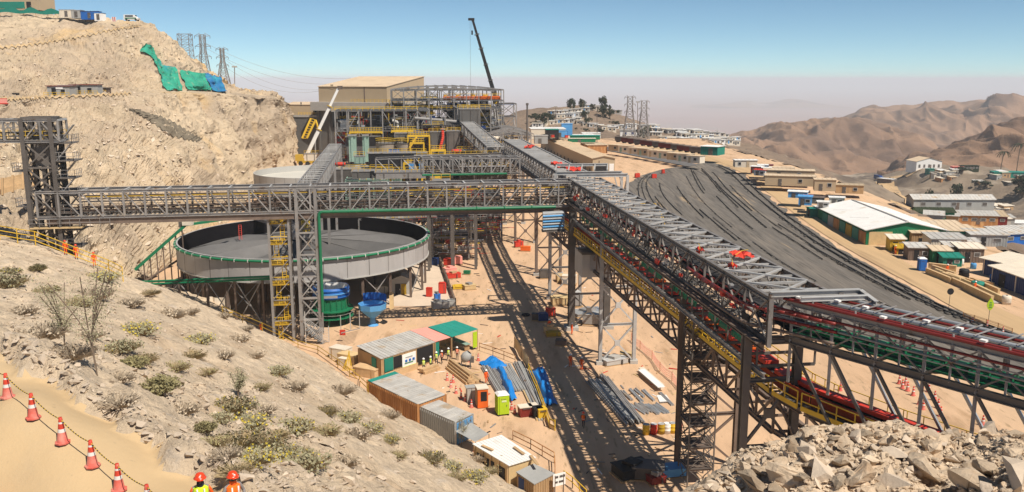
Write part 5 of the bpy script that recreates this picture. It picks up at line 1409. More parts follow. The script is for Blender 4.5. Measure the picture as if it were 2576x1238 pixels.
def platform(lab, p, W, D, z, zg, m='yellow', legs=True):
 t = thing('yellow_platform', lab, 'platform', (p[0], p[1], zg), 'yellow service platforms')
 o = Vector((p[0], p[1], 0))
 def Q(a_, c_, z_): return o + FX * a_ + FY * c_ + Z3 * z_
 c = Q(W / 2, D / 2, z); boxat(t, 'deck', c, (W, D, 0.25), 'grate', YAW)
 for (a_, c_) in ((0, 0), (W, 0), (0, D), (W, D)):
  if legs: beam(t, 'leg', Q(a_, c_, zg), Q(a_, c_, z), 0.36, 0.36, m)
 beam(t, 'edge_beam', Q(-0.1, 0, z), Q(W + 0.1, 0, z), 0.2, 0.6, m); beam(t, 'edge_beam', Q(W, 0, z), Q(W, D, z), 0.2, 0.6, m); beam(t, 'edge_beam', Q(0, 0, z), Q(0, D, z), 0.2, 0.6, m)
 handrail(t, [Q(0, D, z), Q(0, 0, z), Q(W, 0, z), Q(W, D, z)], m, 1.3, 0.8, 0.12)
 return t, Q
for (lab, px0, px1, py, d, D_, drop) in (
 ('big yellow platform on yellow legs in the middle of the plant', 1016, 1079, 411, 193, 4, 4.0), ('low yellow platform around the mixer under the big one', 982, 1050, 445, 188, 4, 2.5),
 ('round ended yellow landing right of the mixer', 1062, 1106, 446, 186, 4, 2.5), ('yellow landing high beside the conical tanks', 1026, 1080, 342, 250, 4, 6), ('yellow landing above the conical tank pair', 1032, 1066, 360, 248, 3, 5),
 ('small yellow landing at the foot of the red pipe', 1085, 1120, 378, 246, 3, 3), ('yellow walkway along the third level of the long frame', 880, 960, 333, 258, 2, 0.5), ('yellow walkway at the right of the long frame', 985, 1045, 330, 258, 2, 0.5),
 ('yellow stair landing on the roof edge of the dark base', 980, 1018, 262, 318, 3, 1), ('yellow walkway in the top bay of the tall frame', 1060, 1100, 244, 300, 3, 0.5), ('yellow landing inside the shed frame', 1195, 1225, 345, 262, 3, 3)):
 p = AY(px0, py, d); q = AY(px1, py, d)
 platform(lab, (p.x, p.y), (q - p).length, D_, p.z, p.z - drop)
ysd = thing('yellow_stair', 'yellow stair climbing between the two upper landings', 'stair', A(1040, 350, 247))
for o_ in (0, 1.2): beam(ysd, 'stringer', A(1030, 372, 247) + FY * o_, A(1048, 345, 247) + FY * o_, 0.2, 0.5, 'yellow')
for i in range(7): beam(ysd, 'tread', A(1030, 372, 247).lerp(A(1048, 345, 247), i / 6), A(1030, 372, 247).lerp(A(1048, 345, 247), i / 6) + FY * 1.2, 0.3, 0.12, 'yellow')
rp = thing('red_pipe', 'curved red pipe hanging down in front of the dark crowded frame', 'pipe', A(1110, 350, 250))
b = MB(); b.path(smoothline([A(1113, 325, 252), A(1114, 345, 251), A(1110, 362, 250), A(1106, 376, 250)], 12), 0.8, 0.8, 'red', 10); b.build('pipe', rp, smooth=True)
b = MB(); b.lathe([(0.8, -0.15), (0.8, 0.15)], 'steel', 12); b.build('flange', rp, T(A(1113, 325, 252)))
bd = thing('blue_grey_duct', 'long blue-grey duct crossing between the steel frames', 'duct', A(1090, 300, 258))
beam(bd, 'duct', A(1043, 297, 257), A(1148, 306, 259), 0.9, 0.9, 'steel', 'tube'); beam(bd, 'duct', A(1040, 331, 256), A(1130, 336, 258), 0.7, 0.7, 'bluedeep', 'tube')
for px in (1050, 1085, 1120): boxat(bd, 'hanger', A(px, 306, 257.5), (0.4, 0.4, 4), 'steel', YAW)
for (lab, o_, W, D, z0_, z1_, n, seed, mm) in (('tangle of small pipes and cables in the long frame', P2(0, 0, 0), 28, 22, 6, 26, 230, 1, ['steel', 'galv', 'steeldark', 'red', 'yellow', 'steelpale']),
  ('tangle of small pipes and cables in the tall frame', P1(0, 0, 0), 37, 26, 8, 29, 260, 2, ['steel', 'galv', 'bluedeep', 'yellow', 'steeldark', 'steelpale']),
  ('tangle of small pipes in the dark crowded frame', P3(0, 0, 0), 12, 18, 6, 22, 130, 3, ['steel', 'galv', 'yellow', 'steeldark', 'red']), ('tangle of small pipes behind the sloping gallery', P4(0, 0, 0), 13, 20, 6, 27, 130, 4, ['steel', 'galv', 'bluedeep', 'yellow', 'steelpale']),
  ('tangle of small pipes around the yellow platform', P8(0, 0, 0), 24, 15, 1.5, 14, 230, 5, ['steel', 'galv', 'yellow', 'steelpale', 'steeldark', 'red']), ('tangle of pump pipes behind the covered tank', P9(0, 0, 0), 22, 10, 1, 9.5, 130, 6, ['steel', 'galv', 'yellow', 'red', 'steelpale']),
  ('tangle of green and grey pipes behind the pale tank', P7(0, 0, 0), 13, 14, 2, 13, 90, 7, ['greenpale', 'steel', 'galv', 'green', 'steelpale']), ('tangle of tan pipes and braces in the shed frame', P5(0, 0, 0), 11, 24, 6, 19, 100, 8, ['steel', 'galv', 'yellowdeep', 'cream', 'steeldark'])):
 r = random.Random(seed); b = MB()
 for _ in range(n * 3):
  p = o_ + FX * r.uniform(0, W) + FY * (r.uniform(0, 1) ** 1.5 * D) + Z3 * r.uniform(z0_, z1_)
  k = r.random(); L_ = r.uniform(1, 5); m = r.choice(mm)
  d = FX * L_ if k < 0.5 else (Z3 * min(L_, z1_ - p.z + 0.5) if k < 0.8 else (FX * r.uniform(-2, 2) + Z3 * r.uniform(-2, 2) + FY * 0.5))
  w = r.choice([0.06, 0.08, 0.1, 0.14, 0.2])
  b.bar(p, p + d, w, w, m, 4 if w < 0.2 else 6)
  if r.random() < 0.2: b.box(p, (r.uniform(0.3, 1.6), r.uniform(0.4, 1), r.uniform(0.2, 1.0)), r.choice(mm + ['black', 'steeldark', 'black']))
 tag(b.build('small_pipework'), lab, 'pipework', kind='stuff')
# cranes ------------------------------------------------------------------------------------------
wc = thing('mobile_crane', 'mobile crane with long white telescopic boom and yellow carrier by the cliff', 'crane', A(775, 408, 300))
p0_, p1_ = A(768, 398, 300), A(851, 222, 300)
for k, (t0, t1, w) in enumerate(((0, 0.42, 1.05), (0.40, 0.75, 0.85), (0.73, 1.0, 0.7))):
 beam(wc, 'boom_section', p0_.lerp(p1_, t0), p0_.lerp(p1_, t1), w, w * 1.1, 'white')
for t0 in (0.41, 0.74): beam(wc, 'boom_collar', p0_.lerp(p1_, t0 - 0.006), p0_.lerp(p1_, t0 + 0.006), 1.75, 1.85, 'craneyellow')
boxat(wc, 'boom_head', p1_ + Vector((0.6, 0, 0.2)), (1.6, 1.0, 1.2), 'steelbrown')
beam(wc, 'luffing_cylinder', p0_ + Vector((3.5, 0, 0.2)), p0_.lerp(p1_, 0.3), 0.5, 0.5, 'steel', 'tube')
zc = A(775, 405, 300).z
boxat(wc, 'carrier', (p0_.x + 4.0, 300, zc), (13, 3.0, 1.4), 'craneyellow'); boxat(wc, 'cab', (p0_.x - 1.8, 299.4, zc + 1.2), (2.4, 2.0, 2.2), 'craneyellow'); boxat(wc, 'counterweight', (p0_.x + 7.6, 300, zc + 1.5), (3.4, 2.8, 1.7), 'cream'); boxat(wc, 'engine_deck', (p0_.x + 3.5, 300, zc + 1.2), (4.2, 2.6, 1.2), 'yellow')
for k in range(5):
 b = MB(); b.lathe([(0.01, -0.3), (0.75, -0.3), (0.75, 0.3), (0.01, 0.3)], 'rubber', 14); b.build('wheel', wc, T(p0_.x - 1.2 + k * 2.4, 298.4, zc - 0.7) @ Matrix.Rotation(math.pi / 2, 4, 'X'))
kc = thing('mobile_crane', 'black telescopic crane boom reaching into the sky above the steel frames', 'crane', (-6, 345, 10))
p0_, p1_ = AY(1262, 300, 345), AY(1189, 50, 345)
for k, (t0, t1, w) in enumerate(((0, 0.24, 1.7), (0.23, 0.40, 1.5), (0.39, 0.56, 1.35), (0.55, 0.72, 1.2), (0.71, 0.86, 1.05), (0.85, 1.0, 0.9))):
 beam(kc, 'boom_section', p0_.lerp(p1_, t0), p0_.lerp(p1_, t1), w, w, 'black')
for t0 in (0.235, 0.395, 0.555, 0.715, 0.855): beam(kc, 'boom_collar', p0_.lerp(p1_, t0 - 0.004), p0_.lerp(p1_, t0 + 0.004), 1.9, 1.9, 'steeldark')
boxat(kc, 'boom_head', p1_ + Vector((-0.5, 0, 0.2)), (2.4, 0.8, 0.9), 'black')
hk = p1_ + Vector((-1.0, 0, 0))
beam(kc, 'hoist_rope', hk, hk - Z3 * 30, 0.08, 0.08, 'steeldark', 'tube'); beam(kc, 'hoist_rope', hk + Vector((0.5, 0, 0)), hk + Vector((0.7, 0, -4.2)), 0.06, 0.06, 'steeldark', 'tube')
boxat(kc, 'hook_block', hk + Vector((0.75, 0, -4.8)), (0.6, 0.5, 1.6), 'black')
boxat(kc, 'carrier', (p0_.x, 345, 8.5), (14, 3, 1.6), 'yellowdeep'); beam(kc, 'boom_foot', (p0_.x + 2.5, 345, 9), p0_, 1.8, 1.8, 'black')
pl = thing('lamp_pole', 'dark pole standing between the shed frame and the long tan shed', 'pole', AY(1326, 350, 258))
c = AY(1326, 350, 258); beam(pl, 'pole', (c.x, c.y, 3), (c.x, c.y, AY(1326, 262, 258).z), 0.5, 0.5, 'steeldark', 'tube'); boxat(pl, 'lamp_head', (c.x, c.y, AY(1326, 262, 258).z), (0.8, 0.6, 0.6), 'steeldark')
# right side: long shed, stores, warehouse, town, valley
GA = math.atan2(GS.y, GS.x)
def cast(px, py, bvh):
 h = bvh.ray_cast(Vector((0, 0, CAM_Z)), ray(px, py).normalized())
 return h[0]
def bush_mesh(name, r, n, m, seed, flat=0.75, leaf=0.25, hole=0.0):
 rd = random.Random(seed); b = MB()
 cl = [(Vector((rd.gauss(0, 0.42), rd.gauss(0, 0.42), rd.uniform(-0.5, 0.75))) * r, r * rd.uniform(0.25, 0.5)) for _ in range(11)]
 for _ in range(n):
  c, cr = rd.choice(cl)
  d = Vector((rd.gauss(0, 1), rd.gauss(0, 1), rd.gauss(0, 1))).normalized()
  p = c + d * cr * rd.uniform(0.6, 1.05); p.z *= flat
  s = leaf * rd.uniform(0.5, 1.3)
  u = Vector((rd.gauss(0, 1), rd.gauss(0, 1), rd.gauss(0, 1))).normalized(); v = u.cross(d)
  if v.length < 1e-3: continue
  v.normalize()
  b.add([p - u * s, p + v * s * 0.6, p + u * s, p - v * s * 0.6], [(0, 1, 2, 3)], m)
 return b.mesh(name)
TREE_CROWN = [bush_mesh('crown', 1.0, 900, 'leafdark', s, flat=1.0, leaf=0.12) for s in (1, 2, 3)]
trunk_me = MB(); trunk_me.bar((0, 0, 0), (0, 0, 1), 1, 1, 'bark', 7, r2=0.6)
for k in range(4): trunk_me.bar((0, 0, 0.55 + 0.1 * k), (2.2 * math.cos(k * 1.7), 2.2 * math.sin(k * 1.7), 1.0 + 0.05 * k), 0.5, 0.5, 'bark', 5, r2=0.4)
TRUNK = trunk_me.mesh('trunk')
def tree(p, h, w, lab, group=None, k=0, name='tree', low=0.25):
 t = thing(name, lab, 'tree', p, group)
 put('trunk', TRUNK, T(p) @ Matrix.Diagonal((w * 0.12, w * 0.12, h * 0.7, 1)), t)
 put('crown', TREE_CROWN[k % 3], T(Vector(p) + Z3 * (h * (low + (1 - low) / 2))) @ RZ(k * 1.3) @ Matrix.Diagonal((w / 2 * 1.05, w / 2 * 1.05, h * (1 - low) / 2 * 1.05, 1)), t)
 return t
ls, PS = building('long_shed', 'long tan metal shed with open front bay beside the ribbed gallery', 'shed', A(1490.5, 447, 279), GA, 7.2, 106, 6.1, 'tan', 'tanroof', z0=A(1490, 447, 279).z, pitch=0.7, rtype='gable', over=0.35,
 openings=[('door', 0, 2.9, 0.0, 4.2, 4.0, 'black'), ('door_leaf', 0, 6.15, 0.0, 1.5, 4.4, 'white'), ('sign_arm', 0, 2.1, 3.6, 0.25, 1.8, 'steelbrown')] + [('louvre', 3, 4 + i * 7.5, 0.8, 1.6, 1.8, 'black') for i in range(13)])
handrail(ls, [PS(-1, -1.5, 0), PS(7.5, -1.5, 0), PS(12.5, -4.5, -0.6)], 'yellow', 1.2, 1.5, 0.09)
handrail(ls, [PS(7.9, 2, 0), PS(13.5, 0, -0.6), PS(12.5, -4.5, -0.6)], 'yellow', 1.2, 1.5, 0.09)
building('low_shed', 'low tan flat-roofed block behind the long tan shed', 'shed', A(1478, 386, 345), GA, 8, 14, 3.2, 'rust', 'tanroof', z0=A(1478, 386, 345).z)
for i in range(9):
 px, py = lerp(1530, 1726, i / 8), lerp(379, 409, i / 8)
 d = lerp(345, 292, i / 8)
 c = A(px, py, d)
 building('site_cabin', ['tan site cabin, far end of the cabin row by the grey side road', 'tan site cabin, second in the row by the grey side road', 'tan site cabin with a pale door, third in the row', 'tan site cabin, fourth in the row by the grey side road', 'tan site cabin in the middle of the row by the side road', 'tan site cabin, sixth in the row by the grey side road', 'tan site cabin, seventh in the row by the side road', 'tan site cabin, second last of the row by the side road', 'tan site cabin, last of the row next to the dark pad'][i], 'cabin',
    c, -0.16 - 0.6, 5.2, 3.2, 2.3 + 0.2 * (i % 2), 'cream' if i % 3 else 'tan', 'tanroof', z0=c.z, over=0.15, group='tan site cabins by the side road',
    openings=[('door', 0, 1.3, 0, 0.9, 1.9, 'greenpale' if i % 2 else 'tan'), ('window', 0, 3.4, 0.9, 1.0, 0.8, 'black')])
for i in range(13):
 px, py = lerp(1562, 1752, i / 12), lerp(358, 386, i / 12)
 c = A(px, py, lerp(372, 322, i / 12))
 t = thing('red_wagon', 'dark red open ore wagon in the row behind the tan cabins', 'wagon', c, 'dark red wagons behind the cabins')
 boxat(t, 'body', c + Z3 * 1.5, (4.6, 2.6, 1.7), 'redpipe' if i % 3 else 'steelbrown', -0.7); boxat(t, 'underframe', c + Z3 * 0.5, (4.2, 1.8, 0.3), 'steeldark', -0.7); boxat(t, 'rim', c + Z3 * 2.36, (4.8, 2.8, 0.12), 'steelbrown', -0.7)
 for s in (-1.4, 1.4): boxat(t, 'wheel_set', c + Vector((s * 0.76, -s * 0.64, 0.3)), (0.7, 2.0, 0.6), 'rubber', -0.7)
for k, (px, py, d, W, D_, h, wl, rf, lab) in enumerate([
 (1336, 350, 352, 14, 12, 4, 'cream', 'whiteroof', 'wide pale store with cream roof behind the dark pole'), (1374, 350, 345, 5, 6, 3.6, 'black', 'teal', 'black fronted store with green roof edge'),
 (1396, 345, 352, 5, 3, 2.6, 'bluelight', 'bluelight', 'pale blue container beside the green roofed store'), (1404, 346, 360, 4, 3, 2.6, 'blue', 'bluelight', 'mid blue container behind the pale blue one'),
 (1413, 340, 365, 4.5, 3, 4.6, 'bluelight', 'bluelight', 'tall stacked blue container pair at the edge of the stores'), (1436, 352, 356, 12, 4, 1.6, 'green', 'tealroof', 'long low green skip in front of the town hill'),
 (1430, 358, 350, 11, 3, 1.4, 'green', 'cream', 'long low green bin with cream lid'), (1345, 362, 330, 5, 4, 3, 'contgrey', 'controof', 'grey container at the foot of the stores'), (1465, 348, 380, 8, 5, 2.2, 'whiteroof', 'whiteroof', 'white tent roof at the foot of the town hill'),
 (1425, 352, 375, 12, 5, 2.0, 'cream', 'whiteroof', 'long white roof at the foot of the town hill')]):
 building('store', lab, 'store', A(px, py, d), 0.05, W, D_, h, wl, rf, z0=A(px, py, d).z, over=0.15, openings=[('door', 0, W * 0.4, 0, 1.2, min(2, h * 0.7), 'steeldark')])
for k, (px, py, lab) in enumerate(((1390, 347, 'small red machine part among the stores'), (1360, 358, 'red crate stack beside the grey container'), (1425, 348, 'dark red drum by the blue containers'))):
 c = A(px, py, 340 + 3 * k); t = thing('red_crate', lab, 'crate', c)
 boxat(t, 'crate', c + Z3 * 0.7, (1.2, 1.0, 0.9), 'red', 0.3); boxat(t, 'lid', c + Z3 * 1.2, (1.3, 1.1, 0.1), 'redpipe', 0.3); boxat(t, 'skid', c + Z3 * 0.05, (1.9, 1.2, 0.12), 'wood', 0.3)
building('teal_store', 'teal box building with bright white roof beyond the dark pad', 'building', A(1762, 391, 312), -0.62, 6.4, 6.6, 3.0, 'teal', 'whiteroof', z0=A(1796, 397, 300).z, over=0.3, ribs=0.8, openings=[('door', 0, 3.8, 0, 1.6, 2.4, 'steelbrown')])
building('white_cabin', 'long white cabin beside the dirt road beyond the pad', 'cabin', A(1849, 421, 278), -0.05, 7.0, 3.4, 2.2, 'cream', 'whiteroof', z0=A(1849, 421, 278).z, over=0.25, openings=[('window', 0, 1.4, 0.8, 0.8, 0.8, 'black'), ('door', 0, 4.0, 0, 0.9, 1.9, 'tan')])
hut_list = [  # px, py, depth, ang, W, D, h, wall, roof, label
 (1888, 436, 262, -0.5, 3.2, 3, 2.0, 'red', 'whiteroof', 'small red hut with white roof beside the dirt road'), (1906, 434, 264, -0.2, 3.0, 3, 2.2, 'bluelight', 'whiteroof', 'pale blue hut with white roof beside the dirt road'),
 (1896, 441, 255, -0.6, 3.4, 2.4, 1.6, 'white', 'red', 'low white hut with red roof at the road bend'), (1916, 438, 258, -0.3, 2.6, 2.4, 1.8, 'contgrey', 'whiteroof', 'grey hut next to the tan house'),
 (1924, 466, 246, -0.28, 13.5, 5, 2.7, 'tan', 'tanroof', 'long lower storey of the tan flat-roofed house'), (1921, 447, 254, -0.28, 14.0, 5.5, 2.2, 'tan', 'tanroof', 'upper storey of the tan flat-roofed house'),
 (1936, 434, 262, -0.28, 7, 4, 1.4, 'tan', 'tanroof', 'roof shelter on top of the tan house'), (1910, 429, 268, -0.2, 4, 3, 1.6, 'red', 'redpipe', 'dark red hut behind the tan house'),
 (2048, 480, 236, -0.25, 5.5, 4, 3.0, 'tan', 'tanroof', 'tall tan hut right of the tan house'), (2102, 486, 236, -0.3, 7, 4, 2.2, 'wood', 'tan', 'brown fence-walled hut right of the tall tan hut'),
 (1982, 497, 222, -0.4, 4.6, 3.4, 1.5, 'bluelight', 'whiteroof', 'white tent roof beside the dirt road'), (2008, 516, 208, -0.35, 3.0, 3.4, 2.0, 'bluelight', 'bluelight', 'pale blue container standing by the dirt road'),
 (2036, 512, 212, -0.3, 3.4, 3, 1.4, 'black', 'steelbrown', 'dark low hut behind the pale blue container'), (2056, 521, 205, -0.3, 2.6, 2.2, 1.2, 'white', 'whiteroof', 'small white tank hut behind the green lean-to'),
 (2086, 514, 210, -0.3, 3.4, 2.6, 1.6, 'cream', 'whiteroof', 'white tent next to the tall tan hut'), (2024, 505, 216, -0.3, 1.8, 1.6, 1.2, 'orange', 'orange', 'small orange crate hut by the road')]
for (px, py, d, an, W, D_, h, wl, rf, lab) in hut_list:
 c = A(px, py, d)
 building('roadside_hut', lab, 'hut', c, an, W, D_, h, wl, rf, z0=c.z, over=0.2, group='huts along the dirt road', openings=[('door', 0, W * 0.3, 0, 0.9, min(1.9, h * 0.8), 'steeldark'), ('window', 0, W * 0.7, h * 0.4, 0.9, h * 0.3, 'black')])
wz = 3.6
n0, n1, n2 = G(2178, 616, wz), G(2378, 594, wz), G(2056, 553, wz)
vdir = (n2 - n0).normalized(); WD = (n2 - n0).length; an = math.atan2(-vdir.x, vdir.y); ud = Vector((vdir.y, -vdir.x, 0))
Wl = next(w_ for w_ in arange(6, 40, 0.25) if (n0 + ud * w_).x / (n0 + ud * w_).y > n1.x / n1.y)
wh, PW = building('warehouse', 'big green corrugated warehouse with gleaming white gable roof', 'warehouse', n0, an, Wl, WD, 3.0, 'green', 'whiteroof', z0=wz, pitch=1.7, rtype='gable', over=0.4, ribs=0.55, openings=[('door', 0, 2.8, 0, 4.6, 2.7, 'ply')])
for i in range(5): boxat(wh, 'roof_seam', PW(Wl * (0.25 if i % 2 else 0.75), WD * (0.15 + 0.17 * i), 3.0 + 0.85 + 0.16), (Wl * 0.5, 0.08, 0.05), 'steelpale', an)
boxat(wh, 'ridge_cap', PW(Wl / 2, WD / 2, 4.88), (0.5, WD, 0.1), 'steel', an)
for i, m in enumerate(('rust', 'teal', 'yellowdeep', 'teal', 'rust', 'contgrey', 'teal')):
 boxat(wh, 'side_bay', PW(-0.12, 2 + i * WD / 8, 1.3), (0.2, WD / 9, 2.4), m, an)
building('lean_to', 'long low green lean-to behind the white-roofed warehouse', 'shed', PW(-1.5, WD + 0.5, 0), an, 13, 3.5, 2.4, 'teal', 'tealroof', z0=wz, over=0.2, openings=[('door', 3, 1.5, 0, 1.4, 2, 'black')])
building('lean_to', 'narrow pale-roofed lean-to at the back corner of the warehouse', 'shed', PW(0.2, WD - 4, 0) - vdir * -4.2, an, 4.2, 4, 2.7, 'teal', 'whiteroof', z0=wz, over=0.2, openings=[('door', 0, 2.5, 0, 1, 2, 'black')])
huts2 = [(2238, 633, 2.7, 2.8, 2.5, 'yellow', 'cream', 'yellow kiosk with cream roof in front of the warehouse gable'), (2256, 640, 2.0, 2.0, 1.2, 'yellow', 'yellowdeep', 'low yellow stack of sacks beside the kiosk'),
   (2292, 622, 5.0, 4.0, 2.9, 'wood', 'tanroof', 'brown shop hut with red shelf and tan roof'), (2284, 655, 4.0, 3.0, 2.4, 'steelbrown', 'controof', 'dark open hut with grey roof and posts'), (2340, 640, 6.5, 5.0, 3.0, 'cream', 'controof', 'wide pale-roofed hut behind the green stalls'),
   (2345, 662, 3.2, 3.0, 2.3, 'green', 'tanroof', 'green stall with tan roof next to the blue toilet'), (2372, 670, 3.2, 2.4, 1.6, 'teal', 'teal', 'teal low stall beside the green stall'), (2378, 655, 3.2, 3.0, 2.6, 'steelbrown', 'controof', 'dark stall with grey awning behind the teal one'),
   (2410, 660, 4.4, 3.6, 2.6, 'steelbrown', 'cream', 'brown stall with cream roof and drums in front'), (2352, 612, 8, 6, 2.6, 'teal', 'tanroof', 'broad hut with tan roof behind the warehouse corner'), (2440, 620, 7, 5, 2.4, 'contgrey', 'controof', 'grey long-roofed hut near the terrace edge'),
   (2306, 600, 9, 5, 2.8, 'tan', 'tanroof', 'tan block hut half hidden by the warehouse'), (2420, 632, 3.0, 2.4, 1.8, 'bluelight', 'controof', 'small pale blue hut among the terrace huts')]
for (px, py, W, D_, h, wl, rf, lab) in huts2:
 c = ground_pt(px, py)
 building('market_hut', lab, 'hut', c, an - 0.08, W, D_, h, wl, rf, z0=c.z, over=0.3, rtype='mono', pitch=0.35, group='huts on the right terrace', ribs=0.5, openings=[('door', 0, W * 0.35, 0, 0.9, min(1.9, h * 0.8), 'black'), ('window', 0, W * 0.72, h * 0.45, W * 0.2, h * 0.25, 'steeldark')])
for (q0, q1, dep, h, lab) in ((G(2470, 690, 3.5), G(2555, 712, 3.5), 5.5, 2.9, 'long dark shed with grey-white roof at the right picture edge'), (G(2492, 712, 3.5), G(2620, 762, 3.5), 7.0, 2.9, 'nearest white-roofed shed cut by the right picture edge')):
 a2 = math.atan2(q1.y - q0.y, q1.x - q0.x)
 building('long_hut', lab, 'shed', q0, a2, (q1 - q0).length, dep, h, 'bluedeep', 'cream', z0=3.4, over=0.5, rtype='mono', pitch=0.6, ribs=0.5, openings=[('door', 0, 3.0, 0, 1.6, 2.2, 'black'), ('post', 0, 0.3, 0, 0.2, 2.8, 'cream'), ('post', 0, 6.5, 0, 0.2, 2.8, 'cream')])
def toilet(lab, p, m, mr, an, W=1.1, h=2.15, sign=None):
 t = thing('portable_toilet', lab, 'toilet', p)
 M = T(p) @ RZ(an)
 b = MB(); b.box((0, 0, h / 2 + 0.08), (W, W, h - 0.1), m); b.build('cabin', t, M)
 b = MB(); b.add([(-W / 2 - 0.05, -W / 2 - 0.05, h), (W / 2 + 0.05, -W / 2 - 0.05, h), (W / 2 + 0.05, W / 2 + 0.05, h), (-W / 2 - 0.05, W / 2 + 0.05, h), (-W / 3, -W / 3, h + 0.2), (W / 3, -W / 3, h + 0.2), (W / 3, W / 3, h + 0.2), (-W / 3, W / 3, h + 0.2)],
     [(0, 1, 5, 4), (1, 2, 6, 5), (2, 3, 7, 6), (3, 0, 4, 7), (4, 5, 6, 7), (3, 2, 1, 0)], mr); b.build('roof', t, M)
 b = MB(); b.box((0, -W / 2 - 0.03, h / 2), (W * 0.72, 0.05, h * 0.86), m)
 dr = b.build('door', t, M)
 MB().box((W * 0.26, -W / 2 - 0.08, h * 0.5), (0.06, 0.06, 0.16), 'steeldark').build('handle', dr, M)
 for sx in (-1, 1):
  MB().box((sx * W * 0.42, 0, 0.05), (0.14, W * 1.1, 0.12), 'black').build('skid', t, M)
  for k in range(3): MB().box((sx * (W / 2 + 0.02), -W / 3 + k * W / 3, h / 2), (0.05, 0.08, h * 0.84), m).build('rib', t, M)
 for k in range(4): MB().box((-W * 0.18 + k * W * 0.12, -W / 2 - 0.065, h * 0.82), (0.06, 0.02, 0.12), 'steeldark').build('vent_slot', dr, M)
 if sign:
  MB().box((0.05, -W / 2 - 0.07, h * 0.72), (0.5, 0.02, 0.17), 'white').build('name_plate', dr, M)
  for k in range(5): MB().box((-0.13 + k * 0.09, -W / 2 - 0.085, h * 0.72), (0.045, 0.012, 0.09), 'lime').build('lettering', dr, M)
 return t
toilet('blue portable toilet with white roof standing before the terrace huts', ground_pt(2318, 681), 'blue', 'white', an - 0.1, 1.25, 2.2)
for k, (x0, y0_, x1, y1_, h, w) in enumerate([(2330, 688, 2392, 714, 0.9, 0.35), (2392, 712, 2455, 740, 0.9, 0.35), (2344, 680, 2402, 700, 0.9, 0.35), (2376, 697, 2420, 712, 0.8, 1.2), (2425, 730, 2495, 764, 1.1, 0.4), (2400, 700, 2468, 722, 0.6, 0.3), (2452, 716, 2512, 742, 0.9, 0.35), (2335, 676, 2405, 684, 1.0, 0.5), (2440, 708, 2500, 722, 0.6, 0.3)]):
 p, q = ground_pt(x0, y0_), ground_pt(x1, y1_)
 t = thing('concrete_trough', ['long sand-coloured trough wall nearest the road, left half', 'long sand-coloured trough wall nearest the road, middle piece', 'sand-coloured trough wall behind the first one', 'broad sand-coloured block between the trough walls', 'large ochre trough side at the right end of the row', 'low sand-coloured kerb piece inside the troughs', 'ochre trough wall behind the large one', 'pale low wall just right of the blue toilet', 'thin low kerb piece in front of the long dark shed'][k], 'trough', (p + q) / 2, 'sand-coloured troughs on the terrace')
 u_ = (q - p).normalized(); s_ = Vector((-u_.y, u_.x, 0))
 beam(t, 'side', p + Z3 * h / 2, q + Z3 * h / 2, w, h, 'ply'); beam(t, 'rim', p + Z3 * (h + 0.05), q + Z3 * (h + 0.05), w + 0.15, 0.1, 'timber')
 if k in (0, 1, 4): beam(t, 'side', p + s_ * 1.6 + Z3 * h / 2, q + s_ * 1.6 + Z3 * h / 2, w, h, 'ply'); beam(t, 'bottom', p + s_ * 0.8 + Z3 * 0.12, q + s_ * 0.8 + Z3 * 0.12, 1.5, 0.15, 'concrete')
for k, (px, py, sx, sy, sz, m, lab) in enumerate([(2531, 765, 1.3, 1.3, 1.3, 'cream', 'cream water tank on the terrace near the right edge'), (2424, 700, 1.6, 1.2, 1.6, 'black', 'dark wire cage on the terrace'), (2459, 725, 2.0, 0.8, 1.1, 'teal', 'teal wheelbarrow tub on the terrace'), (2495, 708, 0.8, 0.8, 1.2, 'blue', 'blue drum beside the long dark shed'),
  (2400, 668, 0.8, 0.8, 1.2, 'white', 'white drum in front of the brown stall, left one'), (2418, 668, 0.8, 0.8, 1.2, 'white', 'white drum in front of the brown stall, right one'), (2448, 676, 1.0, 0.6, 1.0, 'bluelight', 'pale blue barrel near the drums'), (2322, 640, 1.2, 1, 1.4, 'bluelight', 'pale blue machine beside the dark open hut')]):
 c = ground_pt(px, py); t = thing('store_drum', lab, 'drum' if 'drum' in lab or 'barrel' in lab else 'equipment', c)
 b = MB(); b.lathe([(0.01, 0), (sx / 2, 0), (sx / 2, sz * 0.92), (sx * 0.42, sz), (0.01, sz)], m, 12); b.build('body', t, T(c), True)
 b = MB(); b.lathe([(sx * 0.53, sz * 0.3), (sx * 0.53, sz * 0.36)], m, 12); b.lathe([(sx * 0.53, sz * 0.64), (sx * 0.53, sz * 0.7)], m, 12); b.build('hoop', t, T(c))
 b = MB(); b.lathe([(0.12, sz), (0.12, sz + 0.12), (0.01, sz + 0.12)], 'steeldark', 8); b.build('cap', t, T(c))
c = ground_pt(2386, 782); sg = thing('round_sign', 'dark round sign on a thin pole beside the dirt road', 'sign', c)
beam(sg, 'pole', c, c + Z3 * 2.7, 0.07, 0.07, 'steeldark', 'tube'); b = MB(); b.lathe([(0.01, -0.03), (0.48, -0.03), (0.48, 0.03), (0.01, 0.03)], 'black', 20); b.build('plate', sg, T(c + Z3 * 2.9 - Vector((0, 0.06, 0))) @ Matrix.Rotation(math.pi / 2, 4, 'X'))
c = ground_pt(2485, 822); sg = thing('green_sign', 'bright green leaf-shaped sign on a pole near the right edge', 'sign', c)
beam(sg, 'pole', c, c + Z3 * 2.3, 0.07, 0.07, 'steeldark', 'tube')
b = MB(); pr = [(0.0, -0.8), (0.3, -0.55), (0.48, -0.1), (0.4, 0.35), (0.15, 0.75), (0, 0.95)]
pts = [(x, 0, z) for x, z in pr] + [(-x, 0, z) for x, z in reversed(pr[1:-1])]
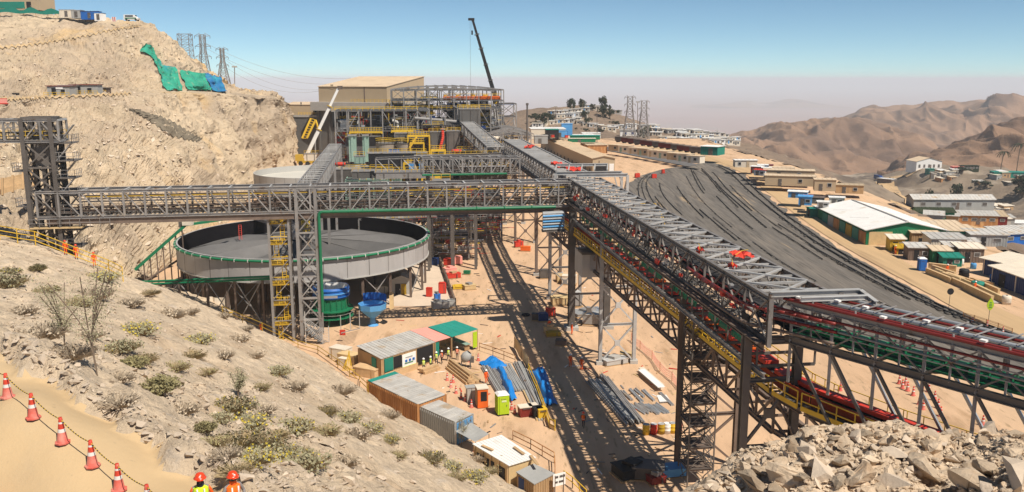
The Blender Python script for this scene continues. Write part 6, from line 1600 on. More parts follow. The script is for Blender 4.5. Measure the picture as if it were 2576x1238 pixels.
n = len(pts); b.add([(x, -0.03, z) for x, _, z in pts] + [(x, 0.03, z) for x, _, z in pts], [tuple(range(n)), tuple(range(2 * n - 1, n - 1, -1))] + [(i, n + i, n + (i + 1) % n, (i + 1) % n) for i in range(n)], 'lime')
b.build('plate', sg, T(c + Z3 * 3.1 - Vector((0, 0.07, 0))))
for k in range(4): boxat(sg, 'lettering', c + Z3 * (2.75 + k * 0.22) - Vector((0, 0.115, 0)), (0.45 - 0.05 * k, 0.02, 0.08), 'green')
def cone_mesh():
 b = MB(); b.lathe([(0.01, 0.92), (0.055, 0.92), (0.075, 0.76)], 'conetop', 14); b.lathe([(0.075, 0.76), (0.085, 0.70)], 'reflect', 14); b.lathe([(0.085, 0.70), (0.11, 0.52)], 'conetop', 14); b.lathe([(0.11, 0.52), (0.13, 0.40)], 'reflect', 14); b.lathe([(0.13, 0.40), (0.18, 0.05), (0.19, 0.04)], 'conered', 14)
 body = b.mesh('cone_body', True)
 base = MB()
 P = []
 for z, r in ((0, 0.24), (0.05, 0.24), (0.06, 0.21)):
  for i in range(8):
   a = math.pi * 2 * (i + 0.5) / 8; rr = r / max(abs(math.cos(a)), abs(math.sin(a))) * 0.98 if i % 1 == 0 else r
   P.append((min(r, max(-r, rr * math.cos(a))), min(r, max(-r, rr * math.sin(a))), z))
 base.add(P, [(j * 8 + i, j * 8 + (i + 1) % 8, (j + 1) * 8 + (i + 1) % 8, (j + 1) * 8 + i) for j in range(2) for i in range(8)] + [tuple(range(16, 24))], 'conered')
 return body, base.mesh('cone_base')
CONE_BODY, CONE_BASE = cone_mesh()
def cone(p, lab, group, s=1.0, rz=0.0):
 t = thing('traffic_cone', lab, 'traffic cone', p, group)
 M = T(p) @ RZ(rz) @ Matrix.Scale(s, 4)
 put('body', CONE_BODY, M, t); put('base', CONE_BASE, M, t)
 return t
for (px, py) in ((2446, 815), (2483, 824), (2522, 840), (2423, 833), (2457, 846), (2415, 834)): cone(ground_pt(px, py), 'red and white cone on the dark pad near the green sign', 'cones near the green sign', 1.1)
for (px, py) in ((2262, 965), (2270, 977), (2283, 983), (2297, 995), (2312, 1018), (2318, 975), (2336, 985), (2351, 1007), (2360, 1027), (2366, 1047), (2114, 983), (2472, 1070), (2322, 1030), (2278, 968)):
 cone(ground_pt(px, py), 'red cone on the sandy ground seen below the pipe rack', 'cones below the pipe rack', 1.15)
for k, (px, py) in enumerate(((1645, 449), (1668, 437), (1716, 401), (1726, 404), (1603, 447))):
 c = ground_pt(px, py); t = thing('barrier_block', ['red water barrier at the top of the dark pad', 'small red post block left of the barrier top', 'red crate at the end of the cabin row, left one', 'red crate at the end of the cabin row, right one', 'thin red marker beside the long shed rails'][k], 'barrier', c)
 boxat(t, 'block', c + Z3 * 0.7, (1.6 if k != 1 else 0.9, 0.7, 1.2), 'red', 0.4); boxat(t, 'foot', c + Z3 * 0.1, (1.8, 1.0, 0.2), 'redpipe', 0.4); boxat(t, 'top_edge', c + Z3 * 1.35, (1.3 if k != 1 else 0.7, 0.5, 0.12), 'red', 0.4)
fm = thing('mesh_fence', 'low orange-brown mesh fence between dark pad and dirt road', 'fence', ground_pt(2490, 825))
pp = [ground_pt(x, y) for x, y in ((2422, 805), (2450, 812), (2480, 822), (2510, 832), (2545, 846))]
for p in pp: beam(fm, 'post', p, p + Z3 * 1.1, 0.08, 0.08, 'rust')
for a_, b_ in zip(pp[:-1], pp[1:]):
 b = MB()
 for h in (0.15, 0.4, 0.65, 0.9, 1.05): b.bar(a_ + Z3 * h, b_ + Z3 * h, 0.03, 0.03, 'rust')
 for i in range(12): c = a_.lerp(b_, i / 12); b.bar(c + Z3 * 0.15, c + Z3 * 1.05, 0.02, 0.02, 'rust')
 b.build('mesh_panel', fm)
PL = smoothline([gp(1660, 428), gp(1590, 455), gp(1580, 500), gp(1640, 580), gp(1720, 660), gp(1850, 760), gp(2050, 850), gp(2300, 925), gp(2620, 990)], 60)
PR = smoothline([gp(1790, 408), gp(1855, 432), gp(1915, 478), gp(2000, 548), gp(2060, 590), gp(2145, 645), gp(2290, 725), gp(2420, 790), gp(2640, 880)], 60)
pr_ = random.Random(5)
tr_ = [(0.90, 4, 56), (0.955, 3, 57)] + [(pr_.uniform(0.06, 0.86), a_, a_ + pr_.randint(7, 16)) for a_ in [3, 4, 4, 5, 5, 6, 7, 8, 10, 12, 13, 15, 17, 19, 20, 22, 24, 25, 27, 29, 31, 33, 35, 36, 38, 40, 42, 44] + [6, 11, 16, 21, 26, 32]]
for k, (t0, a_, b_) in enumerate(tr_):
 w = pr_.uniform(0.12, 0.26) if k > 1 else 0.34; ph = pr_.uniform(0, 6)
 pts = []
 for i in range(a_, min(59, b_) + 1):
  p = PL[i].lerp(PR[i], t0 + 0.005 * math.sin(i * 0.4 + ph)); p.z = zyard(p.x, p.y) + 0.32; pts.append(p)
 pts = smoothline(pts, len(pts) * 3)
 b = MB(); b.path(pts, w, w * 0.8, 'rubber', 5)
 for i in range(len(pts)):
  if pr_.random() < 0.4: b.box(pts[i] - Z3 * 0.1, (w * pr_.uniform(1.5, 4), w * 3, 0.16), 'pad')
 tag(b.build('black_hose', smooth=True), ['inner one of the two long black pipes along the road edge of the pad', 'outer one of the two long black pipes along the road edge of the pad'][k] if k < 2 else 'black pipe lying along the ' + ('upper' if a_ < 14 else 'middle' if a_ < 28 else 'lower') + ' part of the dark pad', 'pipe', 'black pipes on the dark pad')
# town on the hill -----------------------------------------------------------------------------------
rows_ = [('highest row of the hill town, left part', [(1378, 286), (1470, 277)], 8), ('left lower row of the hill town above the stores', [(1338, 318), (1440, 303)], 8), ('hilltop row of the hill town between the dark trees', [(1472, 272), (1552, 286)], 7), ('long pale row at the foot of the town hill', [(1530, 322), (1640, 322)], 8),
   ('upper row right of the power pylons', [(1640, 330), (1838, 343)], 16), ('lower row right of the power pylons', [(1692, 372), (1826, 352)], 11), ('row at the right tip of the town ridge', [(1845, 350), (1910, 357)], 5), ('second terrace row below the hilltop trees', [(1400, 296), (1450, 290)], 4), ('row behind the two right pylons', [(1570, 336), (1640, 340)], 5), ('back terrace row of the ridge town', [(1700, 342), (1800, 350)], 9), ('upper slope row left of the pylons', [(1450, 312), (1530, 330)], 6), ('middle terrace row right of the pylons', [(1660, 352), (1840, 360)], 11), ('row at the slope foot behind the red wagons', [(1640, 362), (1700, 378)], 5)]
rdm = random.Random(4)
for (lab, ln, n) in rows_:
 for i in range(n):
  px = lerp(ln[0][0], ln[1][0], i / (n - 1)); py = lerp(ln[0][1], ln[1][1], i / (n - 1)) + rdm.uniform(-2, 2)
  c = cast(px, py + 2, valley_bvh)
  if c is None: continue
  W, D_, h = rdm.uniform(4.5, 7.2), rdm.uniform(4, 6), rdm.uniform(1.9, 2.7)
  an2 = rdm.uniform(-0.35, 0.25)
  t, PP = building('town_house', 'small pale flat-roofed house in the ' + lab, 'house', (c.x, c.y), an2, W, D_, h + 1.2, rdm.choice(['cream', 'white', 'cream', 'concrete']), rdm.choice(['whiteroof', 'whiteroof', 'cream', 'controof']), z0=c.z - 1.2, over=0.35, group='houses: ' + lab,
       openings=[('window', 0, W * 0.25, 1.9, 1.1, 0.9, 'black'), ('window', 0, W * 0.75, 1.9, 1.0, 0.9, 'black'), ('door', 0, W * 0.5, 1.2, 0.9, 1.8, rdm.choice(['bluelight', 'steeldark', 'tan']))])
c = cast(1560, 344, valley_bvh)
building('town_house', 'white two-window house with grey roof, largest in the town', 'house', (c.x, c.y), -0.1, 10, 7, 4.6, 'white', 'contgrey', z0=c.z - 1, over=0.4, openings=[('window', 0, 3, 2.4, 1.2, 1.4, 'bluedeep'), ('window', 0, 7, 2.4, 1.2, 1.4, 'bluedeep')])
tl = [(1434, 279, 9, 6), (1442, 276, 8, 3), (1462, 277, 8, 6), (1490, 278, 5, 5), (1520, 280, 12, 7), (1516, 293, 8, 7), (1534, 284, 6, 3), (1534, 300, 8, 7), (1552, 286, 7, 5), (1365, 318, 9, 6), (1348, 308, 6, 6), (1470, 296, 5, 5), (1385, 308, 6, 7), (1480, 312, 5, 5), (1628, 345, 7, 5), (1610, 352, 6, 5)]
for k, (px, py, h, w) in enumerate(tl):
 c = cast(px, py, valley_bvh)
 if c: tree(c - Z3 * 0.3, h, w, 'dark bushy tree standing among the houses of the hill town', 'dark trees of the hill town', k, low=0.1)
scr = random.Random(9)
for k in range(34):
 px, py = scr.uniform(1340, 1800), scr.uniform(285, 350)
 c = cast(px, py, valley_bvh)
 if c is None or c.y > 700: continue
 t = thing('hill_scrub', 'small dark scrub bush on the slope of the town hill', 'bush', c, 'scrub on the town hill')
 s = scr.uniform(1.0, 2.4)
 put('foliage', TREE_CROWN[k % 3], T(c + Z3 * s * 0.3) @ Matrix.Diagonal((s, s, s * 0.6, 1)), t); put('stem', TRUNK, T(c - Z3 * 0.3) @ Matrix.Diagonal((0.12, 0.12, s * 0.6, 1)), t)
# power pylons, poles and lines ----------------------------------------------------------------------
def pylon(lab, base, h, w0, w1, m='steel', group='lattice power pylons', arms=3, t_=0.22, flat=False):
 t = thing('power_pylon', lab, 'pylon', base, group)
 base = Vector(base)
 def C(k, z): w = lerp(w0, w1, min(1, (z / h) * 1.25)) / 2; return base + Vector(((-1, 1, 1, -1)[k] * w, (-1, -1, 1, 1)[k] * w, z))
 for k in range(4):
  beam(t, 'leg', C(k, 0), C(k, h * 0.8), t_, t_, m); beam(t, 'leg', C(k, h * 0.8), C(k, h), t_, t_, m)
 b = MB(); n = 11
 for i in range(n):
  z0_, z1_ = h * i / n, h * (i + 1) / n
  for k in range(4):
   b.bar(C(k, z0_), C((k + 1) % 4, z1_), t_ * 0.5, t_ * 0.5, m); b.bar(C((k + 1) % 4, z0_), C(k, z1_), t_ * 0.5, t_ * 0.5, m)
   b.bar(C(k, z1_), C((k + 1) % 4, z1_), t_ * 0.5, t_ * 0.5, m)
 b.build('lattice', t)
 for i in range(arms):
  z = h * (0.98 - 0.13 * i); L_ = h * 0.10
  b = MB()
  for s in (-1, 1):
   b.bar(base + Vector((s * w1 / 2, -w1 / 2, z)), base + Vector((s * L_, 0, z + 0.1)), t_ * 0.6, t_ * 0.6, m); b.bar(base + Vector((s * w1 / 2, w1 / 2, z)), base + Vector((s * L_, 0, z + 0.1)), t_ * 0.6, t_ * 0.6, m); b.bar(base + Vector((s * w1 / 2, 0, z + h * 0.04)), base + Vector((s * L_, 0, z + 0.1)), t_ * 0.6, t_ * 0.6, m)
  arm = b.build('cross_arm', t)
  for s in (-1, 1): beam(arm, 'insulator', base + Vector((s * L_, 0, z)), base + Vector((s * L_, 0, z - h * 0.03)), t_ * 0.7, t_ * 0.7, 'steeldark', 'tube')
 return t
def py_at(px, ybase, ytop, d): p = A(px, ybase, d); return p, A(px, ytop, d).z - p.z
p, h = py_at(1582, 382, 242, 425); pylon('lattice power pylon in front of the town, left and taller of the right pair', p, h, 7.5, 2.4, t_=0.24)
p, h = py_at(1617, 384, 253, 440); pylon('lattice power pylon in front of the town, right of the pair', p, h, 7, 2.6, t_=0.24)
p, h = py_at(515, 190, 88, 420); pylon('tall lattice pylon behind the cliff crest above the green net', p - Z3 * 18, h + 18, 9, 2.2, 'steel', t_=0.30)
p, h = py_at(565, 240, 122, 380); pylon('lattice pylon standing just behind the blue net', p - Z3 * 6, h + 6, 8, 1.4, 'steel', t_=0.28)
p, h = py_at(468, 140, 86, 470); pylon('pylon whose wide top peeps over the cliff crest', p - Z3 * 20, h + 20, 8, 6.0, 'steel', arms=1, t_=0.28)
wires = thing('power_lines', 'thin power lines sagging from the cliff pylons towards the plant', 'cable', A(700, 170, 400))
for k, (x0, y0_, x1, y1_) in enumerate(((520, 110, 900, 196), (520, 122, 860, 210), (565, 150, 830, 222), (565, 168, 815, 226))):
 p, q = A(x0, y0_, 415), A(x1, y1_, 430)
 b = MB(); b.path([p.lerp(q, i / 14) - Z3 * (5.5 * (1 - (2 * i / 14 - 1) ** 2)) for i in range(15)], 0.12, 0.12, 'contgrey', 4); b.build('wire', wires)
for k, (px, yb, yt, d, lab) in enumerate(((1502, 356, 268, 380, 'slim brown floodlight mast in front of the town hill'), (590, 240, 170, 330, 'dark lamp post at the end of the cliff bench'), (1604, 350, 258, 450, 'thin pole standing between the two right pylons'), (1804, 345, 330, 600, 'small lamp post among the ridge houses'), (1398, 300, 270, 500, 'short pole left of the hill town'))):
 p, q = A(px, yb, d), A(px, yt, d)
 t = thing('lamp_post', lab, 'pole', p); beam(t, 'pole', p - Z3 * 2, q, 0.3, 0.3, 'steelbrown', 'tube'); boxat(t, 'lamp_head', q + Z3 * 0.3, (1.8, 0.6, 0.6), 'concrete')
# valley buildings and trees -------------------------------------------------------------------------
vb = [(2304, 432, 20, 14, 7.5, 'white', 'tanroof', 'large white hall with tan roof on the mesa', 'gable', 0.1), (2297, 527, 26, 6, 3.4, 'contgrey', 'controof', 'long grey building on the valley floor, left one', 'gablex', -0.03), (2424, 530, 24, 7, 3.2, 'contgrey', 'cream', 'long pale-roofed building on the valley floor, right one', 'gablex', -0.05),
  (2484, 545, 8, 5, 3.0, 'steelbrown', 'controof', 'dark house in front of the right long building', 'flat', -0.05), (2390, 563, 14, 8, 2.8, 'rust', 'controof', 'rusty shed with broken grey roof on the valley floor', 'gablex', -0.15), (2430, 562, 12, 7, 2.6, 'redpipe', 'tan', 'red walled shed beside the rusty one', 'mono', -0.25),
  (2308, 557, 11, 6, 3.0, 'green', 'leafdark', 'dark green tent-roofed shed on the valley floor', 'gablex', -0.1), (2500, 448, 26, 9, 4.0, 'teal', 'tealroof', 'long teal shed on top of the mesa', 'flat', -0.18), (2420, 428, 12, 5, 3.0, 'leafdark', 'leafdark', 'dark hedge-like store behind the mesa yard', 'flat', 0.0),
  (2352, 448, 8, 6, 3.4, 'wood', 'tanroof', 'brown house at the mesa edge', 'flat', 0.2), (2338, 440, 6, 6, 4.0, 'teal', 'teal', 'teal roofed hut beside the white hall', 'flat', 0.1), (2378, 452, 10, 7, 3.2, 'concrete', 'controof', 'grey house on the mesa edge', 'flat', 0.0), (2398, 430, 7, 5, 3.0, 'red', 'pinkroof', 'small red roofed house behind the mesa edge', 'flat', 0.0),
  (2450, 460, 14, 7, 1.6, 'steeldark', 'whiteroof', 'low white roofed shelter at the mesa edge', 'flat', -0.1), (2535, 468, 16, 9, 2.4, 'steeldark', 'cream', 'cream roofed open shelter at the right picture edge', 'flat', -0.1), (2242, 462, 6, 12, 3.0, 'steelbrown', 'whiteroof', 'white roofed house beside the valley road', 'flat', 0.6), (2520, 615, 18, 5, 2.2, 'blue', 'controof', 'blue walled shed at the right edge below the terrace', 'mono', 0.25),
  (2566, 420, 30, 8, 5, 'white', 'whiteroof', 'white roof on the slope beyond the palms', 'mono', 0.3), (2290, 425, 7, 6, 3, 'white', 'whiteroof', 'low white annex left of the white hall', 'flat', 0.1)]
for (px, py, W, D_, h, wl, rf, lab, rt_, an2) in vb:
 c = cast(px, py, valley_bvh)
 if c is None: continue
 building('valley_building', lab, 'building', (c.x, c.y), an2, W, D_, h + 1.5, wl, rf, z0=c.z - 1.5, over=0.4, rtype=rt_, pitch=h * 0.35 if rt_ != 'flat' else 0, openings=[('window', 0, W * (0.12 + 0.19 * i), 1.5 + h * 0.4, min(1.4, W * 0.1), h * 0.3, 'steeldark') for i in range(5)] + [('door', 0, W * 0.5 + 1.2, 1.5, 1.1, h * 0.68, 'steelbrown')])
for k in range(26):
 px, py = (rdm.uniform(2330, 2570), rdm.uniform(436, 466)) if k % 2 else (rdm.uniform(2300, 2560), rdm.uniform(532, 585))
 c = cast(px, py, valley_bvh)
 if c is None: continue
 W = rdm.uniform(4, 8)
 building('valley_house', 'small weathered house scattered ' + ('on top of the mesa' if k % 2 else 'on the valley floor'), 'house', (c.x, c.y), rdm.uniform(-0.5, 0.5), W, rdm.uniform(4, 6), rdm.uniform(2.4, 3.6) + 1, rdm.choice(['concrete', 'cream', 'wood', 'contgrey', 'rust']), rdm.choice(['controof', 'cream', 'tanroof', 'whiteroof']), z0=c.z - 1, over=0.4, rtype='mono', pitch=0.5, group='houses on the mesa' if k % 2 else 'houses on the valley floor', openings=[('window', 0, W * 0.3, 1.9, 1, 0.9, 'black'), ('door', 0, W * 0.7, 1, 0.9, 1.9, 'steelbrown')])
for k, (px, py, h, w, lab) in enumerate([(2402, 520, 15, 9, 'tall dark tree beside the long grey valley building'), (2332, 527, 13, 6, 'dark slim tree in front of the long grey building'), (2412, 528, 7, 6, 'small bush tree right of the tall dark one'), (2570, 500, 16, 16, 'dark tree cut by the right picture edge'), (2480, 470, 5, 9, 'low green bush on the mesa edge'), (2418, 432, 4, 8, 'hedge on the mesa top'), (2484, 408, 9, 4, 'dark slim tree on the mesa behind the yard'), (2445, 520, 6, 5, 'small dark tree between the long valley buildings')]):
 c = cast(px, py, valley_bvh)
 if c: tree(c - Z3 * 0.5, h, w, lab, None, k, low=0.15)
def palm(p, h, lab):
 t = thing('palm_tree', lab, 'palm', p); b = MB()
 b.path([Vector(p) + Vector((0.03 * i * i, 0, h * i / 6)) for i in range(7)], 0.6, 0.6, 'bark', 7); b.build('trunk', t)
 top = Vector(p) + Vector((1.08, 0, h))
 for k in range(13):
  a = k * 2.4; b = MB(); L_ = h * 0.34
  for s in range(6):
   t0, t1 = s / 6, (s + 1) / 6
   f0 = top + Vector((math.cos(a), math.sin(a), 0)) * (L_ * t0) + Z3 * (L_ * (0.5 * t0 - 0.9 * t0 * t0) * (1 if k % 2 else 1.6)); f1 = top + Vector((math.cos(a), math.sin(a), 0)) * (L_ * t1) + Z3 * (L_ * (0.5 * t1 - 0.9 * t1 * t1) * (1 if k % 2 else 1.6))
   sd = Vector((-math.sin(a), math.cos(a), 0)) * 0.5 * (1 - t0 * 0.7)
   b.quad(f0 - sd, f0 + sd - Z3 * 0.2, f1 + sd * 0.8 - Z3 * 0.2, f1 - sd * 0.8, 'leafdark')
  b.build('frond', t)
c = cast(2556, 442, valley_bvh)
if c: palm(c, 22, 'tall palm on the mesa near the right picture edge')
c = cast(2516, 440, valley_bvh)
if c: palm(c, 16, 'smaller palm on the mesa left of the tall one')
vr = [cast(x, y, valley_bvh) for x, y in ((2300, 436), (2255, 445), (2222, 458), (2240, 475), (2270, 495), (2300, 512), (2280, 530), (2330, 545), (2420, 575), (2580, 590))]
def valz(x, y):
 h_ = valley_bvh.ray_cast(Vector((x, y, 100)), Vector((0, 0, -1)))
 return h_[0].z if h_[0] else -40
vr = [p for p in vr if p]
L_, R_ = [], []
for i, p in enumerate(vr):
 d = (vr[min(len(vr) - 1, i + 1)] - vr[max(0, i - 1)]); d.z = 0; d.normalize(); s = Vector((-d.y, d.x, 0)) * (5.0 if i < 7 else 9.0)
 L_.append(p + s); R_.append(p - s)
sheet('valley_road', L_, R_, 'dirtroad', 0.5, 120, 6, zf=valz)
c = cast(2208, 452, valley_bvh)
tr = thing('blue_truck', 'dark blue lorry parked on the valley road', 'lorry', c)
boxat(tr, 'body', c + Z3 * 2.2, (3, 7, 3.0), 'bluedeep', 0.2); boxat(tr, 'cab', c + Vector((0.8, -4.6, 1.6)), (2.6, 2.0, 2.4), 'blue', 0.2); boxat(tr, 'windscreen', c + Vector((1.0, -5.62, 2.1)), (2.2, 0.1, 0.9), 'glass', 0.2)
for sx in (-1.2, 1.2):
 for sy in (-4, 2.2):
  b = MB(); b.lathe([(0.01, -0.2), (0.55, -0.2), (0.55, 0.2), (0.01, 0.2)], 'rubber', 12); b.build('wheel', tr, T(c + Vector((sx, sy, 0.5))) @ RZ(0.2) @ Matrix.Rotation(math.pi / 2, 4, 'Y'))
# construction yard in front
def GP(px, py, z=0.0): return G(px, py, z)
def outline_box(t, C, z0, z1, wall, ribs=0.0, name='wall', sides=(0, 1, 2, 3)):
 b = MB()
 for i in sides:
  p, q = C[i], C[(i + 1) % 4]
  if ribs: corr(b, p, q, z0, z1, wall, ribs, 0.06)
  else: b.quad((p.x, p.y, z0), (q.x, q.y, z0), (q.x, q.y, z1), (p.x, p.y, z1), wall)
 return b.build(name, t)
def ccw(C):
 a = sum(C[i].x * C[(i + 1) % 4].y - C[(i + 1) % 4].x * C[i].y for i in range(4))
 return C if a > 0 else C[::-1]
def on_edge(t, name, p, q, a0, a1, z0, z1, m, off=0.05):
 u = (q - p); L_ = u.length; u = u / L_; nrm = Vector((u.y, -u.x, 0))
 c = p + u * ((a0 + a1) / 2 * L_) + nrm * off
 return boxat(t, name, (c.x, c.y, (z0 + z1) / 2), ((a1 - a0) * L_, 0.08, z1 - z0), m, math.atan2(u.y, u.x))
ss = thing('site_shed', 'wooden site shed with grey, pink and teal roof sections and green notice panels', 'shed', GP(1040, 880))
RA = [GP(896, 870, 3.0), GP(958, 903, 2.7), GP(1095, 860, 2.7), GP(1032, 831, 3.0)]
RB = [GP(1032, 831, 3.0), GP(1095, 860, 2.7), GP(1136, 848, 2.7), GP(1077, 823, 3.0)]
RC = [GP(1077, 823, 3.1), GP(1136, 848, 2.8), GP(1203, 828, 2.8), GP(1144, 806, 3.1)]
n = 17
for i in range(n):
 a0, a1 = i / n + 0.003, (i + 1) / n - 0.003
 MB().slabq([RA[0].lerp(RA[3], a0), RA[1].lerp(RA[2], a0), RA[1].lerp(RA[2], a1), RA[0].lerp(RA[3], a1)], 0.06, 'controof').build('roof_sheet', ss)
for RR, m, k in ((RB, 'pinkroof', 4), (RC, 'tealroof', 5)):
 for i in range(k):
  a0, a1 = i / k, (i + 1) / k - 0.004
  MB().slabq([RR[0].lerp(RR[3], a0) + Z3 * 0.03, RR[1].lerp(RR[2], a0) + Z3 * 0.03, RR[1].lerp(RR[2], a1) + Z3 * 0.03, RR[0].lerp(RR[3], a1) + Z3 * 0.03], 0.06, m).build('roof_sheet', ss)
def inset(C, k=0.04):
 c = sum(C, Vector((0, 0, 0))) / 4
 return [p.lerp(c, k) for p in C]
WA = ccw(inset(RA)); outline_box(ss, WA, -0.1, 2.62, 'wood', 0.28)
WB = inset(RB); WC = inset(RC)
outline_box(ss, [WB[0], WB[3], WC[3], WC[0]], 0, 2.6, 'wood', 0, 'back_wall', sides=(0, 1, 2))
for p in (WB[1], WB[2], WC[2], WC[1]): boxat(ss, 'post', (p.x, p.y, 1.3), (0.16, 0.16, 2.7), 'wood')
p_, q_ = inset(RA)[1], inset(RA)[2]        # long front
p2_, q2_ = inset(RA)[0], inset(RA)[1]      # short left end
on_edge(ss, 'notice_panel', p2_, q2_, 0.62, 0.80, 0.9, 2.4, 'teal', 0.10); on_edge(ss, 'notice_panel', p_, q_, 0.04, 0.2, 0.8, 2.5, 'teal', 0.10)
on_edge(ss, 'window', p_, q_, 0.21, 0.36, 0.9, 2.4, 'black', 0.08); on_edge(ss, 'window', p_, q_, 0.66, 0.97, 0.3, 2.5, 'black', 0.08)
sgn = on_edge(ss, 'site_board', p_, q_, 0.36, 0.62, 0.35, 2.35, 'white', 0.18)
on_edge(ss, 'board_strip', p_, q_, 0.36, 0.62, 0.35, 0.75, 'lime', 0.24)
for i in range(3): on_edge(ss, 'board_emblem', p_, q_, 0.41 + 0.07 * i, 0.45 + 0.07 * i, 1.3, 1.6, 'blue', 0.24)
on_edge(ss, 'board_lettering', p_, q_, 0.42, 0.55, 1.85, 1.95, 'contgrey', 0.24); on_edge(ss, 'board_lettering', p_, q_, 0.40, 0.56, 1.1, 1.18, 'green', 0.24)
on_edge(ss, 'low_fence', p_, q_, 0.0, 0.62, 0.0, 0.85, 'timber', 0.55)
on_edge(ss, 'notice_panel', inset(RB)[1], inset(RB)[2], 0.0, 0.22, 0.6, 2.5, 'teal', 0.05); on_edge(ss, 'curtain', inset(RC)[1], inset(RC)[2], 0.82, 0.98, 0.3, 2.5, 'lime', 0.02)
wb = thing('work_bench', 'long pale bench under the teal roof of the site shed', 'bench', GP(1150, 862))
u_ = (GP(1180, 882) - GP(1128, 860)).normalized(); c = GP(1152, 872)
boxat(wb, 'top', c + Z3 * 0.9, (5, 0.9, 0.08), 'greenpale', math.atan2(u_.y, u_.x))
for s in (-2.2, 2.2): boxat(wb, 'leg', c + u_ * s + Z3 * 0.45, (0.1, 0.8, 0.86), 'wood', math.atan2(u_.y, u_.x))
def container(lab, cpx, zr, m, roof, door=None, mark=False):
 C = [GP(x, y, zr) for x, y in cpx]; ctr = sum(C, Vector((0, 0, 0))) / 4
 t = thing('shipping_container', lab, 'container', (ctr.x, ctr.y, 0))
 D_ = ccw([Vector((p.x, p.y, 0)) for p in C])
 outline_box(t, D_, 0.05, zr - 0.1, m, 0.34)
 n = 22
 L0, L1 = (C[0], C[3]), (C[1], C[2])
 for i in range(n):
  a0, a1 = i / n, (i + 1) / n - 0.006
  MB().slabq([C[0].lerp(C[3], a0), C[1].lerp(C[2], a0), C[1].lerp(C[2], a1), C[0].lerp(C[3], a1)], 0.08, roof if not (door == 'tealstrip' and i < 2) else 'tealroof').build('roof_panel', t)
 for p in C: boxat(t, 'corner_post', (p.x, p.y, zr / 2), (0.2, 0.2, zr), m)
 p, q = C[3], C[2]
 nd = Vector((C[3].x - C[0].x, C[3].y - C[0].y, 0)).normalized()
 w = (q - p)
 for k in range(2):
  c = p.lerp(q, 0.27 + 0.46 * k) + nd * 0.06
  dr = boxat(t, 'door', (c.x, c.y, zr / 2), (w.length * 0.43, 0.08, zr - 0.35), 'bluelight' if mark else m, math.atan2(w.y, w.x))
  for s in (-0.3, 0.3):
   e = c + w.normalized() * (s * w.length * 0.4) + nd * 0.07
   boxat(dr, 'lock_bar', (e.x, e.y, zr / 2), (0.06, 0.06, zr - 0.4), 'steel', math.atan2(w.y, w.x))
 if mark:
  for (a_, z_, w_, h_) in ((0.17, 1.3, 0.1, 0.5), (0.24, 1.25, 0.25, 0.08), (0.31, 1.35, 0.05, 0.8), (0.36, 1.35, 0.05, 0.7), (0.40, 1.25, 0.12, 0.12), (0.47, 1.4, 0.11, 0.9), (0.57, 1.25, 0.2, 0.09), (0.68, 1.6, 0.05, 1.0), (0.30, 2.1, 0.08, 0.08), (0.8, 2.1, 0.1, 0.1)):
   c = p.lerp(q, a_) + nd * 0.13
   boxat(t, 'lettering', (c.x, c.y, z_), (w_, 0.03, h_), 'black', math.atan2(w.y, w.x))
 return t, C
container('rust-brown ribbed shipping container with grey roof and teal end strip', [(924, 956), (993, 934), (1121, 992), (1052, 1017)], 2.9, 'rust', 'controof', 'tealstrip')
container('grey ribbed shipping container with pale blue doors and black writing', [(1053, 1021), (1098, 1003), (1189, 1041), (1146, 1062)], 2.6, 'contgrey', 'controof', None, True)
wc_ = thing('plywood_cabin', 'plywood cabin with white sheet roof and planks on top, below the slope', 'cabin', GP(1270, 1160))
C = [GP(1188, 1119, 2.6), GP(1262, 1096, 2.6), GP(1349, 1153, 2.6), GP(1280, 1174, 2.6)]
n = 9
for i in range(n):
 a0, a1 = i / n, (i + 1) / n - 0.008
 MB().slabq([C[0].lerp(C[1], a0) + Z3 * 0.1, C[3].lerp(C[2], a0) + Z3 * 0.1, C[3].lerp(C[2], a1) + Z3 * 0.1, C[0].lerp(C[1], a1) + Z3 * 0.1], 0.07, 'whiteroof').build('roof_sheet', wc_)
D_ = inset(C, 0.05); outline_box(wc_, ccw([Vector((p.x, p.y, 0)) for p in D_]), -0.2, 2.6, 'ply', 0)
for i in (0, 1, 2): on_edge(wc_, 'window', D_[0], D_[3], 0.1 + 0.3 * i, 0.3 + 0.3 * i, 1.1, 2.1, 'black', 0.04)
for i in range(5): on_edge(wc_, 'batten', D_[0], D_[3], 0.02 + 0.235 * i, 0.05 + 0.235 * i, -0.1, 2.6, 'timber', 0.08)
for a_, b_ in (((1308, 1122), (1340, 1138)), ((1350, 1143), (1375, 1165)), ((1228, 1118), (1262, 1128))):
 p, q = G(a_[0] - 15, a_[1] + 2, 2.85), G(b_[0] - 22, b_[1] + 4, 2.85); beam(wc_, 'roof_plank', p, q, 0.28, 0.06, 'timber')
hu = thing('lean_hut', 'brown hut with flat grey lean-to roof beside the plywood cabin', 'hut', GP(1350, 1215))
C = [GP(1298, 1187, 2.2), GP(1342, 1166, 2.3), GP(1396, 1191, 2.2), GP(1344, 1218, 2.1)]
MB().slabq(C, 0.08, 'contgrey').build('roof', hu); D_ = inset(C, 0.06); outline_box(hu, ccw([Vector((p.x, p.y, 0)) for p in D_]), -0.3, 2.05, 'wood', 0.3)
on_edge(hu, 'door', D_[0], D_[3], 0.12, 0.45, 0, 1.9, 'bluedeep', 0.04)
sb = thing('yard_sign', 'white notice board with two lines of black lettering at the yard entrance', 'sign', GP(1406, 1238))
p, q = GP(1393, 1228, 1.2), GP(1420, 1216, 1.4)
u_ = Vector((q.x - p.x, q.y - p.y, 0)); ang = math.atan2(u_.y, u_.x); mid = (p + q) / 2
boxat(sb, 'board', (mid.x, mid.y, 1.9), (u_.length * 1.15, 0.06, 1.15), 'white', ang)
nd = Vector((u_.y, -u_.x, 0)).normalized()
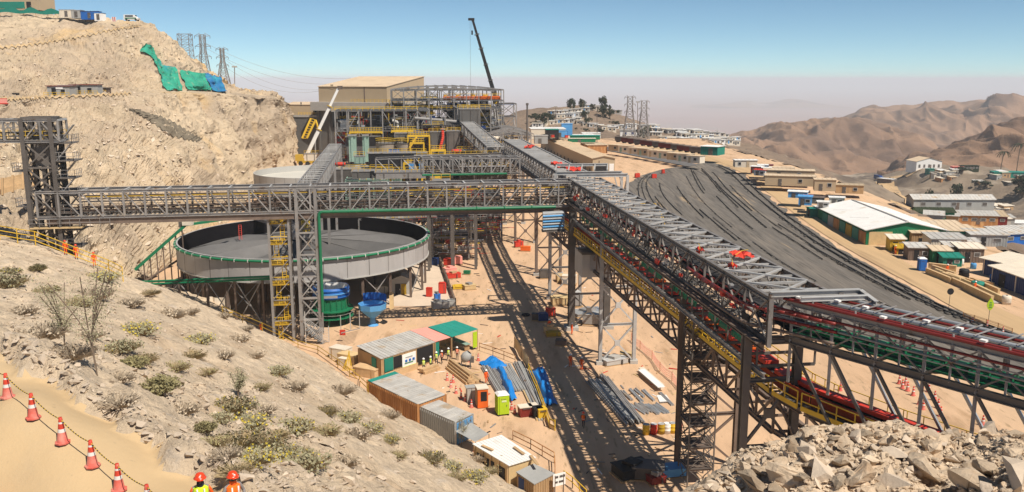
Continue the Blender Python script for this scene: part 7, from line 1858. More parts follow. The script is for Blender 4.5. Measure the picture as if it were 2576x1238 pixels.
for k, (zz, hh, ws_) in enumerate(((2.18, 0.2, (0.10, 0.09, 0.12, 0.05, 0.1, 0.12, 0.09, 0.11, 0.04, 0.1, 0.06, 0.12)), (1.7, 0.18, (0.05, 0.09, 0.12, 0.1, 0.03, 0.12, 0.08, 0.1, 0.12, 0.1, 0.07)))):
 x_ = -0.42 * u_.length
 for i, w_ in enumerate(ws_):
  x_ += w_ * 0.9
  c = mid + u_.normalized() * x_ + nd * 0.05
  if i not in (3, 4): boxat(sb, 'lettering', (c.x, c.y, zz), (w_ * 0.8, 0.02, hh), 'steeldark', ang)
for s in (-0.4, 0.4): boxat(sb, 'post', (mid.x + u_.x * s, mid.y + u_.y * s, 0.9), (0.08, 0.08, 2.9), 'steelbrown', ang)
cn = thing('canopy', 'grey sagging canvas canopy between container and plywood cabin', 'canopy', GP(1200, 1090))
C = [GP(1146, 1085, 1.9), GP(1185, 1063, 2.1), GP(1230, 1092, 1.9), GP(1196, 1112, 1.7)]
b = MB(); P = []
for i in range(7):
 for j in range(7):
  p = C[0].lerp(C[1], i / 6).lerp(C[3].lerp(C[2], i / 6), j / 6); P.append(p - Z3 * 0.3 * math.sin(math.pi * i / 6) * math.sin(math.pi * j / 6))
b.add(P, [(i * 7 + j, i * 7 + j + 1, i * 7 + j + 8, i * 7 + j + 7) for i in range(6) for j in range(6)], 'contgrey'); b.build('canvas', cn)
for p in C: boxat(cn, 'post', (p.x, p.y, p.z / 2), (0.07, 0.07, p.z), 'steelbrown')
handrail(thing('yard_rail', 'rusty brown guard rail beside the plywood cabin', 'railing', GP(1390, 1150)), [GP(1290, 1108), GP(1335, 1130), GP(1394, 1165), GP(1396, 1190)], 'rust', 1.1, 2.0, 0.07)
handrail(thing('yard_rail', 'yellow stair rail at the bottom edge near the notice board', 'railing', GP(1440, 1230)), [GP(1418, 1212), GP(1440, 1228), GP(1475, 1262)], 'yellow', 1.1, 1.2, 0.07)
handrail(thing('yard_rail', 'brown guard rail behind the pipe stacks', 'railing', GP(1240, 890)), [GP(1206, 882), GP(1240, 893), GP(1296, 915)], 'rust', 1.1, 2.2, 0.07)
toilet('lime green portable toilet with white roof in the yard', GP(1263, 1040), 'lime', 'white', 0.28, 1.3, 2.3, 'DISAL')
ob = thing('guard_booth', 'orange booth with cream roof beside grey lockers', 'booth', GP(1212, 1022))
M = T(GP(1212, 1022)) @ RZ(0.25)
MB().box((0, 0, 1.15), (1.2, 1.3, 2.2), 'orange').build('cabin', ob, M); MB().box((0, 0, 2.32), (1.35, 1.45, 0.14), 'cream').build('roof', ob, M); MB().box((0.1, -0.66, 1.4), (0.7, 0.04, 1.1), 'black').build('window', ob, M)
MB().box((-0.62, 0, 1.2), (0.06, 1.1, 1.9), 'wood').build('side_panel', ob, M)
lk = thing('grey_locker', 'grey locker boxes behind the orange booth', 'locker', GP(1192, 1008)); M = T(GP(1190, 1010)) @ RZ(0.25)
for k in range(3): MB().box((k * 0.55 - 0.5, 0, 0.9), (0.5, 0.9, 1.8), 'concrete').build('locker', lk, M)
MB().box((0, 0, 1.84), (1.8, 1.0, 0.08), 'contgrey').build('top', lk, M)
for k, (px, py, m, lab) in enumerate(((1321, 1046, 'redpipe', 'dark red bin with cream lid right of the lime toilet'), (1340, 1043, 'orange', 'orange bin with cream lid behind the dark red one'), (1352, 1050, 'black', 'black bin at the pipe stack end'), (1362, 1052, 'yellow', 'yellow drum at the pipe stack end'))):
 c = GP(px, py); t = thing('waste_bin', lab, 'bin', c, 'bins at the pipe stack'); M = T(c) @ RZ(0.3)
 w = 1.5 if k == 0 else 1.0
 b = MB(); b.add([(-w / 2 * .9, -.4, 0), (w / 2 * .9, -.4, 0), (w / 2 * .9, .4, 0), (-w / 2 * .9, .4, 0), (-w / 2, -.5, 1.1), (w / 2, -.5, 1.1), (w / 2, .5, 1.1), (-w / 2, .5, 1.1)], [(0, 1, 5, 4), (1, 2, 6, 5), (2, 3, 7, 6), (3, 0, 4, 7), (4, 5, 6, 7)], m); b.build('body', t, M)
 MB().box((0, 0, 1.16), (w * 1.06, 1.1, 0.1), 'cream' if k < 2 else m).build('lid', t, M); MB().box((0, -0.56, 1.0), (w * 0.6, 0.06, 0.06), 'steeldark').build('handle', t, M)
def stack(name, lab, p0, p1, n, layers, d, m, kind='tube', jitter=0.15, cat='pipes', group=None, piece='pipe', seed=1):
 r = random.Random(seed)
 p0, p1 = Vector(p0), Vector(p1); u = (p1 - p0).normalized(); s = Vector((-u.y, u.x, 0))
 t = thing(name, lab, cat, (p0 + p1) / 2, group)
 for l in range(layers):
  for i in range(n - l):
   o = s * ((i + l * 0.5 - n / 2) * d * 1.04) + Z3 * (d * (0.5 + 0.88 * l)) + u * r.uniform(-jitter, jitter)
   sk = s * r.uniform(-0.06, 0.06)
   beam(t, piece, p0 + o - sk, p1 + o + sk, d, d, m if isinstance(m, str) else r.choice(m), kind)
 for a_ in (0.2, 0.8):
  c = p0.lerp(p1, a_); beam(t, 'bearer', c - s * n * d * 0.55 + Z3 * -0.02, c + s * n * d * 0.55 + Z3 * -0.02, 0.2, 0.12, 'wood')
 return t
stack('pipe_stack', 'long grey steel bars left of the blue tarpaulin strip', GP(1230, 925), GP(1270, 992), 9, 2, 0.2, ['steel', 'contgrey', 'steel'], seed=1, group='steel bar stacks')
stack('pipe_stack', 'long grey steel bars between the two blue tarpaulins', GP(1268, 920), GP(1305, 985), 10, 2, 0.2, ['steel', 'contgrey'], seed=2, group='steel bar stacks')
stack('pipe_stack', 'long dark bars under the right blue tarpaulin by the shaded lane', GP(1306, 915), GP(1362, 1025), 7, 2, 0.2, ['steel', 'contgrey', 'steeldark'], seed=3, group='steel bar stacks')
stack('pipe_stack', 'short grey bars at the lower end of the stacks', GP(1328, 985), GP(1366, 1060), 5, 1, 0.22, ['contgrey', 'ply'], seed=4, group='steel bar stacks')
stack('timber_stack', 'stack of squared timber beside the bars in the yard', GP(1137, 925), GP(1188, 966), 4, 4, 0.34, 'timber', 'box', 0.2, 'timber', piece='plank', seed=5)
stack('timber_stack', 'loose timber boards leaning along the timber stack', GP(1152, 918), GP(1206, 962), 3, 1, 0.26, 'timber', 'box', 0.3, 'timber', piece='plank', seed=6)
stack('timber_stack', 'bundle of planks in front of the site shed', GP(1060, 940), GP(1098, 926), 3, 2, 0.36, 'timber', 'box', 0.2, 'timber', piece='plank', seed=7)
stack('pipe_stack', 'large fan of grey pipes lying in the yard beyond the shaded lane', GP(1496, 962), GP(1590, 1066), 9, 3, 0.2, ['steel', 'galv', 'contgrey'], jitter=0.8, seed=8, group='loose yard pipes')
stack('pipe_stack', 'second fan of pipes crossing the large one', GP(1520, 948), GP(1612, 1062), 5, 2, 0.2, ['steel', 'galv'], jitter=0.9, seed=9, group='loose yard pipes')
stack('pipe_stack', 'row of short pipes left of the white sheet', GP(1605, 1018), GP(1640, 1040), 9, 1, 0.2, ['galv', 'steel'], jitter=0.5, seed=10, group='loose yard pipes')
stack('pipe_stack', 'row of short pipes nearest the drums', GP(1640, 1020), GP(1672, 1042), 9, 1, 0.2, ['galv', 'steel'], jitter=0.4, seed=11, group='loose yard pipes')
for k, (a_, b_, lab) in enumerate((((1551, 985), (1572, 1005), 'pair of short pipes, left of the loose set'), ((1568, 985), (1592, 1008), 'pair of short pipes, second of the loose set'), ((1586, 980), (1618, 1012), 'pair of short pipes, third of the loose set'), ((1600, 980), (1622, 1000), 'pair of short pipes, fourth of the loose set'), ((1620, 983), (1648, 1010), 'pair of short pipes next to the white sheet'), ((1664, 990), (1694, 1022), 'pair of short pipes right of the white sheet'))):
 stack('pipe_stack', lab, GP(*a_), GP(*b_), 2, 1, 0.22, ['galv', 'steel'], seed=20 + k, group='loose yard pipes')
ws = thing('white_sheet', 'white rectangular sheet lying among the loose pipes', 'sheet', GP(1665, 1000)); MB().slabq([GP(1652, 994, 0.12), GP(1676, 993, 0.12), GP(1688, 1010, 0.12), GP(1660, 1012, 0.12)], 0.08, 'white').build('sheet', ws); beam(ws, 'edge_strip', GP(1660, 1012, 0.16), GP(1688, 1010, 0.16), 0.12, 0.06, 'steel')
wbm = thing('concrete_beam', 'single pale concrete beam lying on the sand by the red mesh', 'beam', GP(1640, 950)); beam(wbm, 'beam', GP(1613, 930, 0.3), GP(1664, 974, 0.3), 0.7, 0.6, 'cream'); beam(wbm, 'flange', GP(1613, 930, 0.63), GP(1664, 974, 0.63), 0.9, 0.08, 'white')
def tarp(lab, quad, seed, zs=0.7):
 C = [GP(*q, 0.5) for q in quad]; n = 14; P = []
 for i in range(n + 1):
  for j in range(n + 1):
   p = C[0].lerp(C[1], i / n).lerp(C[3].lerp(C[2], i / n), j / n)
   e = min(i, n - i, j, n - j) / 3
   P.append(p + Vector((0.25 * fbm(p * 0.8, 3), 0.25 * fbm(p * 0.8 + Vector((5, 0, 0)), 3), min(1, e) * zs * (0.5 + 0.5 * fbm(p * 0.6, 3)) - 0.35 + 0.22 * fbm(p * 1.8, 3) + 0.1)))
 b = MB(); b.add(P, [(i * (n + 1) + j, i * (n + 1) + j + 1, (i + 1) * (n + 1) + j + 1, (i + 1) * (n + 1) + j) for i in range(n) for j in range(n)], 'tarp')
 tag(b.build('tarpaulin', smooth=True), lab, 'tarpaulin', 'blue tarpaulins')
tarp('narrow blue tarpaulin strip running between two bar stacks', [(1243, 912), (1256, 908), (1302, 996), (1286, 1004)], 1, 1.3)
tarp('crumpled blue tarpaulin heap at the top of the bar stacks', [(1207, 908), (1240, 892), (1278, 918), (1240, 926)], 2, 1.0)
tarp('large blue tarpaulin hanging over the bars beside the shaded lane', [(1328, 928), (1368, 918), (1402, 1010), (1372, 1012)], 3, 1.4)
mt = thing('mesh_sheet', 'ragged tan mesh leaning on the fence beside the blue tarpaulin', 'mesh', GP(1305, 900))
b = MB(); P = []
for i in range(9):
 for j in range(6):
  p = GP(1294, 876).lerp(GP(1330, 935), i / 8) + Z3 * (0.1 + 1.6 * j / 5) + Vector((0.15 * fbm(Vector((i, j, 2)) * 0.7, 3), 0.2 * j / 5, 0)); P.append(p)
b.add(P, [(i * 6 + j, i * 6 + j + 1, (i + 1) * 6 + j + 1, (i + 1) * 6 + j) for i in range(8) for j in range(5)], 'ply'); b.build('mesh', mt)
for t_ in (0, 0.5, 1): p = GP(1294, 876).lerp(GP(1330, 935), t_); beam(mt, 'post', p, p + Z3 * 1.9, 0.08, 0.08, 'wood')
wf = thing('yard_fence', 'low tan and yellow barrier along the shaded lane below the tarpaulins', 'fence', GP(1360, 1030))
pp = [GP(1330, 940), GP(1350, 985), GP(1366, 1030), GP(1382, 1078), GP(1396, 1085)]
for p in pp: beam(wf, 'post', p, p + Z3 * 1.3, 0.1, 0.1, 'yellow')
for a_, c_ in zip(pp[:-1], pp[1:]):
 for h in (0.5, 1.1): beam(wf, 'rail', a_ + Z3 * h, c_ + Z3 * h, 0.1, 0.12, 'yellowdeep')
 beam(wf, 'panel', a_ + Z3 * 0.3, c_ + Z3 * 0.3, 0.05, 0.5, 'ply')
for k, (px, m) in enumerate(((1625, 'yellow'), (1644, 'red'), (1663, 'yellowdeep'), (1678, 'white'), (1691, 'yellow'), (1707, 'redpipe'))):
 c = GP(px, 1092 - k * 0.9); t = thing('oil_drum', ['yellow drum, leftmost of the row near the scaffold stair', 'red drum, second of the row near the scaffold stair', 'ochre drum, third of the row near the scaffold stair', 'white drum in the row near the scaffold stair', 'yellow drum, fifth in the row near the scaffold stair', 'dark red drum, next to the scaffold stair'][k], 'drum', c, 'oil drums in a row')
 b = MB(); b.lathe([(0.01, 0), (0.3, 0), (0.3, 0.28), (0.315, 0.3), (0.3, 0.32), (0.3, 0.58), (0.315, 0.6), (0.3, 0.62), (0.3, 0.88)], m, 16); b.build('shell', t, T(c) @ Matrix.Scale(1.25, 4), True)
 b = MB(); b.lathe([(0.3, 0.88), (0.28, 0.86), (0.01, 0.86)], 'steelpale' if m != 'white' else 'white', 16); b.build('lid', t, T(c) @ Matrix.Scale(1.25, 4))
items = [(1392, 846, 2.2, 1.2, 0.6, 'yellowdeep', 'timber pallet stack lying in the shaded lane'), (1385, 838, 1.8, 1.2, 0.9, 'ply', 'second timber pallet stack in the shaded lane'), (1348, 806, 1.2, 1.0, 1.0, 'steeldark', 'dark crate in the shaded lane, left one'), (1366, 808, 1.6, 1.2, 1.2, 'bluedeep', 'dark blue crate in the shaded lane'), (1385, 796, 1.4, 1.0, 1.3, 'red', 'red box machine in the shaded lane'),
   (1432, 715, 2.6, 1.8, 1.6, 'cream', 'cream box beside the massive dark pier'), (1410, 765, 3.2, 2.4, 1.2, 'ply', 'plywood crate left of the massive dark pier'), (1478, 790, 5.4, 3.0, 0.5, 'galv', 'low pale slab stack under the lower conveyor'), (1490, 815, 3.0, 2.0, 1.6, 'steel', 'grey cabin block under the lower conveyor'),
   (1415, 708, 2.4, 2.0, 1.2, 'ply', 'yellowish crate beside the slim pier'), (1545, 915, 3.4, 1.8, 0.7, 'concrete', 'grey concrete footing block beside the pale pier'), (1578, 905, 2.0, 1.2, 0.9, 'ply', 'yellow formwork box at the foot of the pale pier'), (1370, 700, 2.0, 1.4, 1.6, 'steeldark', 'dark box under the ribbed gallery'),
   (1098, 778, 1.5, 1.2, 1.2, 'concrete', 'grey pallet of sacks at the lane corner, left one'), (1118, 776, 1.7, 1.3, 1.2, 'concrete', 'grey pallet of sacks at the lane corner, middle one'), (1134, 772, 1.4, 1.2, 1.1, 'concrete', 'grey pallet of sacks at the lane corner, right one'), (1100, 757, 1.0, 0.8, 1.1, 'blue', 'blue drum crate behind the grey pallets'),
   (1080, 748, 1.0, 0.8, 1.6, 'red', 'red cabinet at the edge of the concrete slab'), (1113, 740, 1.4, 1.0, 2.0, 'red', 'tall red cabinet by the low wall'), (1132, 690, 2.4, 1.6, 1.2, 'pinkroof', 'pink crate in the red row by the lane'), (1130, 668, 2.0, 1.6, 1.3, 'red', 'red crate in the row by the lane, back one'), (1152, 665, 1.8, 1.4, 1.6, 'pinkroof', 'tall pink crate in the red row by the lane'), (1140, 700, 2.8, 1.4, 0.9, 'red', 'long red crate in the row by the lane'),
   (1175, 690, 1.3, 0.9, 0.6, 'green', 'small green crate at the end of the red row'), (1160, 726, 3.2, 2.0, 0.5, 'yellow', 'yellow sheet pile by the lane'), (1180, 728, 2.2, 1.6, 0.8, 'ply', 'tan pile of planks beside the yellow sheets'), (1094, 668, 1.4, 1.2, 1.4, 'bluedeep', 'dark blue pump box on the slab beside the tank'), (1078, 652, 1.8, 1.0, 0.6, 'yellow', 'low yellow box on the slab beside the tank'),
   (1150, 602, 3.2, 1.4, 0.9, 'red', 'red roller at the top of the red row'), (1178, 602, 2.0, 1.2, 1.2, 'black', 'black drum roller at the top of the red row'), (1215, 548, 2.2, 1.8, 2.0, 'blue', 'dark blue machine in the far shaded lane'), (1240, 550, 2.4, 1.6, 1.4, 'red', 'red machine in the far shaded lane'), (1255, 580, 1.0, 0.8, 1.6, 'blue', 'blue portable booth in the shaded lane'), (1165, 558, 2.6, 1.6, 1.0, 'red', 'red frame between tank and far lane'),
   (1305, 622, 2.0, 1.0, 1.2, 'red', 'red barrier at the foot of the ribbed gallery, left one'), (1322, 632, 2.2, 1.0, 1.0, 'orange', 'orange barrier at the foot of the ribbed gallery'), (960, 738, 2.4, 1.6, 1.3, 'cream', 'cream pump under the edge of the covered tank'), (1590, 1195, 3.4, 2.4, 1.0, 'black', 'heap of black rubber sheets at the lower end of the lane'), (1630, 1200, 3.0, 2.2, 1.2, 'steeldark', 'dark scrap heap beside the scaffold stair foot'), (1690, 1195, 2.4, 1.6, 0.8, 'bluelight', 'pale blue sheet pile at the scaffold foot'), (1650, 1215, 1.6, 1.2, 0.7, 'redpipe', 'dark red scrap box at the scaffold foot'),
   (1412, 868, 1.6, 1.2, 0.7, 'steelbrown', 'brown sleeper pile at the lane edge'), (1450, 770, 1.6, 1.6, 2.4, 'steel', 'grey motor block beside the massive pier')]
for k, (px, py, sx, sy, sz, m, lab) in enumerate(items):
 c = ground_pt(px, py); t = thing('yard_equipment', lab, 'crate' if 'crate' in lab else 'equipment', c)
 an_ = 0.12 + 0.35 * math.sin(k * 2.1)
 r = random.Random(k)
 boxat(t, 'body', c + Z3 * (sz * 0.5 + 0.1), (sx * 0.94, sy * 0.94, sz * 0.86), m, an_)
 boxat(t, 'lid', c + Z3 * (sz + 0.06), (sx * (0.7 if k % 3 == 0 else 1.0), sy, 0.1), m if k % 2 else 'steelpale' if m in ('concrete', 'galv', 'steel') else m, an_ + 0.03)
 boxat(t, 'pallet', c + Z3 * 0.06, (sx * 1.05, sy * 1.05, 0.12), 'wood', an_)
 if k % 2 == 0: boxat(t, 'strap', c + Z3 * (sz * 0.5 + 0.1) + Vector((sx * 0.2, 0, 0)), (0.08, sy * 0.97, sz * 0.9), 'steeldark', an_)
 if k % 3 == 1: boxat(t, 'top_load', c + Z3 * (sz + 0.28), (sx * 0.4, sy * 0.6, 0.34), r.choice(['timber', 'steel', m]), an_ + 0.4)
ty = thing('rubber_tyre', 'single black tyre lying in the shaded lane', 'tyre', GP(1323, 794)); b = MB(); b.lathe([(0.35, 0.05), (0.6, 0.0), (0.7, 0.12), (0.6, 0.26), (0.35, 0.22), (0.35, 0.05)], 'rubber', 20); b.build('tyre', ty, T(GP(1323, 794)), True); b = MB(); b.lathe([(0.34, 0.06), (0.34, 0.2)], 'steeldark', 16); b.build('rim', ty, T(GP(1323, 794)))
MB().slabq([GP(760, 800, 0.14), GP(905, 768, 0.14), GP(1010, 770, 0.14), GP(1145, 772, 0.14), GP(1118, 690, 0.14), GP(1065, 600, 0.14), GP(900, 640, 0.14), GP(760, 700, 0.14)], 0.3, 'slab').build('concrete_slab')['kind'] = 'structure'
gh_, PG = building('grey_hut', 'small pale grey hut with gable roof on the slab beside the covered tank', 'hut', GP(985, 742, 0.14), 0.12, 3.4, 3.6, 2.5, 'concrete', 'controof', z0=0.14, pitch=0.7, rtype='gable', over=0.12, openings=[('door', 0, 1.1, 0, 0.9, 1.9, 'black'), ('door_leaf', 0, 2.1, 0, 0.9, 1.9, 'yellowdeep'), ('notice_panel', 0, 2.3, 1.1, 0.5, 0.6, 'bluelight')])
lw = thing('low_wall', 'long dark low wall separating the slab from the red row', 'wall', GP(1105, 680));
for k in range(8): beam(lw, 'wall_panel', GP(1093, 622).lerp(GP(1146, 772), k / 8) + Z3 * 0.6, GP(1093, 622).lerp(GP(1146, 772), (k + 1) / 8 - 0.01) + Z3 * 0.6, 0.25, 1.1, 'steelbrown')
for k in range(9): c = GP(1093, 622).lerp(GP(1146, 772), k / 8); beam(lw, 'post', c, c + Z3 * 1.5, 0.2, 0.2, 'steeldark')
vc = GP(836, 812)
vt = thing('feed_vessel', 'round vessel with blue rim band and green body at the foot of the bridge pier', 'vessel', vc)
b = MB(); b.lathe([(2.6, 4.2), (2.7, 4.2), (2.7, 5.8), (2.5, 5.82)], 'blue', 40); b.build('rim_band', vt, T(vc), True)
b = MB(); b.lathe([(2.5, 5.83), (2.42, 4.3), (0.4, 3.9), (0.01, 3.9)], 'white', 40); b.build('lining', vt, T(vc), True)
b = MB(); b.lathe([(2.45, 1.2), (2.45, 4.2)], 'green', 40); b.build('body', vt, T(vc), True)
for k in range(3): b = MB(); b.lathe([(2.72, 4.4 + 0.5 * k), (2.8, 4.42 + 0.5 * k), (2.8, 4.55 + 0.5 * k), (2.72, 4.57 + 0.5 * k)], 'bluelight' if k == 1 else 'blue', 40); b.build('hoop', vt, T(vc))
for k in range(18): a = k * math.pi / 9; beam(vt, 'rib', vc + Vector((2.5 * math.cos(a), 2.5 * math.sin(a), 1.2)), vc + Vector((2.5 * math.cos(a), 2.5 * math.sin(a), 4.2)), 0.14, 0.2, 'green')
for k in range(8): a = k * math.pi / 4; beam(vt, 'leg', vc + Vector((2.2 * math.cos(a), 2.2 * math.sin(a), 0)), vc + Vector((2.2 * math.cos(a), 2.2 * math.sin(a), 1.3)), 0.25, 0.25, 'green')
beam(vt, 'mixer_shaft', vc + Vector((-0.3, -0.6, 3)), vc + Vector((-0.9, 0.2, 5.9)), 0.16, 0.16, 'steelpale', 'tube')
for z, m in ((1.2, 'green'), (2.3, 'green')):
 b = MB(); b.lathe([(2.4, z), (3.3, z), (3.3, z + 0.14), (2.4, z + 0.14)], m, 40); b.build('walkway', vt, T(vc))
handrail(vt, [vc + Vector((3.25 * math.cos(a * 0.3927), 3.25 * math.sin(a * 0.3927), 1.3)) for a in range(17)], 'steel', 1.1, 0.9, 0.06)
ve = thing('metal_stair', 'grey railed stair with close bars in front of the green vessel', 'stair', GP(790, 850))
p, q = GP(768, 822, 2.6), GP(812, 862, 0.2)
for k in range(9): beam(ve, 'rail_bar', p + Z3 * (-0.6 + k * 0.24), q + Z3 * (0.0 + k * 0.24), 0.06, 0.06, 'steelpale', 'tube'); beam(ve, 'rail_bar', q + Z3 * (k * 0.24), GP(828, 858, 0.2) + Z3 * (k * 0.24), 0.06, 0.06, 'steelpale', 'tube')
for k in range(7): c = p.lerp(q, k / 6); boxat(ve, 'tread', c + Vector((0.2, 0.5, -0.6)), (0.5, 1.2, 0.06), 'grate')
for c in (p, q, GP(828, 858, 0.2)): beam(ve, 'post', c - Z3 * (c.z), c + Z3 * 2.2, 0.1, 0.1, 'steelpale')
bar = thing('barrier_screen', 'grey slatted screen with red notice right of the green vessel', 'screen', GP(880, 845))
for k in range(9): beam(bar, 'slat', GP(858, 838, 0.4 + k * 0.25), GP(905, 826, 0.4 + k * 0.25), 0.05, 0.12, 'steel')
for x_, y_ in ((858, 838), (882, 832), (905, 826)): beam(bar, 'post', GP(x_, y_), GP(x_, y_) + Z3 * 2.7, 0.1, 0.1, 'steelpale')
boxat(bar, 'notice', GP(862, 836, 1.4) - Vector((0, 0.1, 0)), (0.8, 0.06, 0.8), 'red', 0.1)
hc = GP(938, 818); hp_ = thing('blue_hopper', 'open blue steel hopper on a single leg beside the slab', 'hopper', hc)
b = MB(); b.lathe([(0.5, 1.2), (2.1, 2.6), (2.15, 3.4), (2.05, 3.4), (2.0, 2.7), (0.4, 1.35), (0.01, 1.35)], 'bluelight', 8); b.build('basin', hp_, T(hc)); b = MB(); b.lathe([(0.9, 0), (0.45, 0.3), (0.35, 1.3)], 'bluelight', 10); b.build('leg', hp_, T(hc))
b = MB(); b.lathe([(2.15, 3.4), (2.15, 4.6)], 'blue', 8, a0=0.2, a1=2.4); b.build('back_plate', hp_, T(hc)); boxat(hp_, 'divider', hc + Z3 * 2.9, (3.6, 0.12, 0.6), 'bluedeep', 0.5)
b = MB(); b.lathe([(1.6, 2.6), (1.6, 4.8)], 'ply', 12, a0=-0.8, a1=1.0); b.build('guard_sheet', hp_, T(hc + Vector((1.6, 0.3, 0))))
cs = thing('canvas_screen', 'tan canvas screen with yellow edge under the covered tank', 'screen', GP(556, 783)); b = MB(); P = []
for i in range(9):
 for j in range(5): P.append(GP(530, 788, 0.4).lerp(GP(580, 786, 0.4), i / 8) + Z3 * (2.7 * j / 4 - 0.25 * math.sin(i * 0.4) * j / 4) + Vector((0, 0.2 * math.sin(i * 1.9), 0)))
b.add(P, [(i * 5 + j, i * 5 + j + 1, (i + 1) * 5 + j + 1, (i + 1) * 5 + j) for i in range(8) for j in range(4)], 'cream'); b.build('canvas', cs); beam(cs, 'edge', GP(581, 786, 0.4), GP(581, 786, 3.0), 0.5, 0.2, 'yellowdeep')
for k, (px, py, sx, sy, sz, m, lab) in enumerate([(858, 900, 2.6, 1.6, 1.4, 'cream', 'cream tarpaulined box left of the site shed'), (880, 912, 2.8, 1.6, 1.2, 'ply', 'plywood box left of the site shed'), (922, 925, 1.0, 0.9, 1.2, 'bluelight', 'blue-grey water butt at the shed corner'), (925, 945, 3.4, 1.6, 1.1, 'timber', 'open timber crate between shed and container'), (868, 918, 1.4, 1.0, 0.9, 'cream', 'small cream box beside the plywood box')]):
 c = GP(px, py); t = thing('material_box', lab, 'box', c); boxat(t, 'box', c + Z3 * sz / 2, (sx, sy, sz), m, -0.5); boxat(t, 'lid', c + Z3 * (sz + 0.05), (sx * 1.04, sy * 1.04, 0.1), m, -0.48)
 for s in (-0.35, 0.35): boxat(t, 'batten', c + Z3 * sz / 2 + Vector((math.cos(-0.5) * s * sx, math.sin(-0.5) * s * sx, 0)), (0.1, sy * 1.05, sz * 0.98), 'wood', -0.5)
yf = thing('toe_fence', 'yellow tube fence along the foot of the slope', 'fence', GP(700, 850))
pp = [(560, 792), (610, 812), (660, 833), (705, 853), (750, 876), (800, 890), (850, 925), (880, 948), (905, 968), (926, 990)]
Q = []
for x_, y_ in pp:
 h_ = on_hill(x_, y_)[0]; g_ = GP(x_, y_)
 Q.append(h_ if (h_ is not None and h_.y < g_.y + 2) else g_)
for a_, c_ in zip(Q[:-1], Q[1:]):
 for h in (0.55, 1.1): beam(yf, 'rail', a_ + Z3 * h, c_ + Z3 * h, 0.09, 0.09, 'yellowdeep', 'tube')
for a_ in Q: beam(yf, 'post', a_ - Z3 * 0.3, a_ + Z3 * 1.15, 0.1, 0.1, 'yellowdeep', 'tube')
ta = thing('leaning_mesh', 'tangled yellow ladder frame leaning behind the slope fence', 'frame', GP(880, 935))
for k in range(7):
 p = GP(862 + 4 * k, 930); beam(ta, 'bar', p, p + Vector((0.8 - 0.2 * k, 0.5, 2.0 + 0.2 * (k % 3))), 0.08, 0.08, 'yellow', 'tube')
for k in range(4): beam(ta, 'bar', GP(860, 932, 0.4 + 0.5 * k), GP(892, 930, 0.5 + 0.5 * k), 0.07, 0.07, 'yellow', 'tube')
rf = thing('mesh_fence', 'sagging red mesh fence across the sand behind the concrete beam', 'fence', GP(1640, 910)); pp = [GP(x_, y_) for x_, y_ in ((1588, 858), (1610, 880), (1640, 905), (1660, 935), (1690, 960), (1712, 985))]
for p in pp: beam(rf, 'post', p, p + Z3 * 1.3, 0.07, 0.07, 'rust')
for a_, c_ in zip(pp[:-1], pp[1:]):
 b = MB()
 for h in (0.3, 0.55, 0.8, 1.05, 1.2): m_ = a_.lerp(c_, 0.5) - Z3 * 0.2; b.bar(a_ + Z3 * h, m_ + Z3 * h, 0.03, 0.03, 'pinkroof'); b.bar(m_ + Z3 * h, c_ + Z3 * h, 0.03, 0.03, 'pinkroof')
 for i in range(14): c = a_.lerp(c_, i / 14) - Z3 * (0.2 * math.sin(math.pi * i / 14)); b.bar(c + Z3 * 0.3, c + Z3 * 1.2, 0.02, 0.02, 'pinkroof')
 b.build('mesh_panel', rf)
for k, (px, py) in enumerate(((1125, 957), (1134, 975), (1147, 990), (1160, 1003), (1170, 1010), (1186, 1025), (1203, 907), (1180, 910), (1287, 1030), (1295, 1040), (1155, 940), (1140, 962))):
 cone(GP(px, py), 'small red cone roping off the timber in the yard' if k not in (6, 7, 8, 9) else ('red cone near the mixer behind the timber' if k < 8 else 'red cone between lime toilet and red bin'), 'cones in the construction yard', 1.05)
mx = thing('cement_mixer', 'grey cement mixer behind the timber stack', 'mixer', GP(1172, 925)); c = GP(1172, 925)
b = MB(); b.lathe([(0.25, -0.7), (0.65, -0.2), (0.65, 0.3), (0.35, 0.8), (0.3, 0.8)], 'contgrey', 16); b.build('drum', mx, T(c + Z3 * 1.4) @ Matrix.Rotation(0.6, 4, 'Y'), True)
for s in (-0.6, 0.6): beam(mx, 'stand_leg', c + Vector((s, 0.5, 0)), c + Vector((s * 0.8, 0, 1.5)), 0.1, 0.1, 'steeldark'); beam(mx, 'stand_leg', c + Vector((s, -0.5, 0)), c + Vector((s * 0.8, 0, 1.5)), 0.1, 0.1, 'steeldark')
boxat(mx, 'motor', c + Vector((0.8, 0, 1.1)), (0.5, 0.6, 0.7), 'steeldark')
# cliff: nets, sheds, vehicles
def cliff_pt(px, py, off=0.0):
 h = cliff_bvh.ray_cast(Vector((0, 0, CAM_Z)), ray(px, py).normalized())
 return None if h[0] is None else h[0] + (h[1] if h[1].dot(ray(px, py)) < 0 else -h[1]) * off
def net(lab, left, right, n, k, m, name='slope_net', off=0.55):
 L_, R_ = smoothline([Vector((x, y, 0)) for x, y in left], n), smoothline([Vector((x, y, 0)) for x, y in right], n)
 V = []
 for i in range(n):
  for j in range(k + 1):
   p = L_[i].lerp(R_[i], j / k); q = None
   for dx in (0, -2, -5, -9, -14):
    q = cliff_pt(p.x + dx, p.y + (3 * math.sin(i * 1.7) if off < .5 else 0), off * (1 + 0.45 * math.sin(i * 0.9 + j * 0.6)))
    if q is not None and q.y < 330: break
   V.append(q if q is not None else V[-1])
 b = MB(); b.add(V, [(i * (k + 1) + j, i * (k + 1) + j + 1, (i + 1) * (k + 1) + j + 1, (i + 1) * (k + 1) + j) for i in range(n - 1) for j in range(k)], m)
 return tag(b.build(name, smooth=True), lab, 'netting', 'netting on the cliff')
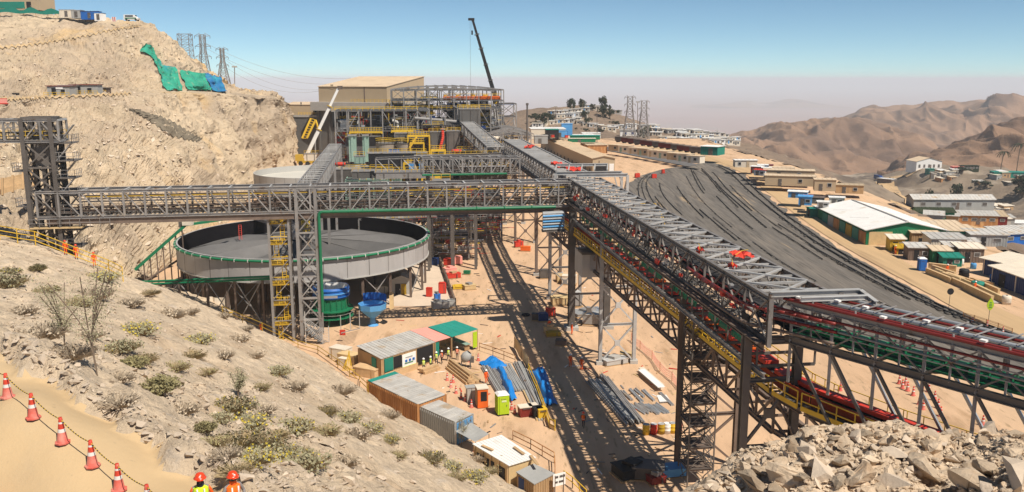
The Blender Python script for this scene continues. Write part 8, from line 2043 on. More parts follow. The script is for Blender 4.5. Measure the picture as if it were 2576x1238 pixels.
tag(net('long streak of dark gravel spilled down the cliff below the bench', [(322, 274), (350, 288), (385, 310), (425, 338), (470, 352), (500, 356)], [(345, 276), (380, 290), (410, 296), (450, 316), (485, 338), (510, 350)], 60, 10, 'scree', 'scree', 0.2), cat='gravel', kind='stuff')
for lab_, l_, r_ in (('haul_track', [(-10, 119), (105, 107), (200, 91), (300, 71), (345, 66)], [(-10, 125), (105, 112), (200, 95), (300, 75), (350, 68)]), ('bench_road', [(-10, 247), (60, 245), (110, 244), (240, 238), (330, 234)], [(-10, 258), (60, 252), (110, 249), (240, 243), (330, 239)])):
 o_ = net('', l_, r_, 120, 5, 'haulroad', lab_, 0.25)
 for q_ in list(o_.keys()): del o_[q_]
 o_['kind'] = 'structure'
net('green net with a long curved neck shape hanging on the cliff', [(364, 113), (352, 130), (378, 142), (392, 165), (400, 190), (408, 212), (420, 229)], [(372, 112), (384, 121), (394, 143), (408, 164), (440, 172), (452, 200), (459, 229)], 34, 12, 'net')
net('green net panel on the cliff bench left of the blue one', [(452, 180), (455, 190), (460, 205), (466, 217), (470, 228)], [(513, 186), (516, 195), (521, 208), (527, 220), (531, 231)], 18, 12, 'net')
net('blue net panel at the right end of the cliff bench', [(515, 187), (518, 196), (523, 209), (529, 221), (533, 231)], [(553, 194), (556, 203), (562, 215), (567, 226), (571, 236)], 18, 9, 'netblue')
for k, (px, py, W, wl, rf, lab) in enumerate(((120, 243, 5.2, 'contgrey', 'redpipe', 'grey bench cabin with red roof edge and white notice, left of the row'), (150, 241, 3.2, 'contgrey', 'controof', 'small grey cabin with open porch in the middle of the bench row'), (178, 239, 6.6, 'contgrey', 'redpipe', 'long grey bench cabin with red roof edge'), (222, 237, 4.6, 'steelbrown', 'steeldark', 'dark low shelter at the right end of the bench row'))):
 c = cliff_pt(px, py - 1) or A(px, py, 210)
 t, P_ = building('bench_cabin', lab, 'cabin', c, 0.06, W, 3, 2.6 if k < 3 else 1.7, wl, rf, z0=c.z - 0.3, over=0.25, group='cabins on the cliff bench', openings=[('door', 0, W * 0.3, 0.3, 1.0, 1.9, 'black'), ('window', 0, W * 0.7, 1.0, 1.0, 0.9, 'black')] + ([('notice_panel', 0, W * 0.55, 2.0, 1.6, 0.5, 'white')] if k == 0 else []))
 handrail(t, [P_(-0.3, -1.2, 0.2), P_(W + 0.3, -1.2, 0.2)], 'yellow', 1.0, 1.0, 0.08)
c = cliff_pt(5, 262) or A(5, 262, 182); ob = thing('orange_barrier', 'orange barrier at the left edge on the cliff bench', 'barrier', c); boxat(ob, 'panel', c + Z3 * 0.6, (2.2, 0.3, 1.0), 'pinkroof'); boxat(ob, 'foot', c + Z3 * 0.1, (2.4, 0.7, 0.2), 'red'); boxat(ob, 'rail', c + Z3 * 1.15, (2.3, 0.2, 0.1), 'red')
c = A(40, 242, 205); bn = thing('dark_bin', 'small dark box on the bench left of the cabins', 'box', c); boxat(bn, 'box', c, (1.2, 1, 1.3), 'black'); boxat(bn, 'lid', c + Z3 * 0.7, (1.3, 1.1, 0.1), 'steeldark')
t, P_ = building('crest_building', 'tan building at the top left corner above the green netting', 'building', A(-40, 22, 300), -0.05, 19.5, 10, 5.5, 'tan', 'tan', z0=A(-40, 26, 300).z, over=0.6, openings=[('shutter', 0, 10, 0.6, 9, 2.2, 'teal'), ('door', 0, 16, 0, 1.6, 2.8, 'black')])
handrail(t, [P_(15, 0, 5.6), P_(20, 0, 5.6)], 'steeldark', 1.2, 1.0, 0.1)
gn = thing('crest_netting', 'long strip of green shade netting along the cliff crest', 'netting', A(80, 30, 286)); b = MB(); P = []
for i in range(22):
 p = A(lerp(-30, 180, i / 21), lerp(30, 38, i / 21) + 1.5 * math.sin(i), 285)
 P += [p, p + Z3 * (1.4 + 0.5 * math.sin(i * 1.3))]
b.add(P, [(2 * i, 2 * i + 2, 2 * i + 3, 2 * i + 1) for i in range(21)], 'teal'); b.build('net', gn)
for i in range(8): p = A(lerp(-30, 180, i / 7), lerp(32, 39, i / 7), 285.2); beam(gn, 'post', p - Z3, p + Z3 * 1.9, 0.12, 0.12, 'wood')
for k, (px, py, W, m, rf, lab) in enumerate(((150, 42, 4.4, 'cream', 'contgrey', 'pale canvas store on the crest beside the netting'), (180, 43, 3.0, 'contgrey', 'controof', 'grey store next to the pale canvas one on the crest'), (204, 46, 5.4, 'blue', 'bluedeep', 'blue container on the cliff crest'), (238, 50, 2.4, 'white', 'bluelight', 'white tarpaulin end of the blue container on the crest'))):
 c = A(px, py, 283); building('crest_store', lab, 'container', c, 0.0, W, 3, 2.5, m, rf, z0=c.z - 0.4, over=0.1, ribs=0.5, group='stores on the cliff crest', openings=[('door', 0, W * 0.5, 0.4, 1, 1.8, 'steeldark')])
c = A(333, 53, 280); vn = thing('white_van', 'white van with green side stripe parked at the cliff edge', 'van', c)
b = MB(); pr = [(-2.4, 0.4), (2.2, 0.4), (2.35, 0.9), (1.5, 1.15), (0.9, 1.9), (-2.3, 1.95)]
b.add([(x, -0.9, z) for x, z in pr] + [(x, 0.9, z) for x, z in pr], [tuple(range(6)), tuple(range(11, 5, -1))] + [(i, 6 + i, 6 + (i + 1) % 6, (i + 1) % 6) for i in range(6)], 'white'); b.build('body', vn, T(c))
boxat(vn, 'side_window', c + Vector((-0.6, -0.91, 1.5)), (2.6, 0.04, 0.5), 'glass'); boxat(vn, 'stripe', c + Vector((-0.2, -0.91, 0.85)), (3.6, 0.04, 0.35), 'green'); boxat(vn, 'windscreen', c + Vector((1.25, 0, 1.5)), (0.06, 1.6, 0.6), 'glass')
for sx in (-1.5, 1.5):
 for sy in (-0.85, 0.85): b = MB(); b.lathe([(0.01, -0.12), (0.36, -0.12), (0.36, 0.12), (0.01, 0.12)], 'rubber', 12); b.build('wheel', vn, T(c + Vector((sx, sy, 0.36))) @ Matrix.Rotation(math.pi / 2, 4, 'X'))
c = A(287, 54, 281); sg = thing('striped_barrier', 'small red and white striped barrier on the crest beside the van', 'barrier', c)
for k in range(5): boxat(sg, 'stripe_panel', c + Vector((k * 0.3 - 0.6, 0, 0.7)), (0.28, 0.1, 1.4), 'red' if k % 2 else 'white')
rw = thing('timber_wall', 'brown plank retaining wall at the left edge below the upper gallery', 'wall', A(40, 470, 132))
for k in range(6): beam(rw, 'plank', A(-40, 498 - k * 7, 130), A(92, 458 - k * 5, 136), 0.25, 0.42, 'timber')
for k in range(5): p, q = A(-20 + k * 26, 500 - k * 8, 129.6), A(-20 + k * 26, 455 - k * 7, 130.5); beam(rw, 'post', p, q, 0.3, 0.3, 'wood')
# loose stones
def rock_mesh(seed, m='rubble', n=16, sub=0):
 r = random.Random(seed); bm = bmesh.new()
 for _ in range(n):
  d = Vector((r.gauss(0, 1), r.gauss(0, 1), r.gauss(0, 1))).normalized() * r.uniform(0.75, 1.0)
  bm.verts.new((d.x * 0.5, d.y * 0.5 * 0.85, d.z * 0.5 * 0.75))
 g = bmesh.ops.convex_hull(bm, input=bm.verts)
 bmesh.ops.delete(bm, geom=[v for v in bm.verts if not v.link_faces], context='VERTS')
 bmesh.ops.dissolve_limit(bm, angle_limit=0.25, verts=bm.verts, edges=bm.edges)
 if m == 'rubble':
  bmesh.ops.triangulate(bm, faces=bm.faces); bmesh.ops.subdivide_edges(bm, edges=bm.edges, cuts=2)
  for v in bm.verts: v.co += v.co.normalized() * (0.10 * fbm(v.co * 2.2 + Vector((seed, 0, 0)), 4) - 0.02)
 me = bpy.data.meshes.new('rock'); bm.to_mesh(me); bm.free(); me.materials.append(MATS[m]); return me
ROCKS = [rock_mesh(s) for s in range(10)]; STONES = [rock_mesh(40 + s, 'stone', 10) for s in range(5)]
rng = random.Random(17)
def rot(): return Matrix.Rotation(rng.uniform(0, 6.28), 4, 'Z') @ Matrix.Rotation(rng.uniform(-0.6, 0.6), 4, 'X') @ Matrix.Rotation(rng.uniform(-0.6, 0.6), 4, 'Y')
def scatter(name, lab, pts, lo, hi, cat='stones', m='stone'):
 b = MB(); base = []
 for me in STONES: base.append(([v.co.copy() for v in me.vertices], [tuple(p.vertices) for p in me.polygons]))
 for p in pts:
  vs_, fs_ = rng.choice(base); s = lo * (hi / lo) ** (rng.random() ** 2.2)
  M = T(p + Z3 * s * 0.12) @ rot() @ Matrix.Diagonal((s * rng.uniform(0.8, 1.5), s, s * rng.uniform(0.5, 0.9), 1))
  b.add([M @ v for v in vs_], fs_, m)
 return tag(b.build(name), lab, cat, kind='stuff')
pts = []
for _ in range(15000):
 px, py = rng.uniform(0, 1450), rng.uniform(600, 1238); p, n_ = on_hill(px, py)
 if p is None or (p.y < 50 and p.x < 8 and side_dist(p.x, p.y) < 0.2): continue
 if fbm(p * 0.16, 3) + rng.uniform(-0.3, 0.3) < -0.05: continue
 pts.append(p)
scatter('loose_stones', 'countless small pale stones strewn over the near slope', pts, 0.06, 0.5)
pts = []
for _ in range(5200):
 px, py = rng.uniform(0, 760), rng.uniform(40, 700); p = cliff_pt(px, py)
 if p is None or fbm(p * 0.06, 3) + rng.uniform(-0.3, 0.3) < 0: continue
 pts.append(p)
scatter('cliff_stones', 'countless stones and clods stuck on the terraced cliff', pts, 0.2, 1.5, m='stone')
for k, (px, py, s) in enumerate([(455, 970, .9), (388, 960, .55), (420, 995, .5), (520, 1010, .75), (505, 995, .5), (515, 1030, .6), (548, 1045, .55), (560, 1060, .5), (600, 1065, .5), (480, 1025, .45), (370, 940, .4), (435, 1010, .4), (620, 1205, .5), (560, 1180, .45), (690, 1180, .5), (720, 1200, .4), (640, 1130, .45), (780, 1100, .5), (820, 1150, .5), (760, 1030, .6), (860, 1120, .5), (900, 1190, .5), (960, 1205, .55), (1000, 1190, .5), (930, 1150, .45), (690, 1020, .5), (150, 680, .7), (330, 870, .5), (270, 790, .6), (1040, 1215, .5), (880, 1215, .6), (700, 960, .5)]):
 p, n_ = on_hill(px, py)
 if p is not None: tag(put('slope_rock', STONES[k % 5], T(p + Z3 * s * 0.15) @ rot() @ Matrix.Diagonal((s * 1.25, s, s * 0.8, 1))), 'pale angular rock lying among the stones of the near slope', 'rock', 'rocks on the near slope')
pts = [p for p in (ground_pt(rng.uniform(930, 1720), rng.uniform(640, 1235)) for _ in range(900))]
scatter('yard_stones', 'countless small stones strewn over the sand of the yard', pts, 0.05, 0.3)
b = MB()
for _ in range(260):
 p = ground_pt(rng.choice([rng.uniform(1000, 1260), rng.uniform(1420, 1720)]), rng.uniform(620, 1200)); a_ = rng.uniform(0, 3.14); L_ = rng.uniform(0.3, 1.6)
 b.bar(p + Z3 * 0.05, p + Vector((math.cos(a_) * L_, math.sin(a_) * L_, 0.05)), rng.uniform(0.05, 0.2), 0.06, rng.choice(['timber', 'wood', 'steel', 'white', 'steelbrown', 'black', 'red', 'ply']))
tag(b.build('yard_offcuts'), 'scattered wood and metal offcuts lying about the yard', 'debris', kind='stuff')
crest = [(1700, 1262, 30), (1790, 1200, 31), (1900, 1138, 31.5), (2030, 1092, 32), (2150, 1072, 32), (2250, 1068, 32), (2340, 1078, 31.5), (2430, 1092, 31), (2500, 1084, 30), (2590, 1092, 29), (2700, 1090, 28)]
near_ = [(1690, 1330, 24), (1770, 1310, 24), (1880, 1300, 23.5), (2000, 1290, 23), (2120, 1285, 23), (2230, 1285, 23), (2330, 1285, 23), (2440, 1285, 22.5), (2520, 1285, 22), (2620, 1290, 21), (2740, 1290, 20)]
cr, nr_ = [A(*p) for p in crest], [A(*p) for p in near_]
bk = [p + Vector((-1.5 if i < 4 else 0.5, 5.5, -9)) for i, p in enumerate(cr)]; mid_ = [a.lerp(b_, 0.5) + Z3 * 0.25 for a, b_ in zip(nr_, cr)]
def md(p, t, u): return 0.35 * fbm(p * 0.5, 4) + 0.3 * (0.4 - abs(fbm(p * 1.1, 4))) + 0.12 * fbm(p * 3.0, 3)
mo, mV, mF = loft('rubble_mound', [[p + Vector((0, -4, -5)) for p in nr_], nr_, mid_, cr, bk], 150, [4, 24, 24, 12], 'rubble', md)
mbvh = BVHTree.FromPolygons(mV, mF)
pts = []
for _ in range(5000):
 p = on_hill(rng.uniform(1740, 2576), rng.uniform(1060, 1238), mbvh)[0]
 if p is not None: pts.append(p)
scatter('rubble_chips', 'countless small broken stones covering the rubble mound', pts, 0.05, 0.3, m='rubble')
big = [(2030, 1140, .9), (2100, 1110, .9), (2190, 1165, 1.0), (2255, 1150, 1.2), (2310, 1070, .9), (2420, 1085, 1.5), (2500, 1090, 1.3), (2470, 1120, 1.1), (2140, 1090, .7), (2060, 1205, 1.9), (2160, 1210, 1.6), (2330, 1200, 2.2), (2400, 1160, 1.0), (2480, 1190, 1.5), (2550, 1150, 1.3), (2560, 1215, 2.0), (1980, 1215, 2.0), (1900, 1225, 1.8), (2250, 1225, 1.5), (2440, 1230, 1.8), (1860, 1190, 1.0), (1940, 1150, .9), (2370, 1115, .9), (2210, 1100, .8), (2280, 1110, .8)]
for k in range(300):
 if k < len(big): px, py, s = big[k]; s *= 0.72
 else: px, py, s = rng.uniform(1760, 2580), 0, 0.2 * 4.0 ** (rng.random() ** 1.6); py = rng.uniform(interp(px, [(c_[0], c_[1]) for c_ in crest]) + 3, 1240)
 p = on_hill(px, py, mbvh)[0]
 if p is None: continue
 o_ = put('boulder', (ROCKS[k % 10] if k % 3 else STONES[k % 5]), T(p + Z3 * s * 0.14) @ rot() @ Matrix.Diagonal((s * rng.uniform(0.9, 1.5), s * rng.uniform(0.8, 1.1), s * rng.uniform(0.6, 0.95), 1)))
 tag(o_, ('large boulder' if k < len(big) else 'small broken rock') + ' on the ' + ('left flank' if px < 1990 else 'middle' if px < 2290 else 'right end') + ' of the rubble mound', 'boulder', 'large boulders of the mound' if k < len(big) else 'broken rocks of the mound')
# shrubs, people, cones
def tuft(seed, n, h, w, m, mleaf=None, nleaf=0, mfl=None, nfl=0):
 r = random.Random(seed); s = MB(); l = MB(); f = MB()
 tips = []
 for _ in range(n):
  a = r.uniform(0, 6.283); k = r.random() ** 0.6; b0 = Vector((math.cos(a) * w * 0.25 * k, math.sin(a) * w * 0.25 * k, -0.05))
  tip = b0 + Vector((math.cos(a) * w * 0.5 * k, math.sin(a) * w * 0.5 * k, h * r.uniform(0.5, 1.0) * (1.1 - 0.5 * k)))
  sd = Vector((-math.sin(a), math.cos(a), 0)) * (0.012 + 0.012 * r.random()) * (w ** 0.5)
  md_ = b0.lerp(tip, 0.55) + Vector((0, 0, h * 0.08)); s.add([b0 - sd, b0 + sd, md_ + sd * 0.8, tip, md_ - sd * 0.8], [(0, 1, 2, 3, 4)], m); tips.append((md_, tip))
 for (M_, mm, cnt, sz) in ((l, mleaf, nleaf, 0.05), (f, mfl, nfl, 0.045)):
  for _ in range(cnt):
   a_, c_ = r.choice(tips); p = a_.lerp(c_, r.uniform(0.3 if mm == mleaf else 0.8, 1.05)) + Vector((r.gauss(0, .05), r.gauss(0, .05), r.gauss(0, .04))) * w
   u = Vector((r.gauss(0, 1), r.gauss(0, 1), r.gauss(0, 1))).normalized(); v = u.orthogonal().normalized(); k = sz * r.uniform(0.6, 1.5) * w ** 0.5
   M_.add([p - u * k, p + v * k * 0.7, p + u * k, p - v * k * 0.7], [(0, 1, 2, 3)], mm)
 return s.mesh('stems'), (l.mesh('foliage') if nleaf else None), (f.mesh('flowers') if nfl else None)
KIND = {'dry': [tuft(s, 260, 0.75, 1.6, 'drygrey', 'drygrey', 150) for s in (1, 2, 3)], 'grass': [tuft(4 + s, 300, 0.6, 1.7, 'drygrass', 'leafolive', 160) for s in (0, 1)],
  'green': [tuft(8 + s, 260, 0.8, 1.2, 'bark', 'leafolive', 1500) for s in (0, 1)], 'flower': [tuft(12 + s, 280, 0.7, 1.9, 'drygrass', 'leafgreen', 600, 'flower', (60, 150, 25)[s]) for s in (0, 1, 2)]}
LAB = {'dry': ('grey dry twiggy shrub on the near slope', 'dry shrub'), 'grass': ('tawny grass tuft on the near slope', 'grass tuft'), 'green': ('dark olive green bush on the near slope', 'bush'), 'flower': ('shrub with yellow flowers on the near slope', 'flowering shrub')}
def shrub(px, py, kind, s, k, hz=1.0):
 s *= {'dry': 0.55, 'grass': 0.52, 'green': 0.7, 'flower': 0.56}[kind]
 p, n_ = on_hill(px, py)
 if p is None or (kind in ('dry', 'grass') and k % 3 == 2): return
 s *= 0.75 + 0.5 * ((k * 0.618) % 1)
 lab, cat = LAB[kind]; lab = lab.replace('on the near slope', 'below the yellow handrail' if py < 790 else 'beside the coned road' if px < 420 else 'on the slope above the containers' if px > 840 else 'on the slope above the two people' if py > 1090 else 'in the middle of the near slope'); t = thing('slope_' + cat.replace(' ', '_'), lab, cat, p, kind + ' plants of the near slope')
 st, lf, fl = KIND[kind][k % len(KIND[kind])]; M = T(p) @ RZ(k * 1.7) @ Matrix.Diagonal((s, s, s * hz, 1))
 for nm, me in (('stems', st), ('foliage', lf), ('flowers', fl)):
  if me: put(nm, me, M, t)['kind'] = 'stuff'
for k, (px, py, s) in enumerate([(340, 925, 1.6), (405, 985, 1.35), (516, 1085, .9), (96, 682, 1.2)]): shrub(px, py, 'green', s, k)
for k, (px, py, s) in enumerate([(500, 862, 2.2), (255, 705, 2.6), (310, 880, 1.6), (580, 1035, 1.5), (625, 1075, 1.6), (550, 1060, 1.2), (655, 1125, 1.5), (700, 1150, 1.5), (770, 1175, 1.3), (740, 1085, 1.6), (820, 1040, 1.5), (870, 1060, 1.4), (930, 1085, 1.5), (980, 1110, 1.4), (1080, 1160, 1.5), (1130, 1180, 1.5), (1190, 1205, 1.3), (10, 720, 2.6), (20, 690, 2.0), (345, 840, 1.8), (700, 940, 1.6), (600, 1125, 1.3), (640, 1165, 1.2)]): shrub(px, py, 'flower', s, k)
for k, (px, py, s) in enumerate([(60, 790, 2.2), (110, 850, 2.0), (150, 800, 2.4), (240, 750, 2.6), (330, 770, 2.4), (420, 760, 2.6), (180, 900, 1.6), (300, 960, 1.3), (380, 1010, 1.3), (430, 800, 2.6), (480, 790, 2.2), (530, 830, 2.2), (600, 860, 2.2), (640, 900, 2.0), (700, 900, 2.2), (560, 900, 1.8), (460, 1040, 1.1), (620, 1000, 1.6), (570, 1150, 1.2), (740, 980, 1.7), (790, 990, 1.7), (860, 990, 1.8), (300, 1020, 1.2), (1030, 1160, 2.0), (900, 1100, 1.5), (980, 1050, 1.8), (1060, 1120, 1.6), (870, 1170, 1.2), (1200, 1160, 1.6), (1120, 1130, 1.8), (660, 1040, 1.4), (230, 850, 1.6), (505, 760, 2.2), (560, 800, 2.2), (620, 830, 2.2), (40, 830, 1.6)]): shrub(px, py, 'dry', s, k)
for k, (px, py, s) in enumerate([(120, 735, 2.4), (200, 770, 2.2), (270, 830, 2.0), (360, 910, 1.3), (440, 930, 1.6), (560, 960, 1.6), (480, 900, 1.7), (700, 1100, 1.3), (800, 1130, 1.3), (540, 1120, 1.0), (380, 740, 2.4), (60, 660, 2.4), (650, 980, 1.5), (760, 1140, 1.2), (900, 1030, 1.6), (1000, 1150, 1.4), (1230, 1190, 1.4), (470, 1000, 1.1), (520, 940, 1.5), (820, 1090, 1.5), (180, 740, 2.4), (590, 1190, .9), (1150, 1205, 1.3), (840, 960, 1.8)]): shrub(px, py, 'grass', s, k)
def sapling(px, py, h, lab, seed, lean=0.0):
 p, n_ = on_hill(px, py)
 if p is None: return
 r = random.Random(seed); t = thing('sapling', lab, 'small tree', p); b = MB(); lf = MB()
 for k in range(7):
  a = r.uniform(0, 6.28); pts_ = smoothline([p, p + Vector((0.1 * math.cos(a) + lean * .4, 0.1 * math.sin(a), h * 0.4)), p + Vector((0.35 * h * math.cos(a) * r.uniform(.3, 1) + lean, 0.35 * h * math.sin(a) * r.uniform(.3, 1), h * r.uniform(0.75, 1)))], 9)
  b.path(pts_, 0.035, 0.035, 'bark', 4)
  for _ in range(170):
   q = r.choice(pts_[4:]) + Vector((r.gauss(0, .22), r.gauss(0, .22), r.gauss(0, .16))) * h * 0.32
   u = Vector((r.gauss(0, 1), r.gauss(0, 1), r.gauss(0, 1))).normalized(); v = u.orthogonal().normalized(); lf.add([q - u * .05, q + v * .018, q + u * .05, q - v * .018], [(0, 1, 2, 3)], 'leafgreen')
 b.build('trunk', t); lf.build('crown', t)
sapling(245, 945, 4.4, 'wispy young tree with thin grey-green leaves on the near slope', 1, -0.4); sapling(163, 880, 3.2, 'smaller wispy sapling left of the young tree', 2, 0.2); sapling(1160, 1125, 3.0, 'leggy dark-leaved weed sticking up before the grey container', 3); sapling(600, 1000, 1.6, 'low wispy sapling among the yellow shrubs', 4)
# people -----------------------------------------------------------------------------------------------
def body_mesh(pose, cloth, legs, arm='', boots='black'):
 J = [(0, 0, .95), (0, .01, 1.15), (0, .01, 1.38), (0, 0, 1.50), (0, -.02, 1.60), (0, -.03, 1.70)]; Rr = [(.15, .12), (.145, .11), (.165, .115), (.055, .055), (.085, .095), (.075, .085)]
 E = [(0, 1), (1, 2), (2, 3), (3, 4), (4, 5)]
 for s in (-1, 1):
  st = pose.get('step', 0) * s; kn = (s * .1, -.06 - max(0, st) * .25 + min(0, st) * -.05, .5); an_ = (s * .11, .02 - st * .32, .09)
  b0 = len(J); J += [(s * .095, 0, .88), kn, an_, (an_[0], an_[1] - .14, .035)]; Rr += [(.085, .09), (.06, .062), (.045, .048), (.042, .032)]; E += [(0, b0), (b0, b0 + 1), (b0 + 1, b0 + 2), (b0 + 2, b0 + 3)]
  el = pose.get('elbow', (.27, .03, 1.13)); ha = pose.get('hand', (.28, -.10, .90))
  b1 = len(J); J += [(s * .19, 0, 1.42), (s * el[0], el[1] - st * .1, el[2]), (s * ha[0], ha[1] - st * .2, ha[2]), (s * ha[0], ha[1] - st * .22 - .03, ha[2] - .09)]; Rr += [(.062, .062), (.047, .047), (.034, .034), (.042, .024)]; E += [(2, b1), (b1, b1 + 1), (b1 + 1, b1 + 2), (b1 + 2, b1 + 3)]
  for q in range(4):
   c_ = len(J); J.append((s * (ha[0] + .012 * (q - 1.5)), ha[1] - st * .22 - .045 - .012 * q, ha[2] - .165 + .012 * abs(q - 1))); Rr.append((.0095, .0095)); E.append((b1 + 3, c_))
  c_ = len(J); J.append((s * (ha[0] - .05), ha[1] - st * .22 - .05, ha[2] - .10)); Rr.append((.011, .011)); E.append((b1 + 3, c_))
 me = bpy.data.meshes.new('person'); me.from_pydata(J, E, [])
 o = bpy.data.objects.new('person_rig', me); COL.objects.link(o)
 o.modifiers.new('skin', 'SKIN'); o.modifiers.new('sub', 'SUBSURF').levels = 1
 for v, r_ in zip(me.skin_vertices[0].data, Rr): v.radius = r_
 me.skin_vertices[0].data[0].use_root = True
 out = bpy.data.meshes.new_from_object(o.evaluated_get(bpy.context.evaluated_depsgraph_get())); bpy.data.objects.remove(o)
 out.materials.clear()
 for m in (cloth, legs, 'skin', arm or cloth, boots): out.materials.append(MATS[m])
 for p in out.polygons:
  c = p.center; p.use_smooth = True
  p.material_index = 2 if c.z > 1.50 else (4 if c.z < .13 else (1 if c.z < .93 and abs(c.x) < .24 else 0))
  if abs(c.x) > .215: p.material_index = 2 if c.z < pose.get('hand', (0, 0, .90))[2] - .02 else 3
 out.name = 'person'; return out
hb_ = MB(); hb_.lathe([(.165, -.015), (.17, 0), (.135, .005), (.13, .06), (.10, .115), (.05, .14), (.001, .145)], 'helmetred', 18); hb_.box((0, -.16, -.002), (.17, .1, .015), 'helmetred'); HEL_R = hb_.mesh('helmet', True)
hb_ = MB(); hb_.lathe([(.165, -.015), (.17, 0), (.135, .005), (.13, .06), (.10, .115), (.05, .14), (.001, .145)], 'helmetwhite', 18); HEL_W = hb_.mesh('helmet', True)
def vest_mesh(m):
 b = MB(); n = 20; P = []
 for z, rx, ry in ((.93, .185, .15), (1.1, .18, .14), (1.3, .205, .15), (1.42, .2, .13), (1.49, .10, .085)):
  for i in range(n): a = 2 * math.pi * i / n; P.append((rx * math.cos(a), ry * math.sin(a), z))
 k = len(P) // n
 for j in range(k - 1): b.add(P[j * n:(j + 2) * n], [(i, (i + 1) % n, n + (i + 1) % n, n + i) for i in range(n)], m)
 for s in (-.09, .09): b.box((s, -.152, 1.2), (.04, .02, .46), 'reflect')
 b.lathe([(.188, 1.03), (.188, 1.08)], 'reflect', n); return b.mesh('vest', True)
STAND = body_mesh({}, 'coverall', 'coverall'); WALK = body_mesh({'step': .7}, 'darkcloth', 'darkcloth'); VO, VY = vest_mesh('vestorange'), vest_mesh('vest')
def person(p, lab, rz, body, hel=HEL_W, vest=None, s=1.0, group='site workers'):
 t = thing('person', lab, 'person', p, group); M = T(p) @ RZ(rz) @ Matrix.Scale(s, 4)
 put('body', body, M, t); put('helmet', hel, M @ T(0, -.025, 1.70), t)
 if vest: put('vest', vest, M, t)
 return t
for (px, py, rz, lab) in ((1435, 924, 2.6, 'worker in orange coverall walking in the shaded lane, left of two'), (1463, 932, 2.9, 'worker in orange coverall in the shaded lane, right of two'), (1382, 832, 0.4, 'worker in orange standing by the pallet stacks in the lane'), (1438, 842, 1.0, 'worker in orange at the foot of the massive dark pier'), (2382, 690, 0.2, 'worker in orange beside the teal stall on the terrace'), (2452, 735, 0.5, 'worker in orange among the terrace troughs'),
  (1098, 918, 0.3, 'worker in bright vest at the left of the group before the site shed'), (1112, 915, -0.5, 'worker by the yellow stand in front of the site shed'), (1128, 908, 0.8, 'worker under the pink roof of the site shed'), (1150, 905, 0.1, 'worker in bright vest in the open beside the mixer'), (1223, 965, 0.6, 'worker in orange next to the bar stacks'), (1066, 935, 0.2, 'worker by the planks before the site shed'), (2252, 640, 0.2, 'worker in orange by the yellow kiosk'), (1083, 930, 1.4, 'worker in bright vest beside the plank bundle at the shed'), (658, 840, 0.4, 'worker in orange behind the toe fence')):
 person(ground_pt(px, py), lab, rz, STAND if 'orange' in lab else WALK, HEL_W, None if 'orange' in lab else (VO, VY)[len(lab) % 2])
person(ground_pt(1467, 1077), 'worker in dark clothes and orange vest walking along the shaded lane', 2.9, WALK, HEL_R, VO)
for (px, py, lab) in ((166, 642, 'worker in orange with white helmet at the yellow handrail, leftmost of three'), (193, 652, 'worker in orange leaning by the yellow handrail, middle of three'), (238, 672, 'worker in orange lower down the handrail, rightmost of three')):
 p, n_ = on_hill(px, py)
 if p is not None: person(p, lab, 0.6, STAND, HEL_R)
FG = [body_mesh({'elbow': (.29, .05, 1.16), 'hand': (.27, -.16, .98)}, 'greycloth', 'darkcloth', 'coverall'), body_mesh({'elbow': (.32, .02, 1.17), 'hand': (.24, -.22, 1.05)}, 'greycloth', 'darkcloth', 'greycloth')]
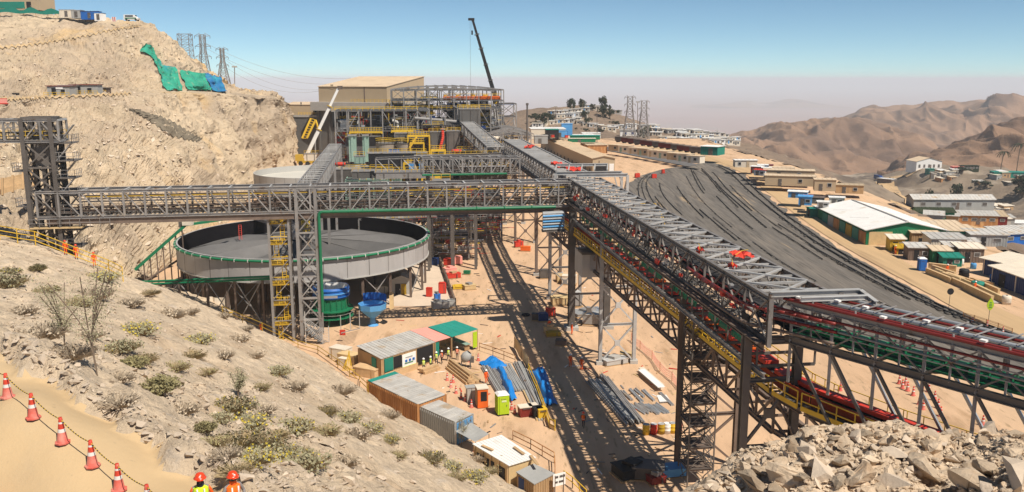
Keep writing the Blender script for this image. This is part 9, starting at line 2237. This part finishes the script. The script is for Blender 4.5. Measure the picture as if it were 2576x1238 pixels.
for k, (px, py, v, lab, rz) in enumerate(((502, 1188, VY, 'person in red helmet, dark glasses and yellow vest at the bottom edge', .35), (583, 1183, VO, 'person in red helmet and orange vest with face cover at the bottom edge', .75))):
 best = min((abs((hill_down(A(px, py, d).x, A(px, py, d).y) or Vector((0, 0, 0))).z + 1.86 - A(px, py, d).z), d) for d in [17 + .1 * i for i in range(100)])[1]
 p = A(px, py, best); p = hill_down(p.x, p.y)
 t = person(p, lab, rz, FG[k], HEL_R, v, 1.0, 'two people in the foreground'); M = T(p) @ RZ(rz)
 MB().box((0, -.105, 1.635), (.15, .05, .045), 'black').build('glasses', t, M); b = MB(); b.lathe([(.085, 1.46), (.1, 1.52), (.092, 1.58)], 'darkcloth' if k == 0 else 'coverall', 14); b.build('face_cover', t, M @ T(0, -.025, 0), True)
 b = MB(); b.lathe([(.001, -.002), (.028, -.002), (.028, .002)], 'helmetwhite', 10); b.build('helmet_badge', t, M @ T(0, -.15, 1.77) @ Matrix.Rotation(1.2, 4, 'X'))
 b = MB(); b.add([(-.03, -.105, 1.6), (.0, -.145, 1.585), (.03, -.105, 1.6), (0, -.11, 1.64)], [(0, 1, 3), (1, 2, 3), (0, 2, 1)], 'skin'); b.build('nose', t, M)
hr = thing('slope_handrail', 'yellow handrail along the path at the top of the near slope', 'railing', on_hill(120, 630)[0] or (0, 0, 0)); Q = []
for (x_, y_) in ((-60, 598), (0, 604), (45, 612), (90, 618), (130, 624), (165, 634), (200, 645), (240, 667), (275, 690), (310, 708)):
 p = on_hill(x_, y_)[0]
 if p is not None and p.y < 130: Q.append(p)
for a_, c_ in zip(Q[:-1], Q[1:]):
 for h in (.6, 1.15, 1.7): beam(hr, 'rail', a_ + Z3 * h, c_ + Z3 * h, .1, .1, 'yellow', 'tube')
for a_ in Q: beam(hr, 'post', a_ - Z3 * .3, a_ + Z3 * 1.75, .11, .11, 'yellow', 'tube')
CL = [(-55, 952), (20, 1000), (84, 1052), (158, 1114), (233, 1173), (300, 1233), (374, 1288), (450, 1345)]; CT = []
for k, (px, py) in enumerate(CL):
 p = on_hill(px, py)[0]
 if p is None: continue
 if 0 < k < 7: cone(p, ['first traffic cone on the near road, at the left edge', 'second traffic cone from the left edge on the near road', 'third traffic cone from the left edge on the near road', 'fourth traffic cone from the left edge on the near road', 'fifth traffic cone from the left, cut by the bottom edge', 'last cone, only its tip above the bottom edge'][k - 1], 'roped cones on the near road', .92, k * .4)
 CT.append(p + Z3 * .78)
p = on_hill(-10, 1262)[0]
if p is not None: cone(p + Vector((-.15, 0, 0)), 'cone cut off at the bottom left corner', 'roped cones on the near road', 1.05)
b = MB()
for a_, c_ in zip(CT[:-1], CT[1:]):
 pts_ = [a_.lerp(c_, i / 24) - Z3 * .10 * (1 - (2 * i / 24 - 1) ** 2) for i in range(25)]
 for i in range(24): b.bar(pts_[i], pts_[i + 1], .034, .034, 'ropeplain' if i % 2 else 'ropeblack', 6)
tag(b.build('cone_rope'), 'yellow and black rope strung between the traffic cones', 'rope')
